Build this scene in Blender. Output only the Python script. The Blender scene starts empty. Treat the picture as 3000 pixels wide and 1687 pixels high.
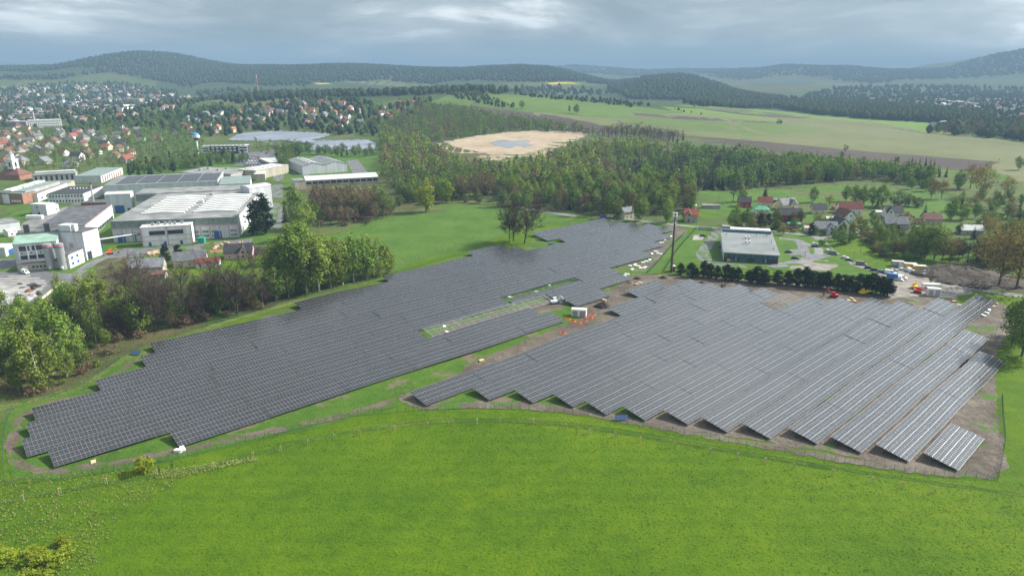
import bpy, math, random
import numpy as np
from mathutils import Vector, Matrix
from mathutils.geometry import delaunay_2d_cdt
R = math.radians
rnd = random.Random(7)
nrs = np.random.RandomState(11)
SC = bpy.context.scene
COL = SC.collection

# ---------------------------------------------------------------- camera
CAM_H = 105.0
PITCH = R(17.4)
F_PX, CX, CY = 1743.1, 1288.0, 724.3          # focal length and centre on a 2576-wide plan of the view
cam_d = bpy.data.cameras.new('camera')
cam_d.sensor_width = 36.0
cam_d.lens = F_PX / 2576.0 * 36.0
cam_d.clip_start = 1.0
cam_d.clip_end = 60000.0
cam = bpy.data.objects.new('camera', cam_d)
COL.objects.link(cam)
cam.location = (0, 0, CAM_H)
cam.rotation_euler = (R(90) - PITCH, 0, 0)
SC.camera = cam

# ---------------------------------------------------------------- sky
SUN_AZ, SUN_EL = R(70), R(38)                  # azimuth measured from +Y towards +X
w = bpy.data.worlds.new('World')
SC.world = w
w.use_nodes = True
nt = w.node_tree
nt.nodes.clear()
def N(t, tree=None, **kw):
    n = (tree or nt).nodes.new(t)
    for k, v in kw.items():
        setattr(n, k, v)
    return n
def L(a, b, tree=None):
    (tree or nt).links.new(a, b)
def mth(op, a, b, tree=None):
    n = N('ShaderNodeMath', tree, operation=op)
    for i, v in enumerate((a, b)):
        if v is None: continue
        if isinstance(v, (int, float)): n.inputs[i].default_value = v
        else: L(v, n.inputs[i], tree)
    return n.outputs[0]
out = N('ShaderNodeOutputWorld')
bg = N('ShaderNodeBackground')
L(bg.outputs[0], out.inputs[0])
sky = N('ShaderNodeTexSky', sky_type='NISHITA', sun_disc=False, sun_elevation=SUN_EL, sun_rotation=SUN_AZ)
tc = N('ShaderNodeTexCoord')
sep = N('ShaderNodeSeparateXYZ')
L(tc.outputs['Generated'], sep.inputs[0])
# cloud deck: long flat banks, seen edge-on towards the horizon
mp = N('ShaderNodeMapping'); mp.inputs['Scale'].default_value = (1.0, 1.0, 4.2)
mp.inputs['Location'].default_value = (0.35, 0.15, 0.4)
L(tc.outputs['Generated'], mp.inputs[0])
n1 = N('ShaderNodeTexNoise'); n1.inputs['Scale'].default_value = 3.4; n1.inputs['Detail'].default_value = 9
n1.inputs['Roughness'].default_value = 0.56; n1.inputs['Distortion'].default_value = 0.35
L(mp.outputs[0], n1.inputs['Vector'])
cr = N('ShaderNodeValToRGB')
e = cr.color_ramp.elements
e[0].position = 0.38; e[0].color = (0.205, 0.24, 0.265, 1)
e[1].position = 0.645; e[1].color = (0.84, 0.865, 0.86, 1)
m_ = cr.color_ramp.elements.new(0.48); m_.color = (0.285, 0.322, 0.343, 1)
m_ = cr.color_ramp.elements.new(0.57); m_.color = (0.44, 0.475, 0.49, 1)
L(n1.outputs[0], cr.inputs[0])
# clouds thin to an even grey veil towards the horizon
hz = N('ShaderNodeMapRange'); hz.inputs[1].default_value = 0.0; hz.inputs[2].default_value = 0.034
L(mth('ABSOLUTE', sep.outputs[2], 0), hz.inputs[0])
mx0 = N('ShaderNodeMixRGB'); mx0.inputs[1].default_value = (0.295, 0.345, 0.37, 1)
L(hz.outputs[0], mx0.inputs[0]); L(cr.outputs[0], mx0.inputs[2])
# a share of clear daylight sky shines through the thin deck
skm = N('ShaderNodeMixRGB', blend_type='MULTIPLY'); skm.inputs[0].default_value = 1
skm.inputs[2].default_value = (0.10, 0.10, 0.10, 1)
L(sky.outputs[0], skm.inputs[1])
mx = N('ShaderNodeMixRGB'); mx.inputs[0].default_value = 0.90
L(skm.outputs[0], mx.inputs[1]); L(mx0.outputs[0], mx.inputs[2])
# an overcast sky brightens towards the zenith; sun-side glow strengthened to brighten panel reflections
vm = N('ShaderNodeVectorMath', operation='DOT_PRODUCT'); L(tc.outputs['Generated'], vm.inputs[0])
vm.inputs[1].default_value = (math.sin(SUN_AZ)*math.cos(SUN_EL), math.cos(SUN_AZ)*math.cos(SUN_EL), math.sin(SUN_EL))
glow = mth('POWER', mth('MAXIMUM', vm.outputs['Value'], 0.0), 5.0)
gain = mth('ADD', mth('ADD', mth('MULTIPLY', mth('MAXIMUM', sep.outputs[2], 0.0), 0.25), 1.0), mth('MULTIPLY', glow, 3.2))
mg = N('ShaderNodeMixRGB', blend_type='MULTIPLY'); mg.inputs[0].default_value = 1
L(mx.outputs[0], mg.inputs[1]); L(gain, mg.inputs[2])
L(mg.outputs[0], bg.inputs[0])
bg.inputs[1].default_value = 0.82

sun_d = bpy.data.lights.new('sun', 'SUN')
sun_d.energy = 5.0
sun_d.angle = R(0.6)
sun_d.color = (1.0, 0.95, 0.87)
sun = bpy.data.objects.new('sun', sun_d)
COL.objects.link(sun)
sdir = Vector((math.sin(SUN_AZ) * math.cos(SUN_EL), math.cos(SUN_AZ) * math.cos(SUN_EL), math.sin(SUN_EL)))
sun.rotation_euler = sdir.to_track_quat('Z', 'Y').to_euler()
sun.location = (0, 0, 300)

vs = SC.view_settings
vs.view_transform = 'Standard'; vs.look = 'None'; vs.exposure = 0.85; vs.gamma = 1.0
vs.use_curve_mapping = False
SC.render.engine = 'CYCLES'
SC.cycles.max_bounces = 6
SC.cycles.diffuse_bounces = 2
SC.cycles.glossy_bounces = 3
SC.cycles.transparent_max_bounces = 8
SC.cycles.volume_bounces = 0
SC.cycles.use_denoising = True

# ---------------------------------------------------------------- helpers
def lin(c):
    return tuple(((v / 255.0) / 12.92 if v / 255.0 <= 0.04045 else ((v / 255.0 + 0.055) / 1.055) ** 2.4) for v in c)

MATS = {}
def mk(name, col, rough=0.85, var=0.18, scale=0.6, bump=0.0, bscale=None, spec=0.25, metal=0.0, rvar=0.0, col2=None, detail=5, mixpos=(0.35, 0.65), streak=False):
    """plain weathered surface: two tones blended by noise, optional relief"""
    if name in MATS: return MATS[name]
    m = bpy.data.materials.new(name); m.use_nodes = True
    t = m.node_tree; b = t.nodes['Principled BSDF']
    b.inputs['Roughness'].default_value = rough
    b.inputs['Specular IOR Level'].default_value = spec
    b.inputs['Metallic'].default_value = metal
    geo = N('ShaderNodeNewGeometry', t)
    nz = N('ShaderNodeTexNoise', t); nz.inputs['Scale'].default_value = scale; nz.inputs['Detail'].default_value = detail
    if streak:
        sm = N('ShaderNodeMapping', t); sm.inputs['Scale'].default_value = (1, 1, 0.12); L(geo.outputs['Position'], sm.inputs[0], t); L(sm.outputs[0], nz.inputs['Vector'], t)
    else: L(geo.outputs['Position'], nz.inputs['Vector'], t)
    rp = N('ShaderNodeValToRGB', t)
    a = col; c2 = col2 if col2 else tuple(min(1, v * (1 + var)) for v in col)
    a = col if col2 else tuple(v * (1 - var) for v in col)
    rp.color_ramp.elements[0].position = mixpos[0]; rp.color_ramp.elements[0].color = (*a, 1)
    rp.color_ramp.elements[1].position = mixpos[1]; rp.color_ramp.elements[1].color = (*c2, 1)
    L(nz.outputs[0], rp.inputs[0], t)
    src = rp.outputs[0]
    if rvar:
        oi = N('ShaderNodeObjectInfo', t)
        hv = N('ShaderNodeHueSaturation', t)
        mr = N('ShaderNodeMapRange', t); mr.inputs[3].default_value = 1 - rvar; mr.inputs[4].default_value = 1 + rvar
        L(oi.outputs['Random'], mr.inputs[0], t); L(mr.outputs[0], hv.inputs['Value'], t)
        L(src, hv.inputs['Color'], t); src = hv.outputs[0]
    L(src, b.inputs['Base Color'], t)
    if bump:
        nb = N('ShaderNodeTexNoise', t); nb.inputs['Scale'].default_value = bscale or scale * 4; nb.inputs['Detail'].default_value = 4
        L(geo.outputs['Position'], nb.inputs['Vector'], t)
        bp = N('ShaderNodeBump', t); bp.inputs['Strength'].default_value = 1; bp.inputs['Distance'].default_value = bump
        L(nb.outputs[0], bp.inputs['Height'], t); L(bp.outputs[0], b.inputs['Normal'], t)
    MATS[name] = m
    return m

class MB:
    """collects shapes and links them as one mesh object"""
    def __init__(s): s.v = []; s.f = []; s.mi = []; s.cur = 0
    def add(s, vs, fs):
        o = len(s.v); s.v += [tuple(p) for p in vs]
        s.f += [tuple(i + o for i in q) for q in fs]; s.mi += [s.cur] * len(fs)
        return s
    def box(s, c, d, rz=0.0):
        x, y, z = d[0] / 2, d[1] / 2, d[2] / 2
        ca, sa = math.cos(rz), math.sin(rz)
        p = [(-x,-y,-z),(x,-y,-z),(x,y,-z),(-x,y,-z),(-x,-y,z),(x,-y,z),(x,y,z),(-x,y,z)]
        return s.add([(c[0]+a*ca-b*sa, c[1]+a*sa+b*ca, c[2]+g) for a, b, g in p],
                     [(0,3,2,1),(4,5,6,7),(0,1,5,4),(1,2,6,5),(2,3,7,6),(3,0,4,7)])
    def tube(s, a, b, r0, r1=None, n=6, cap=True):
        r1 = r0 if r1 is None else r1
        a = Vector(a); b = Vector(b); d = (b - a).normalized()
        u = d.orthogonal().normalized(); w_ = d.cross(u)
        vs = []
        for q, r in ((a, r0), (b, r1)):
            vs += [q + (u * math.cos(2*math.pi*i/n) + w_ * math.sin(2*math.pi*i/n)) * r for i in range(n)]
        fs = [(i, (i+1) % n, n + (i+1) % n, n + i) for i in range(n)]
        if cap: fs += [tuple(range(n-1, -1, -1)), tuple(range(n, 2*n))]
        return s.add(vs, fs)
    def lathe(s, prof, n=16, c=(0,0,0)):
        vs = []
        for r, z in prof:
            vs += [(c[0]+r*math.cos(2*math.pi*i/n), c[1]+r*math.sin(2*math.pi*i/n), c[2]+z) for i in range(n)]
        fs = []
        for k in range(len(prof)-1):
            fs += [(k*n+i, k*n+(i+1)%n, (k+1)*n+(i+1)%n, (k+1)*n+i) for i in range(n)]
        fs += [tuple(range(n-1,-1,-1)), tuple(range((len(prof)-1)*n, len(prof)*n))]
        return s.add(vs, fs)
    def prism(s, poly, z0, z1):
        n = len(poly)
        vs = [(x, y, z0) for x, y in poly] + [(x, y, z1) for x, y in poly]
        return s.add(vs, [tuple(range(n-1,-1,-1)), tuple(range(n, 2*n))] + [(i,(i+1)%n,n+(i+1)%n,n+i) for i in range(n)])
    def extr_y(s, poly, y0, y1):
        """polygon in XZ swept along Y"""
        n = len(poly)
        vs = [(x, y0, z) for x, z in poly] + [(x, y1, z) for x, z in poly]
        return s.add(vs, [tuple(range(n)), tuple(range(2*n-1, n-1, -1))] + [(i+n,(i+1)%n+n,(i+1)%n,i) for i in range(n)])
    def mesh(s, name, mats, smooth=False):
        me = bpy.data.meshes.new(name)
        me.from_pydata(s.v, [], s.f)
        for m in (mats if isinstance(mats, (list, tuple)) else [mats]): me.materials.append(m)
        if s.cur or any(s.mi): me.polygons.foreach_set('material_index', s.mi)
        if smooth: me.polygons.foreach_set('use_smooth', [True]*len(s.f))
        me.update()
        return me
    def build(s, name, mats, parent=None, loc=(0,0,0), rz=0.0, smooth=False, **props):
        return ob(name, s.mesh(name, mats, smooth), parent, loc, rz, **props)

def ob(name, data, parent=None, loc=(0,0,0), rz=0.0, **props):
    o = bpy.data.objects.new(name, data)
    COL.objects.link(o)
    o.location = loc; o.rotation_euler = (0, 0, rz)
    if parent is not None: o.parent = parent
    for k, v in props.items():
        if v is not None: o[k] = v
    return o
def thing(name, label, cat, loc=(0,0,0), rz=0.0, group=None):
    return ob(name, None, None, loc, rz, label=label, category=cat, group=group)
def copy_tree(o, parent=None):
    c = o.copy(); COL.objects.link(c); c.parent = parent
    for ch in o.children: copy_tree(ch, c)
    return c
ORD = ['first','second','third','fourth','fifth','sixth','seventh','eighth','ninth','tenth','eleventh','twelfth','thirteenth','fourteenth','fifteenth','sixteenth']

# ---------------------------------------------------------------- terrain
def ray(x, y):
    a = (x - CX) / F_PX; b = (y - CY) / F_PX
    return np.array((a, math.cos(PITCH) - b*math.sin(PITCH), -math.sin(PITCH) - b*math.cos(PITCH)))
def ridge_pts(pts, D):
    xs, hs = [], []
    for x, y in pts:
        d = ray(x, y); t = D / d[1]
        xs.append(d[0]*t); hs.append(CAM_H + d[2]*t)
    return np.array(xs), np.array(hs)
# ridge lines of the land: plan position of the crest, its height along X, widths towards and away from the valley
RIDGES = []
for D, wf, wb, pts in [
    (1800, 560, 380, [(-200,290),(150,284),(330,276),(430,262),(560,252),(650,247),(900,241),(1050,236),(1200,231),(1330,236),(1500,249),(1700,261),(1900,279),(2000,284)]),
    (4300, 1150, 900, [(-1500,200),(-400,180),(0,178),(150,176),(250,172),(310,158),(345,148),(385,142),(430,147),(480,158),(540,169),(610,176),(760,175),(870,172),(960,176),(1080,182),(1160,183),(1240,177),(1310,174),(1380,178),(1420,187),(1470,200),(1560,222)]),
    (2900, 420, 420, [(1500,250),(1585,228),(1640,214),(1700,210),(1760,216),(1830,232),(1900,245),(1980,252)]),
    (3700, 420, 500, [(1560,225),(1620,203),(1700,195),(1740,200),(1790,216)]),
    (8200, 1400, 1500, [(650,178),(720,172),(765,168),(820,172),(900,178),(1380,172),(1440,166),(1540,174),(1620,178),(1720,176),(1830,180)]),
    (6200, 900, 1200, [(1800,196),(1880,189),(1950,180),(2010,177),(2100,181),(2180,190),(2250,200)]),
    (12500, 1500, 2500, [(-400,172),(0,156),(70,160),(150,172),(300,178),(1600,177),(1700,175),(1850,177),(2000,174),(2300,177),(2576,180)]),
    (5200, 1500, 1500, [(2080,206),(2250,199),(2330,196),(2400,189),(2440,180),(2500,163),(2576,142),(2700,118),(2900,100),(3300,110)]),
]:
    xs, hs = ridge_pts(pts, D)
    o = np.argsort(xs)
    RIDGES.append((D, wf, wb, xs[o], np.maximum(hs[o], 0)))
def hgt(X, Y):
    X = np.asarray(X, float); Y = np.asarray(Y, float)
    h = 0.30*np.sin(X/17.0 + 0.6*np.sin(Y/31.0)) * np.cos(Y/23.0 + X/57.0) + 0.22*np.sin(Y/13.5 + X/29.0)
    h = h * np.clip((900 - Y)/300, 0, 1)
    for D, wf, wb, xs, hs in RIDGES:
        prof = np.interp(X, xs, hs, left=hs[0]*0.6, right=hs[-1]*0.6)
        u = np.where(Y < D, (D - Y)/wf, (Y - D)/wb)
        wob = 1 + 0.06*np.sin(X/230.0 + Y/310.0) + 0.04*np.sin(X/97.0 - Y/140.0)
        g = prof * np.exp(-(u*wob)**2)
        h = np.maximum(h, 0) * 0 + h + np.where(g > 0.05, g, 0) * np.where(D > 2500, 1, 1)
    return h
TS = np.concatenate([np.linspace(60, 1200, 200), 1200*1.006**np.arange(1, 480)])
def P(x, y):
    """where the line of sight through plan point (x, y) meets the land"""
    d = ray(x, y)
    z = CAM_H + d[2]*TS
    g = hgt(d[0]*TS, d[1]*TS)
    k = np.nonzero(z < g)[0]
    if len(k) == 0: t = TS[-1]
    else:
        i = max(k[0], 1)
        a, b = z[i-1]-g[i-1], g[i]-z[i]
        t = TS[i-1] + (TS[i]-TS[i-1])*a/(a+b+1e-9)
    X, Y = d[0]*t, d[1]*t
    return Vector((X, Y, float(hgt(X, Y))))
def Pz(x, y, z):
    d = ray(x, y); t = (z - CAM_H)/d[2]
    return Vector((d[0]*t, d[1]*t, z))
def gz(X, Y): return float(hgt(X, Y))

def grid_axis():
    ys = list(np.arange(-160, 720, 5.0))
    while ys[-1] < 21000: ys.append(ys[-1]*1.0195)
    return np.array(ys)
def ground_mesh():
    ys = grid_axis(); nx = 280
    t = np.linspace(-1, 1, nx); t = np.sign(t)*np.abs(t)**1.15
    Wd = np.abs(ys)*1.05 + 330
    X = t[None, :]*Wd[:, None]; Y = np.repeat(ys[:, None], nx, 1)
    Z = hgt(X, Y)
    co = np.stack([X, Y, Z], -1).reshape(-1, 3)
    ny = len(ys)
    idx = np.arange(ny*nx).reshape(ny, nx)
    q = np.stack([idx[:-1,:-1], idx[:-1,1:], idx[1:,1:], idx[1:,:-1]], -1).reshape(-1, 4)
    return np_mesh('ground', co, q)
def np_mesh(name, co, faces, mats=None, smooth=True):
    me = bpy.data.meshes.new(name)
    k = faces.shape[1]
    me.vertices.add(len(co)); me.vertices.foreach_set('co', np.ascontiguousarray(co, np.float32).ravel())
    me.loops.add(faces.size); me.loops.foreach_set('vertex_index', np.ascontiguousarray(faces, np.int32).ravel())
    me.polygons.add(len(faces)); me.polygons.foreach_set('loop_start', np.arange(len(faces), dtype=np.int32)*k)
    if smooth: me.polygons.foreach_set('use_smooth', np.ones(len(faces), bool))
    if mats:
        for m in mats: me.materials.append(m)
    me.update(calc_edges=True); me.validate()
    return me

# ---------------------------------------------------------------- ground materials
def grass_mat(name, cols, s1, s2, fine, bump, pos=(0.3, 0.5, 0.7), patch=None, lines=0.0):
    """grass: broad patches, tufts and blades as colour and relief"""
    m = bpy.data.materials.new(name); m.use_nodes = True
    t = m.node_tree; b = t.nodes['Principled BSDF']
    b.inputs['Roughness'].default_value = 0.9; b.inputs['Specular IOR Level'].default_value = 0.12
    geo = N('ShaderNodeNewGeometry', t)
    def nz(sc, det, rough=0.6, vec=None):
        n = N('ShaderNodeTexNoise', t); n.inputs['Scale'].default_value = sc; n.inputs['Detail'].default_value = det
        n.inputs['Roughness'].default_value = rough
        L(vec or geo.outputs['Position'], n.inputs['Vector'], t); return n.outputs[0]
    A = nz(s1, 4); B = nz(s2, 5, 0.65); C = nz(fine, 4, 0.75)
    f = mth('ADD', mth('MULTIPLY', A, 0.40, t), mth('ADD', mth('MULTIPLY', B, 0.28, t), mth('MULTIPLY', C, 0.32, t), t), t)
    if lines:   # mowing and wheel lines, bent by the lie of the land
        wv = N('ShaderNodeTexWave', t, wave_type='BANDS', bands_direction='Y'); wv.inputs['Scale'].default_value = 0.055
        wv.inputs['Distortion'].default_value = 5.0; wv.inputs['Detail'].default_value = 2.0; wv.inputs['Detail Scale'].default_value = 0.25
        L(geo.outputs['Position'], wv.inputs['Vector'], t)
        f = mth('ADD', f, mth('MULTIPLY', mth('SUBTRACT', wv.outputs['Fac'], 0.5, t), lines, t), t)
        D2 = nz(0.007, 3); f = mth('ADD', f, mth('MULTIPLY', mth('SUBTRACT', D2, 0.5, t), 0.16, t), t)
    rp = N('ShaderNodeValToRGB', t)
    rp.color_ramp.elements[0].position = pos[0]; rp.color_ramp.elements[0].color = (*cols[0], 1)
    rp.color_ramp.elements[1].position = pos[2]; rp.color_ramp.elements[1].color = (*cols[2], 1)
    el = rp.color_ramp.elements.new(pos[1]); el.color = (*cols[1], 1)
    L(f, rp.inputs[0], t)
    src = rp.outputs[0]
    if patch:
        col, sc, lo, hi = patch
        pn = nz(sc, 6, 0.62)
        mr = N('ShaderNodeMapRange', t); mr.inputs[1].default_value = lo; mr.inputs[2].default_value = hi
        L(pn, mr.inputs[0], t)
        pc = N('ShaderNodeMixRGB', t); pc.inputs[1].default_value = (*[v*0.75 for v in col], 1); pc.inputs[2].default_value = (*[v*1.3 for v in col], 1)
        L(C, pc.inputs[0], t)
        mx = N('ShaderNodeMixRGB', t); L(mr.outputs[0], mx.inputs[0], t); L(src, mx.inputs[1], t); L(pc.outputs[0], mx.inputs[2], t)
        src = mx.outputs[0]
    L(src, b.inputs['Base Color'], t)
    bp = N('ShaderNodeBump', t); bp.inputs['Strength'].default_value = 1.0; bp.inputs['Distance'].default_value = bump
    hh = mth('ADD', mth('MULTIPLY', B, 0.8, t), C, t)
    L(hh, bp.inputs['Height'], t); L(bp.outputs[0], b.inputs['Normal'], t)
    MATS[name] = m
    return m
grass_mat('meadow', [(0.034,0.083,0.003),(0.066,0.127,0.003),(0.108,0.163,0.004)], 0.03, 0.2, 1.3, 0.38, (0.34,0.5,0.66), None, 0.03)
grass_mat('site_grass', [(0.032,0.075,0.010),(0.058,0.122,0.012),(0.095,0.155,0.025)], 0.05, 0.3, 1.3, 0.4, (0.36,0.5,0.64), ((0.15,0.115,0.085), 0.075, 0.56, 0.64))
grass_mat('site_soil', [(0.06,0.048,0.037),(0.13,0.108,0.087),(0.23,0.20,0.162)], 0.08, 0.45, 1.4, 0.45, (0.36,0.5,0.64), ((0.065,0.14,0.018), 0.06, 0.565, 0.62))
grass_mat('wet_soil', [(0.05,0.04,0.032),(0.11,0.09,0.07),(0.20,0.165,0.13)], 0.05, 0.3, 1.2, 0.4, (0.36,0.5,0.64))
grass_mat('track_soil', [(0.07,0.055,0.04),(0.125,0.10,0.075),(0.20,0.165,0.13)], 0.12, 0.6, 1.8, 0.4, (0.36,0.5,0.64), ((0.055,0.11,0.015), 0.16, 0.52, 0.6))
grass_mat('rough_grass', [(0.045,0.08,0.014),(0.10,0.14,0.03),(0.20,0.20,0.075)], 0.05, 0.35, 1.3, 0.7, (0.34,0.5,0.66))
grass_mat('wood_floor', [(0.035,0.04,0.014),(0.075,0.075,0.028),(0.13,0.11,0.05)], 0.03, 0.2, 0.9, 0.6, (0.34,0.5,0.66), ((0.05,0.10,0.014), 0.05, 0.52, 0.62))
grass_mat('scrub_ground', [(0.04,0.07,0.015),(0.075,0.105,0.025),(0.12,0.13,0.05)], 0.012, 0.06, 0.4, 0.5, (0.34,0.5,0.66))
grass_mat('pasture', [(0.055,0.098,0.018),(0.085,0.138,0.024),(0.125,0.172,0.04)], 0.004, 0.03, 0.4, 0.3, (0.36,0.5,0.64))
grass_mat('pale_field', [(0.092,0.105,0.04),(0.130,0.140,0.056),(0.165,0.165,0.078)], 0.006, 0.04, 0.4, 0.3, (0.36,0.5,0.64))
grass_mat('young_crop', [(0.075,0.13,0.02),(0.115,0.19,0.026),(0.15,0.22,0.04)], 0.005, 0.03, 0.4, 0.2, (0.36,0.5,0.64))
grass_mat('ploughed', [(0.05,0.038,0.031),(0.07,0.054,0.044),(0.095,0.075,0.06)], 0.008, 0.05, 0.5, 0.3, (0.36,0.5,0.64))
grass_mat('rape_field', [(0.40,0.30,0.02),(0.48,0.38,0.03),(0.54,0.44,0.05)], 0.01, 0.05, 0.5, 0.2, (0.36,0.5,0.64))
grass_mat('reed_bed', [(0.27,0.205,0.14),(0.38,0.30,0.21),(0.48,0.40,0.30)], 0.02, 0.12, 0.6, 0.9, (0.36,0.5,0.64))
grass_mat('lawn', [(0.040,0.088,0.012),(0.064,0.128,0.016),(0.10,0.155,0.028)], 0.05, 0.3, 1.4, 0.25, (0.36,0.5,0.64))
grass_mat('wheel_track', [(0.035,0.085,0.008),(0.06,0.12,0.012),(0.13,0.16,0.03)], 0.05, 0.3, 1.2, 0.4, (0.36,0.5,0.64))
grass_mat('shaded_far_pasture', [(0.028,0.048,0.015),(0.042,0.068,0.019),(0.06,0.088,0.025)], 0.004, 0.03, 0.4, 0.3, (0.36,0.5,0.64))  # pasture darkened: cloud shadow on the far hills put into the colour
mk('asphalt', (0.13,0.13,0.135), 0.6, 0.22, 0.25, 0.02, 2.0, 0.4)
mk('old_asphalt', (0.19,0.185,0.18), 0.75, 0.22, 0.18, 0.02, 2.0, 0.3)
mk('concrete_yard', (0.30,0.285,0.26), 0.85, 0.25, 0.15, 0.02, 1.5)
mk('gravel_yard', (0.21,0.19,0.165), 0.9, 0.3, 0.2, 0.1, 2.0)
mk('brick_paving', (0.26,0.13,0.10), 0.85, 0.2, 0.8)

ground = ob('ground', ground_mesh(), kind='structure')
ground.data.materials.append(MATS['meadow'])

def inpoly(px, py, poly):
    n = len(poly); c = np.zeros(np.shape(px), bool); j = n-1
    for i in range(n):
        xi, yi = poly[i]; xj, yj = poly[j]
        hit = ((yi > py) != (yj > py)) & (px < (xj-xi)*(py-yi)/(yj-yi+1e-12)+xi)
        c ^= hit; j = i
    return c
LAYER = [0]
def sheet(name, pts, mat, step=None, jag=0.0, lift=None, world=False, kind='structure', **props):
    """a patch of ground cover draped on the land"""
    w_ = [Vector((p[0], p[1], 0)) for p in pts] if world else [P(*p) for p in pts]
    w_ = [(p.x, p.y) for p in w_]
    xs = [p[0] for p in w_]; ys = [p[1] for p in w_]
    ext = max(max(xs)-min(xs), max(ys)-min(ys))
    dist = max(min(ys), 100)
    st = step or max(4.0, dist/70.0)
    st = max(st, ext/90.0)
    # finely divided, slightly ragged outline
    edge = []
    for i in range(len(w_)):
        a, b = w_[i], w_[(i+1) % len(w_)]
        l_ = math.hypot(b[0]-a[0], b[1]-a[1]); n = max(1, int(l_/(st*0.6)))
        for k in range(n):
            u = k/n
            edge.append((a[0]+(b[0]-a[0])*u + (nrs.uniform(-jag, jag) if jag else 0), a[1]+(b[1]-a[1])*u + (nrs.uniform(-jag, jag) if jag else 0)))
    gx, gy = np.meshgrid(np.arange(min(xs)+st*0.5, max(xs), st), np.arange(min(ys)+st*0.5, max(ys), st))
    gx = gx.ravel(); gy = gy.ravel()
    k = inpoly(gx, gy, edge)
    pts2 = [Vector(p) for p in edge] + [Vector((a, b)) for a, b in zip(gx[k], gy[k])]
    ne = len(edge)
    r = delaunay_2d_cdt(pts2, [(i, (i+1) % ne) for i in range(ne)], [], 1, 1e-4)
    co = np.array([(p.x, p.y) for p in r[0]])
    if len(r[2]) == 0: return None
    LAYER[0] += 1
    base = lift if lift is not None else 0.035 + 0.0012*LAYER[0]
    z = hgt(co[:,0], co[:,1]) + base + np.hypot(co[:,0], co[:,1])*0.00006 + np.clip(np.hypot(co[:,0], co[:,1])-1200, 0, None)*0.00025
    tri = np.array([f for f in r[2] if len(f) == 3])
    A, B, C = co[tri[:,0]], co[tri[:,1]], co[tri[:,2]]
    s = (B[:,0]-A[:,0])*(C[:,1]-A[:,1]) - (B[:,1]-A[:,1])*(C[:,0]-A[:,0])
    tri[s < 0] = tri[s < 0][:, ::-1]
    me = np_mesh(name, np.column_stack([co, z]), tri, [MATS[mat]])
    return ob(name, me, kind=kind, **props)
def strip(name, pts, width, mat, world=False, jag=0.0, lift=None, **kw):
    """road or track of even width along a line"""
    w_ = [Vector((p[0], p[1], 0)) for p in pts] if world else [P(*p) for p in pts]
    # smooth the line
    q = [(p.x, p.y) for p in w_]
    for _ in range(2):
        o = [q[0]]
        for i in range(len(q)-1):
            a, b = q[i], q[i+1]
            o += [(a[0]*.75+b[0]*.25, a[1]*.75+b[1]*.25), (a[0]*.25+b[0]*.75, a[1]*.25+b[1]*.75)]
        q = o + [q[-1]]
    Ls, Rs = [], []
    for i, p in enumerate(q):
        a = q[max(0, i-1)]; b = q[min(len(q)-1, i+1)]
        dx, dy = b[0]-a[0], b[1]-a[1]; l_ = math.hypot(dx, dy) + 1e-9
        Ls.append((p[0]-dy/l_*width/2, p[1]+dx/l_*width/2)); Rs.append((p[0]+dy/l_*width/2, p[1]-dx/l_*width/2))
    return sheet(name, Ls + Rs[::-1], mat, world=True, jag=jag, lift=lift, step=max(2.5, width*0.8), **kw)
# ---------------------------------------------------------------- ground cover (plan points of the view)
sheet('far_scrub', [(-150,560),(-150,262),(180,215),(420,240),(560,262),(760,290),(1000,252),(1200,260),(1480,330),(1750,345),(2100,395),(2440,440),(2700,470),(2700,560),(2500,600),(2100,600),(1700,560),(1450,545),(1270,520),(1000,545),(700,620),(400,640),(100,600)], 'scrub_ground', jag=6)
# fields on the hill
sheet('field', [(1075,262),(1130,240),(1215,235),(1330,241),(1480,257),(1620,270),(1760,290),(1960,308),(2140,330),(1900,345),(1700,325),(1500,303),(1300,280)], 'pasture', jag=3)
sheet('field', [(1280,278),(1420,290),(1560,300),(1740,303),(1950,308),(2130,312),(2330,322),(2470,345),(2620,365),(2620,490),(2520,440),(2440,406),(2180,382),(1900,355),(1700,336),(1560,322),(1400,300)], 'pale_field', jag=3)
sheet('field', [(1560,296),(1690,300),(1930,308),(2150,325),(2280,318),(2130,298),(1960,296),(1760,283)], 'pale_field', jag=3)
sheet('field', [(1660,268),(1760,275),(1985,303),(1970,309),(1800,296),(1690,280)], 'young_crop', jag=2)
sheet('field', [(1690,265),(1900,276),(2080,290),(2330,309),(2420,335),(2350,335),(2200,308),(2030,297),(1900,290)], 'young_crop', jag=2)
sheet('field', [(1735,268),(1880,277),(2045,296),(2000,300),(1880,288),(1760,275)], 'ploughed', jag=2)
sheet('field', [(1590,284),(1700,292),(1960,308),(1930,311),(1700,300),(1600,291)], 'ploughed', jag=2)
sheet('field', [(1105,266),(1190,267),(1260,275),(1400,292),(1500,312),(1560,330),(1660,352),(1560,352),(1440,330),(1300,300),(1180,280)], 'ploughed', jag=2)
sheet('field', [(1540,330),(1700,340),(1900,355),(2200,383),(2420,400),(2515,408),(2440,432),(2200,404),(1900,383),(1700,362)], 'ploughed', jag=2)
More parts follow.
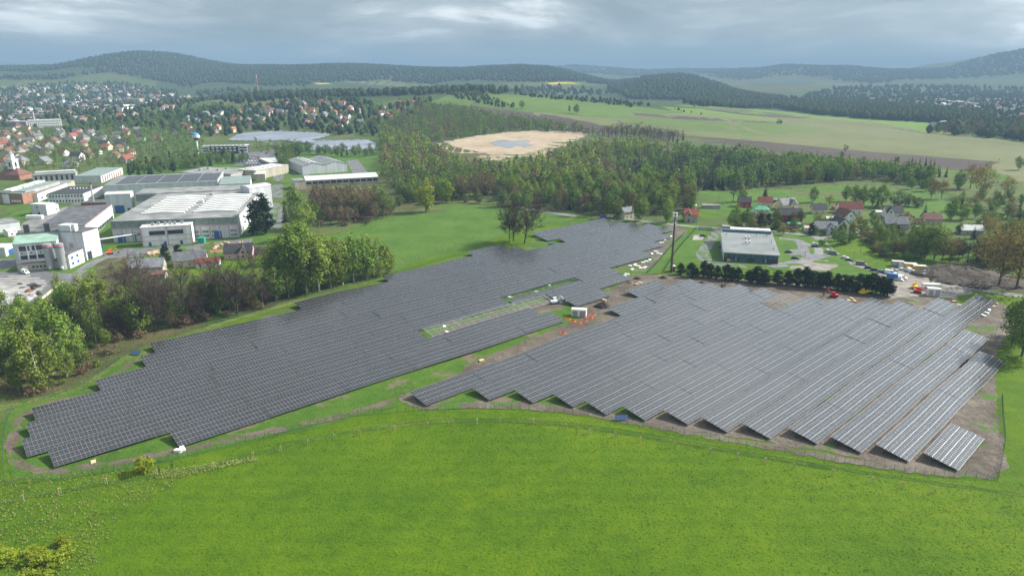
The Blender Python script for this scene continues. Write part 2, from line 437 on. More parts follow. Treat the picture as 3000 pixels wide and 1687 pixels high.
# fields below the far hills
for m, pts in [('shaded_far_pasture', [(500,212),(560,208),(640,216),(740,222),(700,236),(560,232),(490,224)]),
               ('shaded_far_pasture', [(760,216),(860,206),(980,203),(1090,214),(1060,230),(900,236),(800,228)]),
               ('pale_field', [(860,206),(980,203),(1100,216),(1000,218)]),
               ('rape_field', [(790,210),(825,210),(838,213),(800,214)]),
               ('shaded_far_pasture', [(-60,178),(140,176),(250,176),(200,190),(60,196),(-60,200)]),
               ('rape_field', [(1370,210),(1440,209),(1460,212),(1390,214)]),
               ('pale_field', [(1490,206),(1560,210),(1570,214),(1500,212)]),
               ('shaded_far_pasture', [(1440,216),(1640,205),(1720,213),(1640,232),(1560,244),(1480,236)]),
               ('shaded_far_pasture', [(1880,208),(2040,203),(2060,210),(1900,216)]),
               ('shaded_far_pasture', [(2200,205),(2350,200),(2576,185),(2700,180),(2700,222),(2576,224),(2400,222),(2300,212)]),
               ('shaded_far_pasture', [(450,290),(530,276),(590,274),(560,288),(470,300)]),
               ('shaded_far_pasture', [(690,258),(760,248),(900,246),(880,256),(740,266)])]:
    sheet('field', pts, m, jag=3)
sheet('meadow_strip', [(830,598),(920,560),(1010,540),(1100,516),(1270,514),(1330,528),(1450,545),(1420,560),(1330,575),(1240,600),(1180,625),(1060,655),(980,690),(900,660),(820,640)], 'lawn', jag=1)
sheet('valley_lawn', [(1740,482),(1960,470),(2200,452),(2360,480),(2420,520),(2576,560),(2576,700),(2390,640),(2200,590),(2060,600),(1930,560),(1770,535),(1730,510)], 'lawn', jag=1.5)
# woods and reed bed
sheet('reed_bed', [(1098,362),(1180,345),(1260,334),(1360,329),(1450,332),(1480,340),(1450,352),(1430,372),(1370,396),(1290,410),(1220,404),(1150,390),(1110,376)], 'reed_bed', jag=5)
sheet('wood_floor', [(700,545),(720,470),(940,400),(960,340),(1090,345),(1150,372),(1280,395),(1410,362),(1500,345),(1620,350),(1800,385),(2180,405),(2340,450),(1960,478),(1760,480),(1740,530),(1500,545),(1300,520),(1110,512),(960,545),(800,580)], 'wood_floor', jag=3)
sheet('wood_floor', [(0,800),(160,660),(330,640),(430,690),(640,690),(700,640),(860,600),(985,640),(985,690),(900,705),(760,745),(640,790),(500,830),(420,850),(340,890),(240,940),(170,985),(60,1010),(0,1020),(-120,1010),(-120,860)], 'wood_floor', jag=2)
sheet('rough_grass', [(-100,1025),(60,1012),(200,965),(330,885),(420,852),(520,822),(640,784),(800,735),(985,684),(990,694),(760,758),(600,805),(400,870),(330,905),(220,985),(80,1030),(30,1060),(-100,1070)], 'rough_grass', jag=1.2)
# the solar site
sheet('site_grass', [(20,1040),(60,1020),(220,970),(340,890),(480,845),(740,770),(1000,698),(1180,640),(1320,620),(1420,560),(1530,545),(1720,575),(1690,640),(1640,700),(1480,830),(1200,935),(1040,1010),(800,1075),(450,1155),(160,1208),(30,1200),(5,1120)], 'site_grass', jag=0.6)
sheet('site_soil', [(1010,1005),(1220,912),(1420,835),(1470,800),(1435,760),(1540,730),(1590,690),(1560,645),(1640,600),(1690,565),(1730,580),(1650,690),(1850,700),(2100,722),(2250,745),(2350,738),(2420,765),(2500,755),(2575,790),(2500,900),(2510,1050),(2535,1170),(2500,1200),(2300,1182),(2100,1140),(1750,1085),(1560,1050),(1340,1022),(1150,1026)], 'site_soil', jag=0.8)
sheet('site_grass', [(1045,1005),(1120,975),(1300,965),(1500,985),(1700,1020),(1620,1056),(1440,1024),(1340,1013),(1220,1010),(1060,1022)], 'site_grass', jag=1.0)
sheet('wet_soil', [(1250,905),(1420,838),(1462,800),(1500,748),(1590,700),(1640,690),(1900,708),(2100,728),(2300,755),(2260,775),(2100,750),(1900,728),(1700,718),(1600,735),(1540,775),(1500,810),(1400,868)], 'wet_soil', jag=0.8)
strip('dirt_track', [(1240,615),(1180,655),(1000,702),(870,742),(730,778),(600,822),(390,885),(330,912),(225,988),(110,1018),(50,1050),(28,1100),(40,1160),(90,1186),(170,1184),(280,1165),(430,1138),(560,1108),(760,1068),(900,1035),(1010,1000),(1100,965),(1230,912)], 3.0, 'track_soil', jag=0.8)
sheet('rack_soil', [(1085,846),(1130,826),(1260,786),(1390,752),(1440,735),(1462,745),(1410,778),(1290,808),(1160,842),(1100,860)], 'site_soil', jag=1.0)
strip('dirt_track', [(1010,1000),(1060,1028),(1160,1023),(1300,1022),(1450,1035),(1600,1062),(1800,1100),(2100,1152),(2300,1186),(2480,1196)], 3.2, 'site_soil', jag=0.7)
sheet('churned_soil', [(1110,968),(1190,912),(1330,853),(1425,815),(1470,798),(1500,810),(1450,850),(1380,882),(1290,922),(1180,966)], 'wet_soil', jag=1.0)
for off in (0, 5):
    strip('wheel_track', [(-20,1262+off),(150,1232+off),(420,1190+off),(600,1150+off),(800,1098+off),(1000,1062+off),(1200,1050+off),(1400,1058+off),(1600,1084+off),(1900,1140+off),(2200,1190+off),(2600,1245+off)], 0.7, 'wheel_track', jag=0.2)
for off in (0, 4):
    strip('wheel_track', [(700,1116+off),(900,1080+off),(1100,1058+off),(1300,1056+off),(1500,1075+off),(1800,1128+off),(2100,1180+off)], 0.5, 'wheel_track', jag=0.2)
# hall drives, roads
strip('road', [(1550,548),(1640,560),(1740,570),(1840,578),(1960,582),(2060,598)], 5.5, 'old_asphalt')
strip('road', [(2056,598),(2080,622),(2110,652),(2180,676),(2290,702),(2420,722),(2580,748),(2700,766)], 5.5, 'old_asphalt')
strip('road', [(2330,570),(2230,566),(2130,590),(2066,600)], 4.5, 'old_asphalt')
strip('road', [(1070,650),(1075,600)], 3, 'old_asphalt') if False else None
strip('road', [(1450,545),(1350,530),(1290,520),(1270,505),(1290,480)], 6, 'old_asphalt')
sheet('site_lawn', [(1700,600),(1760,575),(1960,586),(2070,606),(2110,640),(2140,665),(2210,700),(2100,690),(1900,676),(1700,664),(1640,690),(1625,690),(1670,640)], 'lawn', jag=0.4)
strip('drive', [(1812,578),(1790,600),(1775,625),(1762,642),(1780,658),(1830,668),(1900,672),(1970,668),(2030,655),(2080,640)], 7, 'asphalt')
strip('drive', [(1960,600),(2010,604),(2020,620),(2025,640),(2040,650)], 6, 'asphalt')
strip('drive', [(2020,612),(2060,622),(2060,640)], 5, 'old_asphalt')
strip('drive', [(1955,668),(2000,660),(2060,640)], 6, 'asphalt')
sheet('parking_bay', [(1745,592),(1772,592),(1768,604),(1742,604)], 'concrete_yard')
sheet('parking_bay', [(2010,655),(2080,655),(2110,668),(2080,682),(1985,676)], 'gravel_yard', jag=0.3)
sheet('parking_bay', [(1815,622),(1840,618),(1840,632),(1812,632)], 'asphalt')
sheet('parking_bay', [(1988,628),(2020,626),(2018,640),(1985,642)], 'asphalt')
sheet('construction_yard', [(2205,690),(2250,672),(2340,688),(2360,705),(2450,735),(2400,752),(2330,742),(2240,752),(2230,720)], 'gravel_yard', jag=0.8)
sheet('soil_heap_ground', [(2300,700),(2340,668),(2440,660),(2570,700),(2600,740),(2460,722)], 'wet_soil', jag=1)
# factory yards
sheet('yard', [(-140,600),(30,520),(240,430),(560,395),(700,380),(960,380),(960,440),(720,470),(700,540),(690,600),(560,640),(440,660),(250,640),(230,700),(120,760),(-140,860)], 'lawn', jag=0.6)
strip('road', [(712,382),(704,410),(700,450),(696,490),(694,545),(690,575)], 10, 'asphalt')
strip('road', [(712,382),(690,360),(640,350)], 9, 'asphalt')
strip('road', [(60,765),(100,742),(180,700),(240,655),(300,640),(330,622)], 6, 'asphalt')
sheet('yard_road', [(250,636),(420,618),(640,600),(620,622),(480,632),(340,648),(270,650)], 'asphalt', jag=0.3)
sheet('yard_road', [(60,560),(220,500),(280,520),(270,560),(140,640),(30,600)], 'old_asphalt', jag=0.3)
sheet('yard_road', [(-60,655),(60,650),(120,685),(210,690),(190,712),(110,730),(20,720),(-60,720)], 'asphalt', jag=0.3)
sheet('scrap_yard', [(-80,705),(60,690),(100,700),(120,712),(100,740),(60,770),(-80,800)], 'concrete_yard', jag=0.5)
sheet('brick_yard', [(520,616),(590,610),(640,616),(620,632),(530,636)], 'brick_paving')
sheet('yard_road', [(600,385),(700,378),(712,400),(690,420),(640,420),(590,415)], 'asphalt', jag=0.5)
sheet('yard_road', [(755,398),(765,470),(780,470),(775,398)], 'asphalt')
sheet('yard_road', [(870,405),(900,402),(930,440),(890,440)], 'asphalt')
strip('rail_track', [(330,640),(240,680),(150,735),(100,775)], 3.5, 'track_soil', jag=0.3)
# pond
wm = bpy.data.materials.new('pond_water'); wm.use_nodes = True
b_ = wm.node_tree.nodes['Principled BSDF']; b_.inputs['Base Color'].default_value = (0.15,0.16,0.155,1); b_.inputs['Roughness'].default_value = 0.08
b_.inputs['Specular IOR Level'].default_value = 0.6
MATS['pond_water'] = wm
sheet('pond_water', [(1232,361),(1250,354),(1272,352),(1290,355),(1318,352),(1338,357),(1326,361),(1345,365),(1322,371),(1296,368),(1280,374),(1258,369),(1244,367)], 'pond_water', jag=2)

# ---------------------------------------------------------------- solar tables
def glass_mat():
    m = bpy.data.materials.new('solar_glass'); m.use_nodes = True
    t = m.node_tree; b = t.nodes['Principled BSDF']
    oi = N('ShaderNodeObjectInfo', t); ge = N('ShaderNodeNewGeometry', t)
    r = mth('FRACT', mth('ADD', oi.outputs['Random'], ge.outputs['Random Per Island'], t), None, t)
    nz = N('ShaderNodeTexNoise', t); nz.inputs['Scale'].default_value = 0.045; nz.inputs['Detail'].default_value = 4
    L(ge.outputs['Position'], nz.inputs['Vector'], t)
    f = mth('ADD', mth('MULTIPLY', r, 0.22, t), mth('MULTIPLY', nz.outputs[0], 0.85, t), t)
    rp = N('ShaderNodeValToRGB', t)
    rp.color_ramp.elements[0].position = 0.15; rp.color_ramp.elements[0].color = (0.012,0.012,0.013,1)
    rp.color_ramp.elements[1].position = 0.85; rp.color_ramp.elements[1].color = (0.024,0.025,0.029,1)
    L(f, rp.inputs[0], t); L(rp.outputs[0], b.inputs['Base Color'], t)
    b.inputs['Roughness'].default_value = 0.22
    b.inputs['IOR'].default_value = 1.5
    b.inputs['Specular IOR Level'].default_value = 0.85
    return m
MG = glass_mat()
MF = mk('aluminium_frame', (0.58,0.585,0.59), 0.42, 0.04, 0.3, spec=0.5, metal=0.6)
MS = mk('galvanised_steel', (0.30,0.31,0.31), 0.5, 0.15, 0.5, spec=0.5, metal=0.5)
MR = mk('green_steel', (0.05,0.10,0.06), 0.6, 0.15, 0.5)
COLP, ROWP, TILT = 1.135, 2.285, R(10)
def module_shape(mb, ox, oy):
    w_, h_, t_ = 1.112, 2.255, 0.035
    fx, fy = 0.017, 0.040
    x0, x1, y0, y1 = ox-w_/2, ox+w_/2, oy-h_/2, oy+h_/2
    mb.cur = 1
    V = [(x0,y0,-t_),(x1,y0,-t_),(x1,y1,-t_),(x0,y1,-t_),(x0,y0,0),(x1,y0,0),(x1,y1,0),(x0,y1,0),
         (x0+fx,y0+fy,0),(x1-fx,y0+fy,0),(x1-fx,y1-fy,0),(x0+fx,y1-fy,0)]
    mb.add(V, [(0,1,5,4),(1,2,6,5),(2,3,7,6),(3,0,4,7),(4,5,9,8),(5,6,10,9),(6,7,11,10),(7,4,8,11),(0,3,2,1)])
    # the two halves of the cell field sit 3 mm down with a pale centre bar between them
    mb.cur = 0
    g = 0.012
    for a, b in ((y0+fy, oy-g), (oy+g, y1-fy)):
        mb.add([(x0+fx,a,-.003),(x1-fx,a,-.003),(x1-fx,b,-.003),(x0+fx,b,-.003)], [(0,1,2,3)])
    mb.cur = 1
    mb.add([(x0+fx,oy-g,-.002),(x1-fx,oy-g,-.002),(x1-fx,oy+g,-.002),(x0+fx,oy+g,-.002)], [(0,1,2,3)])
_m = MB(); module_shape(_m, 0, 0); MODULE = _m.mesh('module', [MG, MF])
ARR = {}
def array_mesh(nc, r0=0, r1=4):
    k = (nc, r0, r1)
    if k not in ARR:
        mb = MB()
        for i in range(nc):
            for j in range(r0, r1): module_shape(mb, (i+.5)*COLP, (j+.5)*ROWP)
        ARR[k] = mb.mesh('module_array', [MG, MF])
    return ARR[k]
RACK = {}
def rack_mesh(nc, bare=False):
    k = (nc, bare)
    if k not in RACK:
        mb = MB(); Lx = nc*COLP
        for j in range(4):
            for q in (0.28, 0.72):
                mb.box((Lx/2, (j+q)*ROWP, -0.085), (Lx-0.1, 0.11 if bare else 0.07, 0.09))
        n = max(2, round(Lx/3.4))
        for i in range(n):
            x = 0.5 + (Lx-1.0)*i/(n-1)
            mb.box((x, 2*ROWP, -0.19), (0.09, 4*ROWP-0.3, 0.12))
            for q in (1.0, 3.0):
                y = q*ROWP; d = (0.8 + y*math.sin(TILT))
                # posts stand plumb on a tilted table
                s, c = math.sin(TILT), math.cos(TILT)
                mb.tube((x, y, -0.2), (x, y - (d+.6)*s, -0.2-(d+.4)*c), 0.07, n=4)
        RACK[k] = mb.mesh('rack', mk('bright_galvanised', (0.36,0.365,0.355), 0.6, 0.15, 0.5) if bare else MR)
    return RACK[k]
def frame_axes(az): return Vector((math.sin(az), math.cos(az))), Vector((math.cos(az), -math.sin(az)))
NMOD = [0]
def table(field, az, s0, n, nc, label, group, kind='full', lift=0.0):
    u, v = frame_axes(az)
    Lx = nc*COLP
    a = u*s0 + v*n; b = u*(s0+Lx) + v*n
    m_ = u*(s0+Lx/2) + v*(n - 4.5)
    za, zb = gz(a.x, a.y), gz(b.x, b.y)
    slope = math.atan2(zb-za, Lx)
    tl = TILT + rnd.gauss(0, 0.005); slope += rnd.gauss(0, 0.003)
    name = 'solar_table' if kind != 'bare' else 'bare_panel_rack'
    t = thing(name, label, 'solar table' if kind != 'bare' else 'rack', (a.x, a.y, za + 0.8 + lift), 0, group)
    # local x along the row, local y up the slope
    X = Vector((u.x, u.y, math.tan(slope))).normalized()
    Yh = Vector((-v.x, -v.y, 0))
    Z0 = X.cross(Yh).normalized(); Yh = Z0.cross(X)
    Yv = Yh*math.cos(tl) + Z0*math.sin(tl)
    Zv = X.cross(Yv)
    t.rotation_euler = Matrix((X, Yv, Zv)).transposed().to_euler()
    ob('rack', rack_mesh(nc, kind == 'bare'), t)
    Zc = m_.y*math.cos(PITCH) + (CAM_H-2)*math.sin(PITCH)
    r0, r1 = {'full': (0, 4), 'low': (0, 2), 'bare': (0, 0)}[kind]
    if r1 == 0: return t
    if Zc < MOD_NEAR:
        for i in range(nc):
            for j in range(r0, r1):
                o = bpy.data.objects.new('module', MODULE); COL.objects.link(o)
                o.parent = t; o.location = ((i+.5)*COLP + rnd.uniform(-.004,.004), (j+.5)*ROWP, rnd.uniform(-.004, .004))
                NMOD[0] += 1
    else:
        ob('module_array', array_mesh(nc, r0, r1), t, kind='stuff')
    return t
MOD_NEAR = 262.0
AZR, AZL = R(47.0), R(48.8)
RIGHT = [(203.0,228.4),(197.6,300.2),(192.3,321.1),(187.9,380.4),(180.6,361.0),(174.9,341.7),(170.5,338.2),(163.2,327.2),(157.4,321.9),
         (153.6,292.0),(145.9,315.7),(136.2,312.4),(118.5,302.3),(234.3,300.2),(261.0,286.0)]
def fill(field, az, n, s0, s1, ncol, row, start, total, kind='full', first=1):
    """divide one row into tables of ncol columns with a joint between them"""
    s = s0; k = first; pieces = []
    while s < s1 - 2.5:
        nc = min(ncol, int(round((s1 - s)/COLP)))
        if nc < 2: break
        pieces.append((s, nc)); s += nc*COLP + 0.16
    for i, (s, nc) in enumerate(pieces):
        lab = label_table(field, row, first+i, kind)
        table(field, az, s, n, nc, lab, ('right' if field == 'R' else 'left') + ' field of solar tables', kind, rnd.uniform(-.05,.05))
    return len(pieces)
def label_table(field, row, k, kind):
    f_ = 'right-hand' if field == 'R' else 'left-hand'
    what = 'bare steel panel rack' if kind == 'bare' else ('half-covered solar table' if kind == 'low' else 'dark solar table')
    return f'{what}, {ORD[k-1]} along the {ORD[row]} row from the camera, {f_} field'
for k, (a, b) in enumerate(RIGHT):
    n = fill('R', AZR, -38.2 - 10.83*k, a, b, 23, k, a, 0)
    if k == 9: fill('R', AZR, -38.2 - 10.83*k, 293.0, 318.0, 11, k, 0, 0, 'bare', n+1)
LEFT = [[(44.7,204.5,'full')], [(15.4,201.0,'full'),(223.0,247.7,'full')], [(10.6,149.5,'full'),(150.5,221.0,'bare'),(222.0,276.7,'full')],
        [(13.1,203.0,'full'),(203.8,252.5,'low'),(253.2,281.0,'full')], [(16.0,323.3,'full')], [(36.3,347.8,'full')], [(53.4,370.8,'full')],
        [(59.7,390.5,'full')], [(124.7,387.5,'full')], [(178.0,274.0,'full'),(307.5,382.0,'full')], [(242.5,272.0,'full'),(301.0,380.0,'full')], [(304.2,376.6,'full')]]
for k, segs in enumerate(LEFT):
    c = 1
    for a, b, kd in segs: c += fill('L', AZL, -198.0 - 11.12*k, a, b, 24, k, a, 0, kd, c)
# ---------------------------------------------------------------- trees
def leaf_mat(name, col, dark, trans=0.3, hue=0.02, vv=0.22):
    m = bpy.data.materials.new(name); m.use_nodes = True
    t = m.node_tree; t.nodes.clear()
    o = N('ShaderNodeOutputMaterial', t)
    ge = N('ShaderNodeNewGeometry', t); oi = N('ShaderNodeObjectInfo', t)
    nz = N('ShaderNodeTexNoise', t); nz.inputs['Scale'].default_value = 0.11; nz.inputs['Detail'].default_value = 2
    L(ge.outputs['Position'], nz.inputs['Vector'], t)
    mixc = N('ShaderNodeMixRGB', t); mixc.inputs[1].default_value = (*dark, 1); mixc.inputs[2].default_value = (*col, 1)
    f = mth('ADD', mth('MULTIPLY', ge.outputs['Random Per Island'], 0.55, t), mth('MULTIPLY', mth('SUBTRACT', nz.outputs[0], 0.28, t), 1.0, t), t)
    L(f, mixc.inputs[0], t)
    hs = N('ShaderNodeHueSaturation', t)
    mr = N('ShaderNodeMapRange', t); mr.inputs[3].default_value = 0.5-hue; mr.inputs[4].default_value = 0.5+hue
    L(oi.outputs['Random'], mr.inputs[0], t); L(mr.outputs[0], hs.inputs['Hue'], t)
    m2 = N('ShaderNodeMapRange', t); m2.inputs[3].default_value = 1-vv; m2.inputs[4].default_value = 1+vv
    L(mth('FRACT', mth('MULTIPLY', oi.outputs['Random'], 7.31, t), None, t), m2.inputs[0], t); L(m2.outputs[0], hs.inputs['Value'], t)
    L(mixc.outputs[0], hs.inputs['Color'], t)
    d = N('ShaderNodeBsdfDiffuse', t); L(hs.outputs[0], d.inputs[0], t)
    if trans:
        tr = N('ShaderNodeBsdfTranslucent', t); L(hs.outputs[0], tr.inputs[0], t)
        mx = N('ShaderNodeMixShader', t); mx.inputs[0].default_value = trans
        L(d.outputs[0], mx.inputs[1], t); L(tr.outputs[0], mx.inputs[2], t); L(mx.outputs[0], o.inputs[0], t)
    else: L(d.outputs[0], o.inputs[0], t)
    MATS[name] = m
    return m
leaf_mat('birch_leaves', (0.245,0.335,0.058), (0.075,0.12,0.022), 0.22)
leaf_mat('green_leaves', (0.185,0.27,0.055), (0.058,0.098,0.02), 0.18)
leaf_mat('fresh_leaves', (0.30,0.36,0.030), (0.12,0.165,0.015), 0.25, 0.01)
leaf_mat('grey_leaves', (0.17,0.205,0.085), (0.06,0.08,0.03), 0.30)
leaf_mat('budding_twigs', (0.25,0.185,0.105), (0.11,0.082,0.05), 0.2, 0.02)
leaf_mat('golden_buds', (0.30,0.235,0.075), (0.12,0.10,0.035), 0.25, 0.02)
leaf_mat('bare_twigs', (0.125,0.098,0.072), (0.055,0.043,0.033), 0.0, 0.01)
leaf_mat('spruce_needles', (0.030,0.046,0.020), (0.010,0.017,0.009), 0.08, 0.02)
leaf_mat('pine_needles', (0.042,0.062,0.028), (0.013,0.021,0.011), 0.08, 0.02)
mk('bark', (0.10,0.08,0.062), 0.9, 0.3, 2.0)
mk('birch_bark', (0.48,0.46,0.42), 0.8, 0.45, 1.2)
mk('dark_bark', (0.055,0.043,0.035), 0.9, 0.3, 2.0)

def tube_np(a, b, r0, r1, n=5):
    a = np.array(a, float); b = np.array(b, float); d = b-a; d /= np.linalg.norm(d)+1e-9
    u = np.cross(d, (0.3,0.9,0.1)); u /= np.linalg.norm(u)+1e-9; v = np.cross(d, u)
    an = np.arange(n)*2*math.pi/n
    c = np.cos(an)[:,None]*u + np.sin(an)[:,None]*v
    vs = np.concatenate([a + c*r0, b + c*r1])
    i = np.arange(n); j = (i+1) % n
    return vs, np.stack([i, j, j+n, i+n], -1)
def cat(parts):
    vs, fs, o = [], [], 0
    for v, f in parts:
        vs.append(v); fs.append(f+o); o += len(v)
    return np.concatenate(vs), np.concatenate(fs)
def cards(c, size, rs, out=None, stretch=1.0, droop=0.0):
    """leaf-sized quads round points c, facing roughly outward"""
    n = len(c)
    nrm = rs.normal(size=(n,3)) + (out*1.1 if out is not None else 0) + np.array((0,0,0.45))
    nrm /= np.linalg.norm(nrm, axis=1)[:,None]
    t = rs.normal(size=(n,3)); t[:,2] -= droop
    t -= (t*nrm).sum(1)[:,None]*nrm; t /= np.linalg.norm(t, axis=1)[:,None]+1e-9
    b = np.cross(nrm, t)
    s = size*rs.uniform(0.6, 1.4, n)[:,None]
    t = t*s*0.5*stretch; b = b*s*0.5
    q = np.stack([c-t*1.0-b*0.55, c-t*0.1-b, c+t-b*0.1, c+t*0.2+b*0.9], 1).reshape(-1,3)
    return q, np.arange(4*n).reshape(n,4)
def broadleaf(H, rad, base, seed, nclump=46, per=26, leaf=0.6, shape='round', vstretch=1.0, rc=None, limbs=9, nb=6):
    rs = np.random.RandomState(seed)
    tr = []
    bend = rs.normal(0, 0.02*H, 2)
    pts = [(bend[0]*k*k, bend[1]*k*k, H*0.9*k) for k in (0,0.25,0.5,0.75,1)]
    r = 0.017*H
    for i in range(4): tr.append(tube_np(pts[i], pts[i+1], r*(1-0.23*i), r*(1-0.23*(i+1)), nb))
    z0 = base*H
    cs = []
    while len(cs) < nclump:
        p = rs.uniform(-1,1,3)
        q = np.linalg.norm(p)
        if q > 1 or q < 0.35: continue
        k = (p[2]+1)/2
        if shape == 'round': w_ = math.sin(math.pi*min(0.97, 0.12+0.82*k))**0.55
        elif shape == 'cone': w_ = 1.08-k*0.95
        elif shape == 'poplar': w_ = math.sin(math.pi*min(0.96, 0.16+0.78*k))**0.8
        else: w_ = math.sin(math.pi*min(0.97, 0.20+0.64*k))**0.7       # birch: widest low, tapering
        if math.hypot(p[0], p[1]) > 1: continue
        cs.append((p[0]*rad*w_, p[1]*rad*w_, z0 + k*(H-z0)*0.97))
    cs = np.array(cs)
    for i in rs.choice(len(cs), min(limbs, len(cs)), replace=False):
        e = cs[i]; z = max(z0*0.75, e[2] - math.hypot(e[0], e[1])*rs.uniform(0.7, 1.2))
        z = min(z, H*0.82)
        k = z/(H*0.9)
        s = (bend[0]*k*k, bend[1]*k*k, z)
        tr.append(tube_np(s, e, r*0.42*(1.1-z/H), 0.02, 4))
    rcl = rc or rad*0.30
    lc, lo = [], []
    for c in cs:
        n = max(3, int(per*rs.uniform(0.6,1.4)))
        off = rs.normal(size=(n,3))*np.array((0.55,0.55,0.5*vstretch))*rcl
        lc.append(c+off); lo.append(off/(rcl) + (c - np.array((0,0,(z0+H)/2)))/rad*0.5)
    lc = np.concatenate(lc); lo = np.concatenate(lo)
    lc[:,2] = np.maximum(lc[:,2], z0*0.6)
    return cat(tr), cards(lc, leaf, rs, lo, 1.2 if shape != 'birch' else 1.7, 1.2 if shape == 'birch' else 0)
def conifer(H, rad, seed, levels=17, per=13, leaf=0.9, base=0.06):
    rs = np.random.RandomState(seed)
    tr = [tube_np((0,0,0), (0,0,H*0.97), 0.014*H, 0.02, 5)]
    q, f, o = [], [], 0
    for l in range(levels):
        k = l/(levels-1)
        z = H*(base + (1-base)*k*0.985)
        rr = rad*(1-k)**0.85 + 0.12
        n = max(4, int(per*(1-0.55*k)))
        for i in range(n):
            a = rs.uniform(0, 2*math.pi); le = rr*rs.uniform(0.7,1.12)
            d = np.array((math.cos(a), math.sin(a), 0)); s = np.array((-math.sin(a), math.cos(a), 0))
            wv = min(leaf, le*0.55)*rs.uniform(0.7,1.25)
            p0 = np.array((0,0,z+le*0.15)); p1 = d*le*0.6 + (0,0,z-le*0.12*rs.uniform(.4,1.6)); p2 = d*le + (0,0,z-le*0.38*rs.uniform(.5,1.4))
            q += [p0, p1-s*wv*0.5, p2, p1+s*wv*0.5]; f.append((o,o+1,o+2,o+3)); o += 4
    return cat(tr), (np.array(q), np.array(f))
def baretree(H, rad, seed, limbs=10, sub=5, twigs=16, tw=0.05, tl=1.5, base=0.25):
    rs = np.random.RandomState(seed)
    tr = []; r = 0.02*H
    tr.append(tube_np((0,0,0), (0.02*H*rs.normal(),0.02*H*rs.normal(),H*0.45), r, r*0.65, 6))
    top = tr[0][0][6:].mean(0)
    tr.append(tube_np(top, (top[0]+rs.normal()*0.03*H, top[1]+rs.normal()*.03*H, H*0.82), r*0.6, r*0.15, 5))
    q, f, o = [], [], 0
    for i in range(limbs):
        a = 2*math.pi*(i/limbs) + rs.uniform(-.4,.4)
        z = H*rs.uniform(base, 0.62); el = rs.uniform(0.35, 1.15)
        st = np.array((0,0,z)) + top*np.array((1,1,0))*(z/(H*.45) if z < H*.45 else 1)
        ln = rad*rs.uniform(0.75,1.15)/max(0.55, math.cos(el))
        d = np.array((math.cos(a)*math.cos(el), math.sin(a)*math.cos(el), math.sin(el)))
        m_ = st + d*ln*0.55 + (0,0,0.02*H); e = m_ + (d+np.array((0,0,0.35)))*ln*0.42
        e[2] = min(e[2], H*0.98)
        tr.append(tube_np(st, m_, r*0.42, r*0.24, 4)); tr.append(tube_np(m_, e, r*0.24, 0.03, 4))
        for j in range(sub):
            k = rs.uniform(0.25,1); s2 = st + (m_-st)*min(1,k*1.8) if k < 0.55 else m_ + (e-m_)*(k-0.55)/0.45
            d2 = d*0.6 + rs.normal(size=3)*0.6 + (0,0,0.35); d2 /= np.linalg.norm(d2)
            l2 = ln*rs.uniform(0.25,0.5); e2 = s2 + d2*l2
            tr.append(tube_np(s2, e2, r*0.13, 0.02, 3))
            for t_ in range(twigs):
                u = rs.uniform(0.1,1); s3 = s2 + (e2-s2)*u
                d3 = d2*0.7 + rs.normal(size=3)*0.65 + (0,0,0.15); d3 /= np.linalg.norm(d3)
                sd = np.cross(d3, rs.normal(size=3)); sd /= np.linalg.norm(sd)+1e-9
                l3 = tl*rs.uniform(0.5,1.3)
                q += [s3-sd*tw*0.5, s3+sd*tw*0.5, s3+d3*l3+sd*tw*0.3, s3+d3*l3-sd*tw*0.3]; f.append((o,o+1,o+2,o+3)); o += 4
    return cat(tr), (np.array(q), np.array(f))

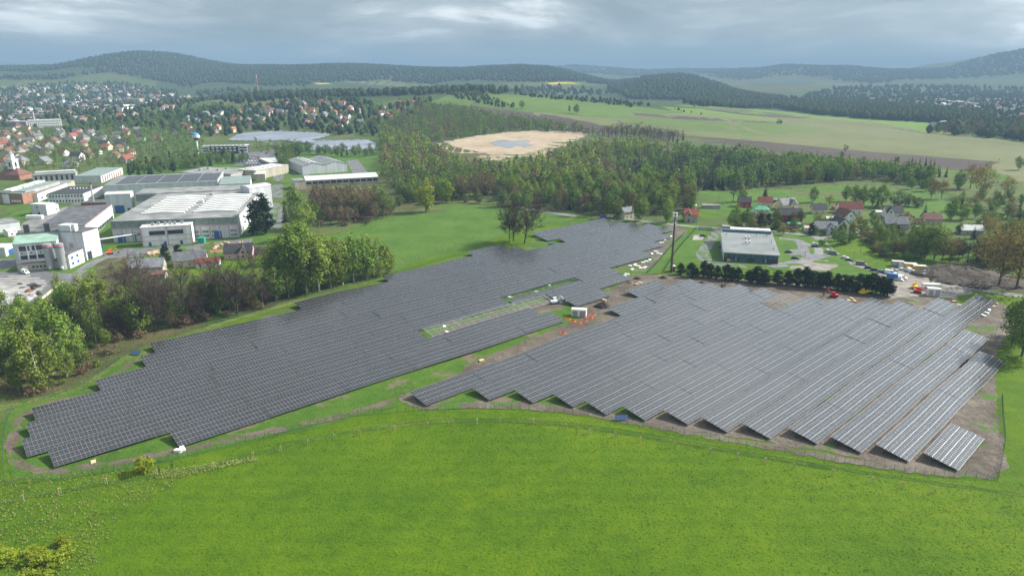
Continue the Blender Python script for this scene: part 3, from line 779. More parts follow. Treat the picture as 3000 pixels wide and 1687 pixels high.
# kinds: nominal height, builders for near and far, materials, words for labels
def B(H, rad, base, shape, vs_=1.0, nc=46, per=26, leaf=0.6, limbs=9):
    return lambda seed, far: broadleaf(H, rad, base, seed, nc if not far else max(14, nc//3), per if not far else 9, leaf if not far else leaf*2.3, shape, vs_, None, limbs if not far else 3, 6 if not far else 4)
KINDS = {
 'birch_tree':  (20.0, B(20, 4.5, 0.07, 'birch', 1.7, 70, 34, 0.50, 14), 'birch_leaves', 'birch_bark', 'birch'),
 'green_tree':  (18.0, B(18, 5.6, 0.14, 'round', 1.0, 66, 38, 0.52, 12), 'green_leaves', 'bark', 'broadleaf tree'),
 'fresh_tree':  (20.0, B(20, 5.2, 0.06, 'birch', 1.1, 60, 34, 0.62, 8), 'fresh_leaves', 'bark', 'bright yellow-green tree'),
 'poplar_tree': (20.0, B(20, 3.0, 0.12, 'poplar', 1.6, 46, 28, 0.6, 8), 'green_leaves', 'bark', 'slim upright tree'),
 'willow_tree': (12.0, B(12, 5.2, 0.05, 'round', 0.9, 46, 30, 0.6, 7), 'grey_leaves', 'bark', 'grey-green willow'),
 'budding_tree':(18.0, B(18, 3.9, 0.2, 'round', 1.4, 50, 17, 0.5, 26), 'budding_twigs', 'bark', 'brown budding tree'),
 'golden_tree': (20.0, B(20, 6.0, 0.2, 'round', 1.1, 60, 20, 0.6, 26), 'golden_buds', 'bark', 'tree with golden-brown buds'),
 'bare_tree':   (17.0, lambda s, far: baretree(17, 5.4, s, 13 if not far else 6, 7 if not far else 3, 24 if not far else 6, 0.06 if not far else .14, 1.5), 'bare_twigs', 'dark_bark', 'leafless tree'),
 'oak_tree':    (15.0, lambda s, far: baretree(15, 7.6, s, 20 if not far else 6, 8 if not far else 3, 28 if not far else 6, 0.06 if not far else .14, 1.4, 0.13), 'bare_twigs', 'dark_bark', 'leafless oak'),
 'spruce_tree': (17.0, lambda s, far: conifer(17, 3.3, s, 19 if not far else 8, 16 if not far else 6, 0.95 if not far else 2.0), 'spruce_needles', 'dark_bark', 'dark spruce'),
 'pine_tree':   (12.0, B(12, 3.0, 0.05, 'cone', 0.9, 52, 30, 0.55, 5), 'pine_needles', 'dark_bark', 'dark pine'),
 'bush':        (4.0, B(4, 2.4, 0.0, 'round', 0.9, 22, 26, 0.42, 4), 'green_leaves', 'bark', 'round bush'),
 'yellow_bush': (5.0, B(5, 2.5, 0.08, 'round', 1.1, 26, 44, 0.36, 6), 'fresh_leaves', 'bark', 'yellow-green shrub'),
 'brown_bush':  (4.0, B(4, 2.6, 0.0, 'round', 0.9, 22, 18, 0.42, 14), 'budding_twigs', 'bark', 'brown twiggy bush'),
}
PROTO, PFAR = {}, {}
for i, (k, (H, fn, lm, bm, _)) in enumerate(KINDS.items()):
    PROTO[k] = []; PFAR[k] = []
    for s in range(3):
        (tv, tf), (cv, cf) = fn(100*i+s, False)
        PROTO[k].append((np_mesh('trunk', tv, tf, [MATS[bm]]), np_mesh('crown', cv, cf, [MATS[lm]], smooth=False)))
        (tv, tf), (cv, cf) = fn(100*i+s, True)
        PFAR[k].append((tv, tf, cv, cf))
TREES = []
def top_height(x, y, yt):
    p = P(x, y); d = ray(x, yt); t = p.y/d[1]
    return p, max(1.5, CAM_H + d[2]*t - p.z)
def put_tree(kind, p, H, label, group=None, wide=1.0, cat=None):
    t = thing(kind, label, cat or ('bush' if 'bush' in kind else 'tree'), (p[0], p[1], p[2]-0.05), rnd.uniform(0, 6.28), group)
    k = H/KINDS[kind][0]
    t.scale = (k*wide, k*wide, k)
    a, b = PROTO[kind][rnd.randrange(3)]
    ob('trunk', a, t); ob('crown', b, t)
    TREES.append((p[0], p[1]))
    return t
def tree(kind, x, y, yt, label, wide=1.0, group=None):
    p, H = top_height(x, y, yt)
    return put_tree(kind, p, H, label, group, wide)

# single trees one can tell apart
tree('birch_tree', 143, 927, 772, 'biggest sunlit birch at the left edge, behind the smaller front birch', 1.1)
tree('birch_tree', 103, 982, 828, 'small sunlit birch in front of the biggest one, left edge', 1.15)
tree('birch_tree', 4, 935, 790, 'birch cut by the left edge of the picture', 1.1)
tree('birch_tree', 60, 880, 775, 'birch half hidden behind the biggest left birch', 1.1)
tree('birch_tree', 190, 905, 790, 'slim birch just right of the biggest left birch', 0.9)
tree('oak_tree', 360, 834, 722, 'leafless tree near the fence, left one of a close pair', .8)
tree('oak_tree', 392, 834, 718, 'leafless tree near the fence, right one of a close pair', .75)
tree('oak_tree', 597, 792, 664, 'broad leafless oak in front of the red-roofed house', 0.95)
tree('birch_tree', 243, 862, 755, 'thin half-leafed birch left of the leafless pair', 0.8)
tree('birch_tree', 215, 815, 690, 'tall birch at the left end of the thicket below the road', 1.0)
tree('birch_tree', 252, 800, 680, 'second tall birch in the thicket below the road', 0.9)
tree('green_tree', 180, 800, 708, 'green tree at the lower end of the asphalt works road', 0.8)
tree('birch_tree', 553, 785, 676, 'leaning pale-trunked birch left of the broad leafless oak', 0.8)
tree('birch_tree', 640, 770, 690, 'thin birch right of the broad leafless oak', 0.75)
tree('birch_tree', 500, 778, 690, 'birch with dark undergrowth between the two leafless groups', 0.9)
tree('bare_tree', 520, 795, 700, 'leafless tree left of the leaning birch', 1.0)
tree('bare_tree', 320, 765, 672, 'leafless tree in front of the hidden grey house', 1.2)
tree('bare_tree', 345, 742, 650, 'leafless tree beside the grey house by the works', 1.0)
tree('birch_tree', 727, 748, 660, 'short birch at the left foot of the big birch stand', 0.9)
tree('budding_tree', 690, 756, 690, 'brown tree left of the big birch stand', 0.9)
for i, (x, y, yt) in enumerate([(705,732,606),(738,735,574),(772,738,604),(803,733,598),(832,724,600),(862,716,606),(890,709,592),(922,703,590),(955,696,598),(977,688,618),(762,700,560),(722,690,592),(812,690,590),(850,690,592),(930,680,594),(795,712,590),(690,700,612),(745,660,556)]):
    tree('birch_tree', x, y, yt, f'birch in the big stand above the solar field, {ORD[i] if i < 16 else ["seventeenth","last"][i-16]} of the stand', 1.15, 'big birch stand')
tree('oak_tree', 1281, 609, 533, 'left leafless tree of the three standing in the solar field', .75)
tree('bare_tree', 1292, 606, 536, 'slender leafless tree in the middle of three in the solar field', 1.2)
tree('oak_tree', 1319, 613, 529, 'broad leafless oak, right one of three in the solar field', 1.15)
tree('pine_tree', 648, 592, 492, 'big dark pine beside the factory hall, left of two', 1.25)
tree('pine_tree', 668, 588, 484, 'big dark pine beside the works road, right of two', 1.2)
tree('pine_tree', 418, 660, 612, 'dark pine by the timber pile, left of two', 1.3)
tree('pine_tree', 450, 652, 610, 'dark pine by the timber pile, right of two', 1.3)
tree('spruce_tree', 718, 560, 500, 'dark conifer on the right side of the works road', 1.0)
tree('birch_tree', 745, 575, 470, 'tall birch right of the works road', 1.1)
tree('birch_tree', 775, 580, 500, 'second birch right of the works road', 1.1)
tree('birch_tree', 760, 605, 520, 'birch low on the right side of the works road', 1.1)
for i, (x, y, yt) in enumerate([(800,545,460),(822,550,466),(845,552,470),(868,552,468),(888,548,470),(905,550,474),(925,545,470),(942,548,476),(835,535,455),(880,530,455),(915,530,462)]):
    tree('budding_tree', x, y, yt, f'brown budding tree in the grove below the long shed, {ORD[i]} of the grove', 0.9, 'brown grove below the long shed')
tree('green_tree', 964, 548, 476, 'green tree at the right end of the brown grove', 0.9)
tree('green_tree', 985, 540, 490, 'round yellowish tree beside the right end of the brown grove', 0.9)
tree('fresh_tree', 1072, 534, 448, 'bright yellow-green tree at the meadow edge, left of two', 1.0)
tree('fresh_tree', 1122, 511, 447, 'bright yellow-green tree at the meadow edge, right of two', 1.05)
tree('willow_tree', 1006, 517, 487, 'rounded grey-green willow left of the bright trees', 0.9)
tree('willow_tree', 1262, 521, 466, 'grey-green willow standing alone where the road meets the meadow', 0.8)
tree('willow_tree', 1172, 510, 489, 'low round willow bush at the meadow top, left of two', 1.0)
tree('willow_tree', 1204, 512, 485, 'low round willow bush at the meadow top, right of two', 1.0)
for i, (x, y, yt) in enumerate([(1150,500,432),(1165,504,430),(1182,500,436),(1198,498,424),(1212,502,426),(1228,500,430),(1240,496,440)]):
    tree('budding_tree', x, y, yt, f'brown budding tree behind the two willow bushes, {ORD[i]} from the left', 0.85, 'brown trees above the meadow')
tree('bare_tree', 1462, 543, 496, 'leafless tree beside the road end, first from the left')
tree('bare_tree', 1509, 544, 494, 'leafless tree at the parked blue car, left of it')
tree('birch_tree', 1549, 549, 490, 'full green birch right of the parked blue car', 1.2)
tree('bare_tree', 1577, 545, 486, 'pale leafless birch between two green birches', 0.8)
tree('birch_tree', 1609, 556, 484, 'full green birch left of the dark two-storey house', 1.2)
tree('birch_tree', 1679, 562, 498, 'slim birch beside the tall mast top', 0.9)
tree('yellow_bush', 365, 1187, 1146, 'yellow-green shrub alone on the near meadow beside the fence', 1.0)
tree('bush', 921, 567, 556, 'small round bush alone at the meadow edge by the ditch', 0.9)
tree('golden_tree', 2512, 722, 556, 'tall golden-brown tree at the right edge, left of two', 1.0)
tree('golden_tree', 2556, 728, 560, 'tall golden-brown tree at the right edge, cut by the frame', 1.1)
for i, (x, y, yt) in enumerate([(2545,868,760),(2570,895,740),(2590,850,735)]):
    tree('green_tree', x, y, yt, 'dark green tree at the right edge beside the bare soil, ' + ['front one', 'middle one', 'rear one'][i], 1.0)
for i, (zx, zb, zt) in enumerate([(410,655,574),(482,668,580),(520,672,600),(560,672,575),(592,676,572),(640,680,600),(700,686,590),(740,690,604),(784,694,604),(838,700,606),(895,706,598),(948,712,616),(1030,716,612),(1090,722,618),(1140,726,606),(1200,732,610),(1250,738,618),(1300,742,624),(1335,746,630),(1395,750,636),(1440,754,634),(1484,758,650),(1530,762,652),(1585,766,640),(1622,772,636),(1680,780,646),(1722,786,660)]):
    tree('pine_tree', 1545.6+zx/2.5+rnd.uniform(-3,3), 429.3+zb/2.5+rnd.uniform(-1,1), 429.3+zt/2.5+rnd.uniform(-5,4), 'dark pine of the row before the grey hall, ' + (ORD[i] if i < 16 else ['seventeenth','eighteenth','nineteenth','twentieth','twenty-first','twenty-second','twenty-third','twenty-fourth','twenty-fifth','twenty-sixth','last'][i-16]) + ' from the mast', rnd.uniform(1.5,2.0), 'pine row before the hall')
# hamlet trees (plan points of the 1800-3000 view)
def HZ(zx, zy): return 1545.6+zx/2.5, 429.3+zy/2.5
for kind, zx, zb, zt, wd, lab in [
    ('spruce_tree',228,225,118,1.0,'dark spruce left of the dark two-storey house'),
    ('birch_tree',335,325,180,0.9,'slim birch in front of the dark two-storey house'),
    ('birch_tree',758,362,205,1.1,'leafy tree on the verge left of the black spruces, left of two'),
    ('green_tree',828,362,232,0.9,'leafy tree on the verge left of the black spruces, right of two'),
    ('pine_tree',918,345,262,1.4,'black-green pine left of the red house'),
    ('pine_tree',965,345,258,1.4,'black-green pine touching the red house'),
    ('bare_tree',745,200,85,1.0,'grey leafless tree on the lawn above the hamlet'),
    ('birch_tree',800,195,85,1.1,'pale green tree beside the grey leafless tree above the hamlet'),
    ('spruce_tree',945,190,80,1.3,'wide dark spruce standing above the hamlet'),
    ('birch_tree',1250,200,100,1.2,'pale tree alone above the white villa'),
    ('golden_tree',1350,225,150,1.3,'brown-leafed tree between two hamlet houses'),
    ('green_tree',1455,195,90,1.0,'front tree of the grove on the valley lawn, left'),
    ('green_tree',1510,215,85,1.0,'front tree of the grove on the valley lawn, second'),
    ('birch_tree',1560,215,85,1.2,'birch of the grove on the valley lawn, middle'),
    ('green_tree',1620,225,95,1.0,'front tree of the grove on the valley lawn, third'),
    ('birch_tree',1680,225,85,1.2,'birch of the grove on the valley lawn, right'),
    ('spruce_tree',1648,240,150,1.2,'dark spruce in front of the grove on the valley lawn'),
    ('willow_tree',1780,225,110,1.2,'grey willow right of the valley grove'),
    ('willow_tree',1850,225,140,1.2,'low grey willow right of the valley grove'),
    ('willow_tree',1910,230,160,1.1,'lowest willow at the right end of the valley grove'),
    ('golden_tree',1990,180,40,0.9,'golden tree of a pair on the far lawn, left'),
    ('golden_tree',2055,180,50,0.9,'golden tree of a pair on the far lawn, right'),
    ('spruce_tree',1945,310,195,1.1,'dark spruce right of the grey-roofed house'),
    ('birch_tree',2110,310,180,1.2,'round green tree beyond the last hamlet house'),
    ('willow_tree',1660,255,215,1.3,'willow bush behind the hamlet lane'),
    ('green_tree',1545,350,285,1.0,'dark round tree beside the white gabled house'),
    ('willow_tree',1625,310,248,1.0,'pale willow by the lane bend'),
    ('brown_bush',1850,350,262,1.4,'brown bush right of the grey house'),
    ('green_tree',1655,440,330,1.0,'tree right of the lane, upper'),
    ('green_tree',1740,455,340,1.0,'tree right of the lane, second'),
    ('bush',1570,420,375,1.3,'round bush at the lane corner'),
    ('bush',1305,475,430,1.0,'round bush by the hall gate'),
    ('green_tree',1420,470,375,1.2,'dark tree at the gate of the hall lane'),
    ('green_tree',1470,460,380,1.2,'grey-green tree at the gate of the hall lane'),
    ('golden_tree',1060,405,335,1.4,'brownish hedge tree behind the hall, left'),
    ('golden_tree',1270,330,265,1.5,'brownish tree in front of the white villa'),
    ('bush',1000,370,335,1.5,'hedge bush behind the hall'),
    ('green_tree',2165,400,325,0.9,'bright tree left of the ruined house'),
    ('willow_tree',1990,705,650,0.5,'tiny pale tree by the road at the containers')]:
    x, y = HZ(zx, zb); tree(kind, x, y, HZ(zx, zt)[1], lab, wd)
# the belt right of the lane, the field trees
for i, (zx, zb, zt, kind) in enumerate([(1650,520,430,'golden_tree'),(1700,530,440,'green_tree'),(1760,530,420,'green_tree'),(1810,540,430,'golden_tree'),(1860,545,400,'birch_tree'),(1910,545,330,'birch_tree'),(1960,540,345,'birch_tree'),(2010,560,330,'green_tree'),(2060,570,400,'golden_tree'),(2110,575,420,'golden_tree'),(2160,575,450,'bare_tree'),(2220,580,440,'bare_tree'),(2280,580,430,'golden_tree'),(2340,600,380,'golden_tree'),(2390,590,360,'golden_tree'),(2440,560,350,'green_tree'),(2490,540,300,'green_tree'),(2540,520,310,'green_tree'),(2350,420,320,'golden_tree'),(2440,430,330,'golden_tree'),(2520,420,240,'spruce_tree'),(2470,300,200,'green_tree'),(2540,290,180,'spruce_tree'),(2400,320,260,'bush'),(2340,310,270,'brown_bush')]):
    x, y = HZ(zx, zb); tree(kind, x, y, HZ(zx, zt)[1], f'{KINDS[kind][4]} in the belt right of the lane, {(ORD+["17th","18th","19th","20th","21st","22nd","23rd","24th","25th"])[i]} from the lane', 1.15, 'tree belt right of the lane')
for x, y, yt, kind, lab in [(1313,275,252,'green_tree','single round tree on the hill pasture, leftmost'),(1432,284,263,'poplar_tree','slimmer tree of the pair on the hill pasture'),(1450,287,262,'green_tree','rounder tree of the pair on the hill pasture'),
                        (1746,271,262,'green_tree','single tree on the skyline of the pale field'),(2126,385,366,'bare_tree','large leafless tree behind the wood, by the ploughed strip'),(2562,428,392,'green_tree','dark tree at the right edge on the pale field'),
                        (2440,475,408,'golden_tree','big golden tree at the end of the ploughed strip, left'),(2470,498,405,'golden_tree','big golden tree at the end of the ploughed strip, middle'),(2410,478,425,'birch_tree','pale tree left of the big golden ones'),
                        (2530,500,440,'golden_tree','golden tree nearest the right edge beyond the lawn'),(1960,312,300,'bush','bush on the boundary of the young crop')]:
    tree(kind, x, y, yt, lab, 1.1)
for i, (zx, zy, h) in enumerate([(1600,985,10),(1620,1020,9),(1700,1010,10),(1725,1005,11),(1745,1015,10),(1780,1018,11),(1830,1000,10),(1865,1005,9),(1890,1030,11),(1925,1055,9),(1935,1080,9),(1985,1080,10)]):
    p = P((2000+zx/2.576)/1.1646, (100+zy/2.576)/1.1646)
    put_tree('spruce_tree', p, h*1.25, f'spruce at the top of the valley lawn, {ORD[i]} from the left', 'spruces above the valley lawn', 1.0)

# woods: nearest trees singly, the rest as one mass per wood
def scatter(poly, spacing, seed, holes=()):
    rs = np.random.RandomState(seed)
    w_ = [(p.x, p.y) for p in (P(*q) for q in poly)]
    xs = [p[0] for p in w_]; ys = [p[1] for p in w_]
    gx, gy = np.meshgrid(np.arange(min(xs), max(xs), spacing), np.arange(min(ys), max(ys), spacing))
    gx = gx.ravel() + rs.uniform(-.48,.48,gx.size)*spacing; gy = gy.ravel() + rs.uniform(-.48,.48,gy.size)*spacing
    k = inpoly(gx, gy, w_)
    for h in holes:
        hw = [(p.x, p.y) for p in (P(*q) for q in h)]
        k &= ~inpoly(gx, gy, hw)
    return gx[k], gy[k]
def mass(name, label, cat, pts, mats_words):
    """many far trees in one object; pts = list of (x, y, H, kind, wide)"""
    groups = {}
    for p in pts: groups.setdefault(p[3], []).append(p)
    slots, vs, fs, mi, o = [], [], [], [], 0
    rs = np.random.RandomState(len(pts))
    for kind, ps in groups.items():
        lm, bm = KINDS[kind][2], KINDS[kind][3]
        for m in (lm, bm):
            if m not in slots: slots.append(m)
        for v in range(3):
            sub = ps[v::3]
            if not sub: continue
            tv, tf, cv, cf = PFAR[kind][v]
            A = np.array([(p[0], p[1], p[2]/KINDS[kind][0], p[4]) for p in sub])
            an = rs.uniform(0, 6.28, len(A)); ca, sa = np.cos(an), np.sin(an)
            z = hgt(A[:,0], A[:,1])
            for V, F, m in ((cv, cf, lm), (tv, tf, bm)):
                w_ = (A[:,2]*A[:,3])[:,None]
                X = (V[None,:,0]*ca[:,None] - V[None,:,1]*sa[:,None])*w_ + A[:,0:1]
                Y = (V[None,:,0]*sa[:,None] + V[None,:,1]*ca[:,None])*w_ + A[:,1:2]
                Z = V[None,:,2]*A[:,2:3] + z[:,None]
                vs.append(np.stack([X,Y,Z], -1).reshape(-1,3))
                fs.append((F[None] + (np.arange(len(A))*len(V))[:,None,None]).reshape(-1,4) + o)
                mi.append(np.full(len(A)*len(F), slots.index(m), np.int32))
                o += len(A)*len(V)
    if not vs: return
    me = np_mesh(name, np.concatenate(vs), np.concatenate(fs), [MATS[s] for s in slots], smooth=False)
    me.polygons.foreach_set('material_index', np.concatenate(mi)); me.update()
    ob(name, me, kind='stuff', label=label, category=cat)
def pick(rs, mix):
    r = rs.uniform(0, sum(m[1] for m in mix)); a = 0
    for m in mix:
        a += m[1]
        if r <= a: return m
    return mix[-1]
def nth(n): return f'{n}' + ('th' if 10 <= n % 100 <= 20 else {1:'st',2:'nd',3:'rd'}.get(n % 10, 'th'))
def wood(name, label, poly, spacing, seed, mix, near=0, holes=(), words='wood', cat='wood'):
    rs = np.random.RandomState(seed)
    gx, gy = scatter(poly, spacing, seed, holes)
    o = np.argsort(np.hypot(gx, gy))
    far, close = [], {}
    for n, i in enumerate(o):
        kind, _, h0, h1 = pick(rs, mix)
        H = rs.uniform(h0, h1); q = (gx[i], gy[i], H, kind, rs.uniform(.95,1.35))
        if n < near: close.setdefault(kind, []).append(q)
        else: far.append(q)
    for kind, qs in close.items():
        qs.sort(key=lambda q: q[0]/q[1])
        for n, q in enumerate(qs):
            put_tree(kind, (q[0], q[1], gz(q[0], q[1])), q[2], f'{KINDS[kind][4]} edging {words}, {nth(n+1)} such from the left', f'near edge of {words}', q[4])
    if far: mass(name, label, cat, far, None)
BIR = [('birch_tree',5,11,22),('green_tree',2.2,9,17),('budding_tree',2.4,11,20),('poplar_tree',1.5,14,22),('bare_tree',.8,11,17),('spruce_tree',.9,10,17),('willow_tree',1.2,5,9)]
wood('birch_wood', 'birch and broadleaf wood around the reed bed', [(1300,525),(1250,480),(1240,452),(1160,445),(1000,450),(960,430),(960,352),(1020,346),(1080,372),(1110,400),(1190,430),(1290,438),(1370,415),(1430,386),(1510,374),(1640,374),(1700,394),(1540,400),(1530,440),(1600,470),(1740,480),(1750,535),(1640,545),(1450,535)], 9.0, 3, BIR, 230, words='the birch wood')
wood('spruce_wood', 'dark spruce plantation in the middle of the wood', [(1545,415),(1690,396),(1800,400),(1960,422),(2000,446),(1940,470),(1800,482),(1740,478),(1610,468),(1540,440)], 6.3, 5, [('spruce_tree',6,10,14),('birch_tree',0.5,14,18),('poplar_tree',0.3,14,18)], 30, words='the spruce plantation')
wood('birch_wood', 'broadleaf wood along the lower edge of the ploughed strip', [(1700,380),(1840,396),(2060,420),(2200,430),(2360,455),(2330,466),(2200,452),(2060,462),(1960,470),(2010,446),(1970,425),(1810,402),(1700,394)], 8.0, 8, [('green_tree',3,13,18),('birch_tree',2,14,20),('spruce_tree',1.6,12,17),('budding_tree',1,12,16),('poplar_tree',1.5,15,21)], 40, words='the wood below the ploughed strip')
wood('grey_wood', 'bare greyish trees along the field edge above the pond', [(1500,345),(1560,330),(1640,338),(1720,352),(1700,362),(1600,350)], 8, 9, [('bare_tree',3,12,17),('budding_tree',1,11,15)], 0)
wood('pond_wood', 'mixed wood between the pond and the hill pasture', [(950,345),(985,300),(1050,275),(1120,270),(1190,282),(1300,305),(1440,325),(1520,345),(1440,335),(1340,330),(1240,336),(1160,350),(1090,360),(1010,342)], 9.5, 12, [('green_tree',4,10,16),('budding_tree',2.5,11,16),('birch_tree',2,11,16),('willow_tree',2,7,10)], 0)
wood('scrub', 'grey-green scrub and willows inside the left-hand wood', [(960,445),(1000,455),(1150,432),(1240,445),(1250,490),(1130,505),(1000,512),(990,480)], 8.5, 14, [('birch_tree',3,11,18),('green_tree',3,10,15),('willow_tree',2,7,10),('budding_tree',2,11,16)], 45, words='the scrub left of the birch wood')
wood('thicket', 'brown twiggy thicket below the asphalt works road', [(230,800),(180,840),(250,880),(420,830),(620,790),(740,750),(700,725),(560,760),(440,740),(330,735),(260,760)], 6.0, 15, [('budding_tree',2,8,14),('brown_bush',3,3,6.5),('bare_tree',2.5,10,16),('birch_tree',2.6,10,18),('green_tree',1,7,12),('bush',1.2,2.5,5)], 150, words='the thicket below the works')
wood('thicket', 'undergrowth along the left edge beside the site fence', [(-60,960),(0,985),(80,1000),(190,960),(290,890),(230,870),(120,900),(0,930)], 5.5, 16, [('brown_bush',4,2,4),('bush',1,2,3.5),('budding_tree',1,4,8),('birch_tree',.6,8,13)], 50, words='the left-edge undergrowth')
wood('left_wood', 'birches and shrubs at the left edge below the white shed', [(-60,800),(60,790),(160,760),(190,780),(130,850),(60,880),(-60,900)], 8, 17, [('birch_tree',4,10,17),('bush',1,3,5),('green_tree',2,8,12)], 40, words='the left-edge birches')
wood('brown_grove', 'brown grove below the long grey shed', [(770,560),(790,500),(870,492),(960,500),(990,545),(940,560),(860,572)], 6.5, 18, [('budding_tree',4,10,15),('brown_bush',3,3,5),('birch_tree',1,11,16)], 60, words='the brown grove')
wood('garden_trees', 'garden trees and hedges of the hamlet', [(1700,555),(1740,540),(1900,545),(2060,560),(2200,570),(2380,600),(2440,640),(2300,640),(2140,620),(2060,595),(1900,580),(1740,570)], 9.5, 19, [('bush',2.5,2.5,5),('willow_tree',2,5,8),('green_tree',3,6,10),('brown_bush',1.5,2.5,5),('golden_tree',1.3,6,10),('birch_tree',1,8,13),('pine_tree',.6,6,9)], 230, holes=[[(1720,572),(1760,540),(1830,540),(1830,580)]], words='the hamlet gardens')
wood('lane_wood', 'bushes and trees filling the belt right of the lane', [(2160,612),(2200,602),(2330,630),(2460,640),(2600,660),(2600,700),(2440,664),(2300,660),(2210,648)], 9.5, 27, [('green_tree',3,7,12),('golden_tree',2.5,8,13),('birch_tree',1,9,14),('bush',2,3,5),('bare_tree',1,8,12),('willow_tree',1.5,5,8)], 120, words='the belt right of the lane')
wood('east_trees', 'loose trees at the right edge beyond the hamlet', [(2390,520),(2460,500),(2620,510),(2640,640),(2500,625),(2420,590)], 15, 28, [('green_tree',3,8,13),('golden_tree',2,9,14),('birch_tree',1,9,14),('bush',2,3,5),('spruce_tree',.7,9,14)], 80, words='the right-hand lawns')
wood('meadow_trees', 'trees along the far side of the valley lawn', [(1960,470),(2110,456),(2330,452),(2400,470),(2330,486),(2200,452)], 12, 20, [('bush',3,3,5),('green_tree',3,8,13),('willow_tree',2,5,8)], 40, words='the top of the valley lawn')
wood('works_trees', 'dark conifers and broadleaf trees behind the factory', [(310,445),(320,415),(450,396),(610,398),(640,408),(560,416),(440,434),(380,444)], 11, 21, [('spruce_tree',3,10,16),('green_tree',3,9,13),('pine_tree',1,9,12)], 60, words='the factory back row')
wood('works_trees', 'trees between the works buildings', [(690,400),(720,370),(760,372),(755,398),(725,430),(716,440)], 9, 22, [('green_tree',3,10,14),('spruce_tree',1.5,8,12),('pine_tree',1,8,11)], 18, words='the works road')
wood('works_trees', 'trees around the water tower and the far solar field', [(640,385),(640,368),(700,372),(820,384),(950,382),(950,392),(880,398),(760,390)], 14, 23, [('green_tree',4,9,14),('birch_tree',2,10,15),('spruce_tree',.8,9,13)], 30, words='the water tower')
# ---------------------------------------------------------------- building materials
mk('white_wall', (0.70,0.70,0.69), 0.8, 0.13, 0.35, streak=True)
mk('cool_wall', (0.56,0.58,0.60), 0.8, 0.13, 0.35, streak=True)
mk('cream_wall', (0.62,0.55,0.40), 0.85, 0.1, 0.2)
mk('beige_wall', (0.42,0.38,0.30), 0.85, 0.16, 0.35, streak=True)
mk('grey_wall', (0.36,0.35,0.33), 0.85, 0.15, 0.2)
mk('dark_wall', (0.055,0.06,0.07), 0.7, 0.15, 0.3)
mk('pink_wall', (0.56,0.40,0.40), 0.85, 0.1, 0.2)
mk('orange_wall', (0.62,0.35,0.16), 0.85, 0.1, 0.2)
mk('red_wall', (0.30,0.055,0.045), 0.8, 0.15, 0.3)
mk('brick_wall', (0.33,0.17,0.12), 0.85, 0.2, 0.6)
mk('blue_trim', (0.03,0.10,0.30), 0.5, 0.1, 0.3)
mk('teal_panel', (0.045,0.115,0.14), 0.45, 0.2, 0.3, spec=0.5)
mk('pink_trim', (0.48,0.30,0.33), 0.8, 0.12, 0.4)
mk('grey_roof', (0.215,0.22,0.215), 0.8, 0.28, 0.12, 0.03, 1.5)
mk('felt_roof', (0.10,0.103,0.11), 0.85, 0.35, 0.25, 0.02, 2.0, col2=None)
mk('black_roof', (0.045,0.047,0.052), 0.7, 0.2, 0.3)
mk('metal_roof', (0.195,0.21,0.207), 0.6, 0.16, 0.10, spec=0.15)
mk('pale_roof', (0.50,0.50,0.48), 0.7, 0.12, 0.15)
mk('green_roof', (0.24,0.36,0.29), 0.7, 0.15, 0.2)
mk('bright_green_roof', (0.07,0.30,0.17), 0.6, 0.1, 0.2)
mk('green_siding', (0.20,0.25,0.23), 0.7, 0.2, 0.5)
mk('red_tile', (0.27,0.085,0.055), 0.8, 0.18, 0.5, rvar=0.15)
mk('orange_tile', (0.38,0.135,0.075), 0.8, 0.15, 0.5, rvar=0.12)
mk('brown_tile', (0.15,0.075,0.055), 0.8, 0.2, 0.5, rvar=0.2)
mk('dark_red_tile', (0.15,0.04,0.032), 0.8, 0.2, 0.5)
mk('grey_tile', (0.16,0.165,0.18), 0.8, 0.2, 0.5, rvar=0.2)
mk('skylight', (0.80,0.80,0.76), 0.4, 0.05, 0.2, spec=0.5)
mk('window_glass', (0.03,0.035,0.045), 0.15, 0.2, 0.5, spec=0.6)
mk('white_frame', (0.78,0.78,0.77), 0.6, 0.04, 0.3)
mk('steel', (0.38,0.39,0.39), 0.45, 0.12, 0.4, metal=0.4, spec=0.5)
mk('dark_steel', (0.07,0.07,0.07), 0.6, 0.15, 0.4)
mk('yellow_paint', (0.62,0.42,0.03), 0.5, 0.1, 0.4)
mk('orange_paint', (0.75,0.16,0.04), 0.5, 0.1, 0.4)
mk('red_paint', (0.55,0.04,0.03), 0.5, 0.1, 0.4)
mk('green_paint', (0.03,0.33,0.22), 0.5, 0.1, 0.4)
mk('rust', (0.20,0.085,0.05), 0.9, 0.3, 1.0)
mk('wood_pale', (0.55,0.40,0.24), 0.8, 0.2, 1.2)
mk('wood_grey', (0.30,0.25,0.19), 0.85, 0.2, 1.2)
mk('concrete', (0.42,0.40,0.37), 0.85, 0.15, 0.4)
mk('black_soil', (0.03,0.027,0.024), 0.95, 0.3, 0.8, 0.15, 1.5)
mk('spoil_soil', (0.062,0.05,0.04), 0.95, 0.4, 0.5, 0.3, 1.2)
mk('brown_soil', (0.16,0.10,0.065), 0.95, 0.3, 0.8, 0.15, 1.5)
mk('hi_vis', (0.55,0.78,0.02), 0.7, 0.05, 0.5)
mk('skin', (0.45,0.29,0.21), 0.7, 0.05, 0.5)
mk('cloth_dark', (0.035,0.04,0.055), 0.9, 0.1, 0.5)
mk('white_sheet', (0.78,0.78,0.76), 0.6, 0.05, 0.3)
mk('rubber', (0.02,0.02,0.02), 0.8, 0.1, 1.0)
mk('bus_blue', (0.05,0.16,0.42), 0.4, 0.1, 0.4)

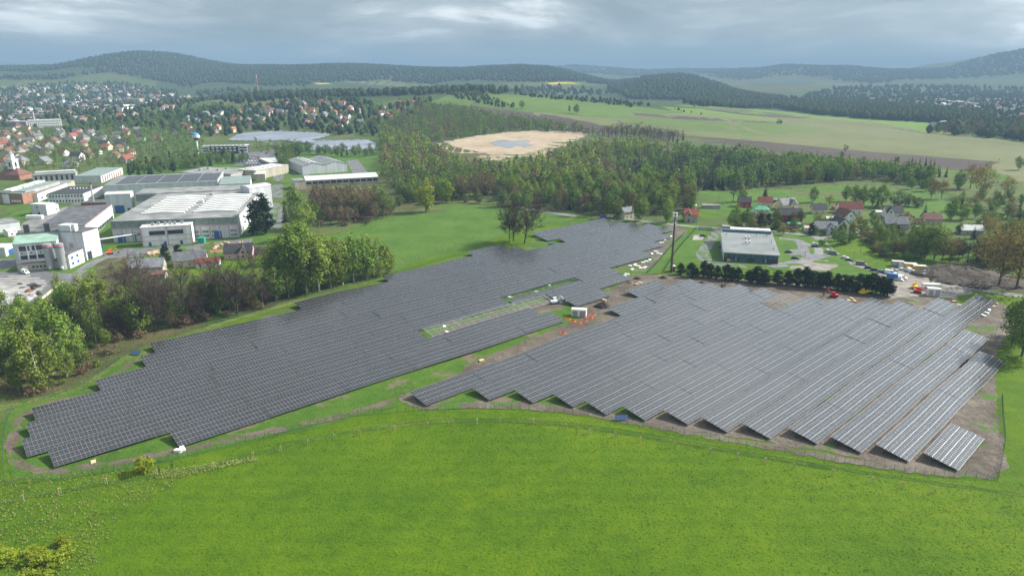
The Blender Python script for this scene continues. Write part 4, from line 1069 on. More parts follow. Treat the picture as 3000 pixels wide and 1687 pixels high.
def win_part(parent, name, face, u0, u1, z0, z1, Lx, D, mat, proud=0.06, y_off=0.0):
    w_, h_ = u1-u0, z1-z0
    mb = MB()
    if face == 'F': mb.box(((u0+u1)/2, -proud/2+y_off, (z0+z1)/2), (w_, proud, h_))
    elif face == 'R': mb.box((Lx+proud/2, (u0+u1)/2, (z0+z1)/2), (proud, w_, h_))
    elif face == 'L': mb.box((-proud/2, (u0+u1)/2, (z0+z1)/2), (proud, w_, h_))
    else: mb.box(((u0+u1)/2, D+proud/2, (z0+z1)/2), (w_, proud, h_))
    return mb.build(name, MATS[mat], parent)
def roof_part(t, Lx, D, h, typ, rise, mat, over=0.25):
    mb = MB(); o = over
    if typ == 'flat':
        mb.box((Lx/2, D/2, h+0.14), (Lx+2*o, D+2*o, 0.24))
    elif typ == 'mono':
        mb.add([(-o,-o,h+.02),(Lx+o,-o,h+.02),(Lx+o,D+o,h+rise),(-o,D+o,h+rise),(-o,-o,h+.25),(Lx+o,-o,h+.25),(Lx+o,D+o,h+rise+.25),(-o,D+o,h+rise+.25)],
               [(0,3,2,1),(4,5,6,7),(0,1,5,4),(1,2,6,5),(2,3,7,6),(3,0,4,7)])
    elif typ in ('gx', 'gy', 'hip', 'arch', 'arch_y', 'gy2'):
        if typ == 'gx':     # ridge along x
            sec = [(-o, h-0.12), (D/2, h+rise), (D+o, h-0.12)]
        elif typ == 'arch':
            sec = [(D/2 - (D/2+o)*math.cos(a), h + rise*math.sin(a)) for a in np.linspace(0, math.pi, 9)]
        if typ in ('gx', 'arch'):
            n = len(sec); up = [(y, z+0.25) for y, z in sec]
            V = [(-o, y, z+.02) for y, z in sec] + [(-o, y, z) for y, z in up] + [(Lx+o, y, z+.02) for y, z in sec] + [(Lx+o, y, z) for y, z in up]
            Fc = []
            for i in range(n-1):
                Fc += [(n+i, 3*n+i, 3*n+i+1, n+i+1), (i, i+1, 2*n+i+1, 2*n+i), (i, n+i, n+i+1, i+1), (2*n+i, 2*n+i+1, 3*n+i+1, 3*n+i)]
            Fc += [(0, 2*n, 3*n, n), (n-1, 2*n-1, 4*n-1, 3*n-1)]
            mb.add(V, Fc)
        elif typ in ('gy', 'gy2', 'arch_y'):
            k = 2 if typ == 'gy2' else 1
            for q in range(k):
                x0, x1 = Lx*q/k, Lx*(q+1)/k
                oo0 = o if q == 0 else 0; oo1 = o if q == k-1 else 0
                if typ == 'arch_y': sec = [((x0+x1)/2 - ((x1-x0)/2+o)*math.cos(a), h + rise*math.sin(a)) for a in np.linspace(0, math.pi, 9)]
                else: sec = [(x0-oo0, h-0.1), ((x0+x1)/2, h+rise), (x1+oo1, h-0.1)]
                n = len(sec); up = [(x, z+.25) for x, z in sec]
                V = [(x, -o, z+.02) for x, z in sec] + [(x, -o, z) for x, z in up] + [(x, D+o, z+.02) for x, z in sec] + [(x, D+o, z) for x, z in up]
                Fc = []
                for i in range(n-1):
                    Fc += [(n+i, n+i+1, 3*n+i+1, 3*n+i), (i, 2*n+i, 2*n+i+1, i+1), (i, i+1, n+i+1, n+i), (2*n+i, 3*n+i, 3*n+i+1, 2*n+i+1)]
                Fc += [(0, n, 3*n, 2*n), (n-1, 3*n-1, 4*n-1, 2*n-1)]
                mb.add(V, Fc)
        elif typ == 'hip':
            q = min(Lx, D)*0.42
            a = [(-o,-o,h),(Lx+o,-o,h),(Lx+o,D+o,h),(-o,D+o,h)]
            if Lx >= D: rdg = [(q, D/2, h+rise), (Lx-q, D/2, h+rise)]; Fc = [(0,1,5,4),(1,2,5),(2,3,4,5),(3,0,4),(0,3,2,1)]
            else: rdg = [(Lx/2, q, h+rise), (Lx/2, D-q, h+rise)]; Fc = [(0,1,4),(1,2,5,4),(2,3,5),(3,0,4,5),(0,3,2,1)]
            mb.add(a+rdg, Fc)
    return mb.build('roof', MATS[mat], t)
def wall_part(t, Lx, D, h, typ, rise, mat):
    mb = MB(); e = 0.0
    if typ == 'gx': mb.add([(0,0,-.5),(Lx,0,-.5),(Lx,D,-.5),(0,D,-.5),(0,0,h),(Lx,0,h),(Lx,D,h),(0,D,h),(0,D/2,h+rise),(Lx,D/2,h+rise)], [(0,1,5,4),(1,2,6,9,5),(2,3,7,6),(3,0,4,8,7),(4,5,9,8),(6,7,8,9)])
    elif typ == 'gy': mb.add([(0,0,-.5),(Lx,0,-.5),(Lx,D,-.5),(0,D,-.5),(0,0,h),(Lx,0,h),(Lx,D,h),(0,D,h),(Lx/2,0,h+rise),(Lx/2,D,h+rise)], [(0,1,5,8,4),(1,2,6,5),(2,3,7,9,6),(3,0,4,7),(5,6,9,8),(4,8,9,7)])
    elif typ == 'gy2':
        mb.add([(0,0,-.5),(Lx,0,-.5),(Lx,D,-.5),(0,D,-.5),(0,0,h),(Lx/4,0,h+rise),(Lx/2,0,h),(Lx*.75,0,h+rise),(Lx,0,h),(0,D,h),(Lx/4,D,h+rise),(Lx/2,D,h),(Lx*.75,D,h+rise),(Lx,D,h)], [(0,1,8,7,6,5,4),(1,2,13,8),(2,3,9,10,11,12,13),(3,0,4,9)])
    elif typ == 'mono': mb.add([(0,0,-.5),(Lx,0,-.5),(Lx,D,-.5),(0,D,-.5),(0,0,h),(Lx,0,h),(Lx,D,h+rise),(0,D,h+rise)], [(0,1,5,4),(1,2,6,5),(2,3,7,6),(3,0,4,7),(4,5,6,7)])
    elif typ in ('arch',):
        sec = [(D/2 - (D/2)*math.cos(a), h + rise*math.sin(a)) for a in np.linspace(0, math.pi, 9)]
        n = len(sec); pl = [(0,-.5)] + sec + [(D,-.5)]; n = len(pl)
        mb.add([(0,y,z) for y, z in pl] + [(Lx,y,z) for y, z in pl], [tuple(range(n-1,-1,-1))[::-1], tuple(range(2*n-1,n-1,-1))] + [(i,(i+1)%n,n+(i+1)%n,n+i) for i in range(n)])
    else: mb.box((Lx/2, D/2, h/2-0.25), (Lx, D, h+0.5))
    return mb.build('wall', MATS[mat], t)
def bld(label, A, Bp, yt, C, wall='white_wall', roof='grey_roof', typ='flat', rise=1.5, cat='building', name='factory_building', depth=None, h=None, over=0.25, top=False):
    """building from its front base corners A, B, the plan height of its front-left eave and a far roof corner;
       with top=True A and B are eave corners at height h"""
    if top: a = Pz(A[0], A[1], h); b = Pz(Bp[0], Bp[1], h)
    else: a = P(*A); b = P(*Bp)
    if h is None:
        d = ray(A[0], yt); h = CAM_H + d[2]*a.y/d[1] - a.z
    ux, uy = b.x-a.x, b.y-a.y; Lx = math.hypot(ux, uy)
    if depth is None:
        c = Pz(C[0], C[1], h + (rise if typ == 'mono' else 0)); depth = abs((c.x-a.x)*(-uy/Lx) + (c.y-a.y)*(ux/Lx))
    t = thing(name, label, cat, (a.x, a.y, gz(a.x, a.y)), math.atan2(uy, ux))
    wall_part(t, Lx, depth, h, typ, rise, wall)
    r_ = roof_part(t, Lx, depth, h, typ, rise, roof, over)
    return t, Lx, depth, h, r_
def row_windows(t, face, Lx, D, n, u0, u1, z0, z1, w_, mat='window_glass', name='window', frame=True):
    for i in range(n):
        c = u0 + (u1-u0)*(i+.5)/n
        f_ = win_part(t, name, face, c-w_/2, c+w_/2, z0, z1, Lx, D, 'white_frame' if frame else mat, 0.06)
        if frame: win_part(f_, 'pane', face, c-w_/2+.12, c+w_/2-.12, z0+.12, z1-.12, Lx, D, mat, 0.09)
def boxpart(t, name, c, d, mat): return MB().box(c, d).build(name, MATS[mat], t)

# ---------------------------------------------------------------- the factory
t, Lx, D, h, r_ = bld('long white factory hall with dark felt roof, bright wall facing the works lawn', (220,608), (287,549), 568, (94,572), 'white_wall', 'felt_roof', over=0.1)
for k in range(9): win_part(t, 'window_band', 'F', 12+k*(Lx-14)/9, 12+(k+.92)*(Lx-14)/9, 0.4, 3.0, Lx, D, 'window_glass')
win_part(t, 'roof_edge', 'F', 0, Lx, h-.35, h+.3, Lx, D, 'pink_trim', 0.3)
t, Lx, D, h, r_ = bld('tall white tower block at the near end of the felt-roofed hall', (158,652), (219.5,655), 583, None, 'cool_wall', 'felt_roof', depth=13)
win_part(t, 'dark_gate', 'F', Lx*.38, Lx*.55, 3.5, h*.62, Lx, D, 'grey_wall')
win_part(t, 'gate', 'R', 1, 4.5, 0, 4.6, Lx, D, 'window_glass')
win_part(t, 'window', 'F', Lx*.42, Lx*.5, 3.0, 5.0, Lx, D, 'blue_trim')
boxpart(t, 'lift_housing', (Lx*.30, 3.2, h+2.0), (Lx*.5, 6, 3.6), 'cool_wall'); boxpart(t, 'vent', (Lx*.6, 2.5, h+2.2), (2.0, 2.2, 4.0), 'white_wall')
t, Lx, D, h, r_ = bld('boiler house with pale green sloping roof behind two silos', (43.7,674), (152,664), 616, None, 'cool_wall', 'green_roof', 'mono', 2.6, depth=12)
for k in range(3): win_part(t, 'window_band', 'F', Lx*(.12+.30*k), Lx*(.36+.30*k), h*.70, h*.90, Lx, D, 'window_glass')
for k in range(4): win_part(t, 'window_band', 'F', Lx*(.12+.2*k), Lx*(.30+.2*k), h*.34, h*.50, Lx, D, 'window_glass')
for k in range(4): win_part(t, 'window', 'F', Lx*(.14+.22*k), Lx*(.19+.22*k), h*.57, h*.62, Lx, D, 'window_glass')
for k in range(5): win_part(t, 'pillar', 'F', Lx*(.10+.2*k)-.2, Lx*(.10+.2*k)+.2, 0, h*.95, Lx, D, 'cool_wall', 0.25)
for k in range(2): win_part(t, 'roof_seam', 'F', Lx*(.3+.33*k)-.1, Lx*(.3+.33*k)+.1, h, h+.35, Lx, D, 'green_siding', 0.3)
boxpart(t, 'upper_storey', (Lx*.5, D+3.5, h*.5+1.6), (Lx, 7, h+3.2), 'cool_wall'); boxpart(t, 'upper_roof', (Lx*.5, D+3.5, h+3.4), (Lx+.3, 7.3, .4), 'felt_roof')
for fx in (.22, .29, .70, .77):
    boxpart(t, 'flue', (Lx*fx, D+1.2, h+5.0), (1.3, 1.3, 6.5), 'dark_steel')
t, Lx, D, h, r_ = bld('low annex with door at the foot of the boiler house', (45,683), (150,676), 664, None, 'beige_wall', 'felt_roof', depth=7)
for k in range(4): win_part(t, 'window', 'F', Lx*(.36+.09*k), Lx*(.42+.09*k), 1.6, 2.8, Lx, D, 'window_glass')
win_part(t, 'door', 'F', Lx*.12, Lx*.25, 0, 2.8, Lx, D, 'white_frame')
t, Lx, D, h, r_ = bld('two-storey white office at the right foot of the boiler house', (150,676), (178,676), 641, None, 'white_wall', 'felt_roof', depth=14)
for k in range(2):
    for q in range(2): win_part(t, 'window', 'R', 2+5*q, 4+5*q, 1.4+3.3*k, 3.0+3.3*k, Lx, D, 'blue_trim')
def silo(label, x, y, yt):
    p, H = top_height(x, y, yt)
    s = thing('silo', label, 'silo', (p.x, p.y, p.z)); r = 2.15
    MB().lathe([(r,.0),(r,H*.84)], 24).build('body', MATS['steel'], s, smooth=False)
    MB().lathe([(r+.03,H*.84),(r+.03,H*.875)], 24).build('blue_band', MATS['bus_blue'], s)
    MB().lathe([(r+.03,H*.875),(r+.03,H*.915)], 24).build('orange_band', MATS['orange_paint'], s)
    MB().lathe([(r,H*.915),(r,H*.975),(r*.55,H*.995),(.3,H)], 24).build('top', MATS['steel'], s)
    MB().box((r*.5,-r-.3,H*.10),(1.0,.8,1.2)).build('valve_box', MATS['white_frame'], s)
silo('left grey silo with orange and blue bands', 130, 677, 612)
silo('right grey silo with orange and blue bands', 160, 677, 611)

# saw-tooth hall
t, Lx, D, h, r_ = bld('big factory hall with rows of white skylights on its grey roof', (287,611), (602,597), 558, (338,489), 'cool_wall', 'grey_roof', over=0.3)
win_part(t, 'green_siding', 'F', 0, Lx, h*.70, h*.985, Lx, D, 'green_siding', 0.25)
win_part(t, 'pink_band', 'F', 0, Lx, h*.63, h*.70, Lx, D, 'pink_trim', 0.2)
for k in range(14): win_part(t, 'pillar', 'F', Lx*k/13-.3+(.3 if k == 0 else 0), Lx*k/13+.3-(.3 if k == 13 else 0), 0, h*.63, Lx, D, 'pink_trim', 0.22)
win_part(t, 'gate', 'F', Lx*.035, Lx*.095, 0, h*.36, Lx, D, 'blue_trim', 0.15)
win_part(t, 'gate', 'F', Lx*.80, Lx*.86, 0, h*.36, Lx, D, 'blue_trim', 0.15)
for k in (8, 9, 10, 12):
    for q in range(2): win_part(t, 'window', 'F', Lx*(k+.15)/13, Lx*(k+.85)/13, h*(.10+.2*q), h*(.22+.2*q), Lx, D, 'green_siding', 0.1)
for k in range(2): win_part(t, 'window', 'F', Lx*(2.15+k)/13, Lx*(2.8+k)/13, h*.32, h*.42, Lx, D, 'green_siding', 0.1)
for side, (x0, x1) in enumerate(((.16,.515),(.59,.955))):
    for k in range(9):
        y = D*(.20 + .072*k); xm = Lx*(x0+x1)/2; w_ = Lx*(x1-x0); dx = side*0.0
        mb = MB()
        for s_ in (-1, 1):
            xa, xb = xm, xm + s_*w_/2
            za, zb = h+1.9, h+1.0
            q_ = D*.030
            V = [(xa,y-q_/2,h+.26),(xb,y-q_/2,h+.26),(xb,y+q_/2,h+.26),(xa,y+q_/2,h+.26),(xa,y-q_/2,za),(xb,y-q_/2,zb),(xb,y+q_/2,zb),(xa,y+q_/2,za)]
            mb.add(V, [(0,1,5,4),(1,2,6,5),(2,3,7,6),(3,0,4,7),(4,5,6,7)] if s_ > 0 else [(0,4,5,1),(1,5,6,2),(2,6,7,3),(3,7,4,0),(4,7,6,5)])
        mb.build('skylight', MATS['skylight'], t)
boxpart(t, 'vent', (Lx*.55, D*.55, h+1.2), (3,3,2), 'white_frame'); boxpart(t, 'vent', (Lx*.55, D*.86, h+1.0), (2,2,1.6), 'grey_wall')
t, Lx, D, h, r_ = bld('white office block in front of the skylight hall', (359.5,621), (487,613), 574, None, 'white_wall', 'pale_roof', depth=9.5)
for k in range(2): win_part(t, 'window_band', 'F', Lx*(.16+.36*k), Lx*(.47+.36*k), h*.58, h*.80, Lx, D, 'window_glass', 0.1)
for f_ in (.12, .42, .74): win_part(t, 'door', 'F', Lx*f_, Lx*(f_+.055), 0, 2.6, Lx, D, 'blue_trim', 0.1)
for zf in (.28, .52): win_part(t, 'pink_band', 'F', 0, Lx, h*zf-.15, h*zf+.15, Lx, D, 'pink_trim', 0.08)
for xf in (0.0, .5, .98): win_part(t, 'pillar', 'F', Lx*xf, Lx*xf+.5, 0, h, Lx, D, 'pink_trim', 0.16)
for i, xf in enumerate((.22,.33,.47,.56,.66,.8)): boxpart(t, 'roof_unit', (Lx*xf, 5+1.5*(i % 2), h+1.1), (1.5,1.5,1.9), 'steel')
t, Lx, D, h, r_ = bld('white cube with curved roof and big blue gate', (272,538), (335,535), 491, None, 'cool_wall', 'pale_roof', 'arch', 1.2, depth=11)
win_part(t, 'gate', 'F', Lx*.30, Lx*.68, 0, 6.0, Lx, D, 'blue_trim', 0.1); win_part(t, 'gate', 'F', Lx*.80, Lx*.95, 0, 3.6, Lx, D, 'window_glass', 0.1)
t, Lx, D, h, r_ = bld('long blue-walled hall roofed with solar panels', (258,469), (547,457), 0, (294,446), 'cool_wall', 'metal_roof', h=12.5, top=True, over=0.05)
win_part(t, 'roof_edge', 'R', 0, D, h, h+1.0, Lx, D, 'white_wall', 0.4); win_part(t, 'roof_edge', 'B', 0, Lx, h, h+.9, Lx, D, 'white_wall', 0.4)
PVR = bpy.data.meshes.new('pv_row')
for k in range(7):
    for q in range(5):
        mb = MB(); y = D*(.1+.12*k); xa = Lx*(.10+.18*q); w_ = Lx*.165
        mb.add([(xa,y,h+.35),(xa+w_,y,h+.35),(xa+w_,y+D*.085,h+.8),(xa,y+D*.085,h+.8),(xa,y+D*.085,h+.3),(xa+w_,y+D*.085,h+.3)], [(0,1,2,3),(3,2,5,4)])
        mb.build('roof_panel_row', MG, t)
t, Lx, D, h, r_ = bld('narrow grey-roofed hall with green siding behind the skylight hall', (341,490), (618,478.5), 0, (352,477), 'cool_wall', 'grey_roof', h=14.0, top=True)
win_part(t, 'green_siding', 'F', 0, Lx, h*.62, h*.97, Lx, D, 'green_siding', 0.2)
t, Lx, D, h, r_ = bld('white tower with curved roof at the works road', (633,530), (687,521), 475, None, 'cool_wall', 'pale_roof', 'arch', 1.4, depth=12)
t, Lx, D, h, r_ = bld('flat green-grey hall behind the white tower', (551,466.7), (629,463), 0, (563.7,446.8), 'white_wall', 'green_siding', h=12.0, top=True)
t, Lx, D, h, r_ = bld('wide flat grey hall with four roof fans', (450.5,437), (580,441), 0, (466.6,421.9), 'grey_wall', 'grey_roof', h=8.0, top=True)
for xf, yf in ((.22,.4),(.55,.45),(.24,.7),(.58,.75)): boxpart(t, 'roof_fan', (Lx*xf, D*yf, h+1.1), (2.4,2.0,1.8), 'steel')
t, Lx, D, h, r_ = bld('beige block with white skylights beside the works road', (598.5,429), (643,432), 0, (603.5,409.5), 'beige_wall', 'pale_roof', h=9.0, top=True)
for k in range(6): boxpart(t, 'skylight', (Lx*.5, D*(.12+.14*k), h+.6), (Lx*.6, D*.06, .8), 'skylight')
t, Lx, D, h, r_ = bld('low beige annex right of the beige block', (641,457), (668,456), 439, None, 'beige_wall', 'pale_roof', depth=22)
t, Lx, D, h, r_ = bld('small long grey-roofed store by the works gate', (652,405), (680,417), 399, None, 'beige_wall', 'pale_roof', depth=30)
t, Lx, D, h, r_ = bld('pale blue hall with double gabled grey roof', (762,440), (874,432), 419, None, 'cool_wall', 'metal_roof', 'gy2', 3.0, depth=62)
for k in range(5):
    for q in range(2): boxpart(r_, 'skylight', (Lx*(.20+.1*q), D*(.12+.17*k), h+2.2+.5), (Lx*.06, D*.06, .35), 'skylight')
t, Lx, D, h, r_ = bld('long grey gabled shed below the pale blue hall', (770,470), (952,459), 455, None, 'grey_wall', 'pale_roof', 'gx', 2.6, depth=24)
for k in range(12): win_part(t, 'window_band', 'F', Lx*k/12+.5, Lx*(k+1)/12-.5, h*.35, h*.8, Lx, D, 'window_glass', 0.1)
t, Lx, D, h, r_ = bld('flat pale annex at the left end of the long shed', (743,478), (770,476), 456, None, 'beige_wall', 'metal_roof', depth=16)
# left cluster
t, Lx, D, h, r_ = bld('grey metal-roofed hall with long white side wall', (97,508), (172,478), 488, (61,481), 'white_wall', 'metal_roof', over=0.1)
for k in range(6): win_part(t, 'window', 'F', Lx*(.1+.14*k), Lx*(.15+.14*k), 1.5, 3.0, Lx, D, 'window_glass')
win_part(t, 'gate', 'L', D*.4, D*.65, 0, 4.2, Lx, D, 'pale_roof')
t, Lx, D, h, r_ = bld('hall bay with white arched rooflight behind the metal roof', (64,484), (150,458), 0, (33,475), 'grey_wall', 'green_siding', h=9.5, top=True, over=0.1)
for k in range(3): MB().extr_y([(-.5+D*.35+ (D*.30)*c_, h+.3+1.6*math.sin(math.acos(max(-1,min(1,(c_-.5)*2))))) for c_ in (0,.2,.4,.6,.8,1)], 0, 1).mesh('x', MATS['skylight']) if False else boxpart(t, 'rooflight', (Lx*(.18+.33*k), D*.72, h+.8), (Lx*.28, D*.30, 1.2), 'skylight')
t, Lx, D, h, r_ = bld('white two-storey works office with black roof', (122,513), (214,512), 489, (165,471), 'white_wall', 'black_roof')
for k in range(11):
    for q in range(2): win_part(t, 'window', 'F', Lx*(.06+.085*k), Lx*(.10+.085*k), h*(.15+.5*q), h*(.35+.5*q), Lx, D, 'window_glass')
for k in range(6): boxpart(t, 'roof_vent', (Lx*(.3+.09*k), D*.6, h+.7), (.8,.8,.9), 'white_frame')
t, Lx, D, h, r_ = bld('white hall with green-grey roof and pink striped end wall', (190,462), (256,461), 444, None, 'cool_wall', 'green_siding', 'mono', 1.0, depth=55)
for k in range(9): win_part(t, 'pink_stripe', 'R', D*(.06+.1*k), D*(.095+.1*k), .5, h*.9, Lx, D, 'red_tile', 0.1)
t, Lx, D, h, r_ = bld('long low grey shed with white roof strip at the factory back', (84,458), (192,452), 442, None, 'grey_wall', 'metal_roof', depth=22)
boxpart(t, 'roof_strip', (Lx*.5, D*.65, h+1.0), (Lx*.95, D*.35, 1.6), 'pale_roof')
for k in range(8): win_part(t, 'window', 'F', Lx*(.05+.12*k), Lx*(.10+.12*k), .5, h*.8, Lx, D, 'window_glass')
t, Lx, D, h, r_ = bld('long flat building with tall brick end windows', (172,478), (190,470), 462, None, 'beige_wall', 'grey_roof', depth=16)
t, Lx, D, h, r_ = bld('brick-fronted green-roofed shop at the left edge', (2,512), (60,514), 486, None, 'brick_wall', 'green_siding', depth=14)
for k in range(4): win_part(t, 'window', 'F', Lx*(.5+.11*k), Lx*(.58+.11*k), 1.5, 3.2, Lx, D, 'white_frame')
win_part(t, 'white_panel', 'F', Lx*.12, Lx*.42, 0, h*.9, Lx, D, 'white_wall')
t, Lx, D, h, r_ = bld('plain white cube with one small window on the lawn', (81,541), (120,542), 514, None, 'cool_wall', 'pale_roof', depth=9)
win_part(t, 'window', 'F', Lx*.36, Lx*.46, h*.68, h*.8, Lx, D, 'window_glass'); win_part(t, 'door', 'F', Lx*.42, Lx*.54, 0, 2.4, Lx, D, 'window_glass')
t, Lx, D, h, r_ = bld('white annex right of the plain white cube', (120,537), (150,532), 517, None, 'white_wall', 'grey_roof', depth=9)
for k in range(4): win_part(t, 'window', 'F', Lx*(.1+.22*k), Lx*(.2+.22*k), 1.4, 3.0, Lx, D, 'window_glass')
t, Lx, D, h, r_ = bld('low flat-roofed workshop at the left edge', (-12,588), (53,579), 566, None, 'cool_wall', 'grey_roof', depth=19)
for k in range(4): win_part(t, 'window', 'R', D*(.12+.22*k), D*(.25+.22*k), 2.2, 3.4, Lx, D, 'window_glass')
for k in range(2): boxpart(t, 'vent', (Lx*.6, D*(.3+.3*k), h+.6), (2.5,1,.7), 'steel')
t, Lx, D, h, r_ = bld('tiny white hut with pale gabled roof', (22,596), (46,592), 583, None, 'white_wall', 'pale_roof', 'gx', 1.2, depth=6)
win_part(t, 'window', 'F', Lx*.3, Lx*.5, 1.0, 2.0, Lx, D, 'window_glass')
t, Lx, D, h, r_ = bld('white shed cut by the left edge beside the boiler house', (-30,648), (16,646), 625, None, 'cool_wall', 'pale_roof', depth=11)
win_part(t, 'blue_gate', 'R', 3, 8, 0, 3.5, Lx, D, 'blue_trim')
t, Lx, D, h, r_ = bld('white flat-roofed shed at the left edge by the scrap heap', (-30,812), (35,795), 752, None, 'cool_wall', 'pale_roof', depth=14)
t, Lx, D, h, r_ = bld('low red-banded plant room with thin dark chimney', (205,520), (268,520), 511, None, 'red_tile', 'felt_roof', depth=14)
MB().tube((Lx*.35,6,h), (Lx*.35,6,h+14), .7, .6, 12).build('chimney', MATS['concrete'], t)
MB().tube((Lx*.35,6,h+14), (Lx*.35,6,h+15.5), .75, .75, 12).build('chimney_top', MATS['dark_steel'], t)
boxpart(thing('container', 'long white container on the lawn left of the factory', 'container', P(88,551)), 'body', (0,0,1.4), (12,2.6,2.8), 'white_frame')
t, Lx, D, h, r_ = bld('three-storey office with dark front and white ends', (510,389), (624,386), 369, None, 'dark_wall', 'pale_roof', depth=17)
for e0, e1 in ((0,.16),(.80,1.0)):
    f_ = win_part(t, 'white_end', 'F', Lx*e0, Lx*e1, 1.0, h+.4, Lx, D, 'white_wall', 0.3)
    for q in range(2): win_part(f_, 'window_band', 'F', Lx*e0+1, Lx*e1-1, 3.4+3.4*q, 5.2+3.4*q, Lx, D, 'window_glass', 0.36)
for k in range(6):
    for q in range(2): win_part(t, 'window', 'F', Lx*(.21+.095*k), Lx*(.265+.095*k), 3.6+3.4*q, 5.2+3.4*q, Lx, D, 'white_frame', 0.1)
for k in range(10): boxpart(t, 'roof_panel_row', (Lx*(.08+.09*k), D*.4, h+.6), (Lx*.06, D*.5, .4), 'metal_roof')

# pipe bridge, water tower, chimneys, chapel
a, b = P(222,628), P(360,606)
t = thing('pipe_bridge', 'white overhead pipe on blue posts between two factory halls', 'pipe', (a.x, a.y, 0))
d_ = b-a
MB().tube((0,0,5.2), (d_.x,d_.y,5.2), .38, n=10).build('pipe', MATS['white_frame'], t)
MB().tube((d_.x,d_.y,5.2), (d_.x+1,d_.y-1.5,.3), .38, n=10).build('pipe_bend', MATS['white_frame'], t)
for f_ in (.25, .87): MB().box((d_.x*f_, d_.y*f_, 3.2), (.35,.35,6.4)).build('post', MATS['blue_trim'], t)
p, H = top_height(499, 391, 334)
t = thing('water_tower', 'round water tower on a thin stem, blue and white ball', 'water tower', p)
rb = H*.165; zc = H-rb
MB().lathe([(1.3,0),(1.0,zc-rb*.7),(1.9,zc-rb*.75)], 16).build('stem', MATS['white_frame'], t)
MB().lathe([(rb*.35,zc-rb*1.05),(rb*.62,zc-rb*.78),(rb*.93,zc-rb*.37)], 24).build('lower_bowl', MATS['dark_wall'], t)
MB().lathe([(rb*.93,zc-rb*.37),(rb,zc),(rb*.95,zc+rb*.31)], 24).build('white_band', MATS['white_wall'], t)
MB().lathe([(rb*.95,zc+rb*.31),(rb*.8,zc+rb*.6),(rb*.5,zc+rb*.87),(.2,zc+rb)], 24).build('blue_cap', mk('sky_blue', (0.08,0.30,0.58), .5, .08, .3), t)
p = P(650, 241); p, H = p, (top_height(650,241,187)[1])
t = thing('factory_chimney', 'tall brick chimney with red and white bands on the skyline', 'chimney', p)
MB().tube((0,0,-3), (0,0,H*.80), 3.4, 2.3, 14).build('shaft', MATS['brick_wall'], t)
for i in range(5): MB().tube((0,0,H*(.80+.04*i)), (0,0,H*(.84+.04*i)), 2.3-.06*i, 2.24-.06*i, 14).build('band', MATS[['red_tile','white_wall'][i % 2]], t)
p = P(90, 322); H = top_height(90,322,281)[1]
t = thing('factory_chimney', 'pale round chimney rising from the white mill', 'chimney', p)
MB().tube((0,0,0), (0,0,H), 1.8, 1.2, 12).build('shaft', MATS['concrete'], t)
t, Lx, D, h, r_ = bld('long white mill with many windows in the left town', (75,324), (157,318), 304, None, 'white_wall', 'pale_roof', depth=22, name='mill')
for k in range(16):
    for q in range(3): win_part(t, 'window', 'F', Lx*(.03+.06*k), Lx*(.06+.06*k), 2+4*q, 4.4+4*q, Lx, D, 'window_glass')
t, Lx, D, h, r_ = bld('grey apartment block with green end in the left town', (15,322), (68,320), 306, None, 'grey_wall', 'pale_roof', depth=14, name='apartment_block')
for k in range(10):
    for q in range(3): win_part(t, 'window', 'F', Lx*(.04+.095*k), Lx*(.09+.095*k), 1.5+3*q, 3+3*q, Lx, D, 'window_glass')
t, Lx, D, h, r_ = bld('tall slab of flats in the middle of the far left town', (308,262), (352,262), 248, None, 'beige_wall', 'pale_roof', depth=14, name='apartment_block')
t, Lx, D, h, r_ = bld('flat white building with small tower left of centre in the town', (195,305), (232,304), 300, None, 'white_wall', 'orange_tile', 'gx', 3, depth=12, name='town_house')
p = P(160, 272)
t = thing('church', 'white church with square tower in the far left town', 'church', p)
MB().box((0,0,11),(8,8,22)).build('tower', MATS['white_wall'], t); MB().add([(-4.5,-4.5,22),(4.5,-4.5,22),(4.5,4.5,22),(-4.5,4.5,22),(0,0,32)],[(0,1,4),(1,2,4),(2,3,4),(3,0,4)]).build('spire', MATS['grey_tile'], t)
MB().box((16,2,5),(26,12,10)).build('nave', MATS['white_wall'], t); MB().extr_y([(3,10),(29,10),(27,15),(5,15)],-4,8).build('roof', MATS['grey_tile'], t)
p = P(40, 450)
t = thing('chapel', 'old chapel with white lantern tower and brown hipped roof', 'church', p)
sc_ = 1.0
MB().box((0,0,2.6),(26,15,5.2), R(-12)).build('wall', MATS['brick_wall'], t)
ca = lambda x, y: (x*math.cos(R(-12))-y*math.sin(R(-12)), x*math.sin(R(-12))+y*math.cos(R(-12)))
MB().add([(*ca(-13.6,-8.2),5.2),(*ca(13.6,-8.2),5.2),(*ca(13.6,8.2),5.2),(*ca(-13.6,8.2),5.2),(*ca(-4,0),11.5),(*ca(4,0),11.5)],[(0,1,5,4),(1,2,5),(2,3,4,5),(3,0,4)]).build('roof', MATS['brown_tile'], t)
tw = MB().box((0,0,14.5),(7,7,9), R(-12)).build('tower', MATS['white_wall'], t)
MB().box((0,0,19.4),(7.8,7.8,.9), R(-12)).build('cornice', MATS['white_wall'], tw)
MB().box((0,0,22),(3.6,3.6,5), R(-12)).build('lantern', MATS['white_wall'], tw)
MB().lathe([(2.4,24.5),(1.6,26),(.7,27),(.15,29)],8).build('cupola', MATS['green_roof'], tw)
for a_ in range(4):
    q = R(-12+90*a_); MB().box((3.5*math.sin(q),-3.5*math.cos(q),14.5),(2.0,.3,4.6),q).build('window', MATS['window_glass'], tw)
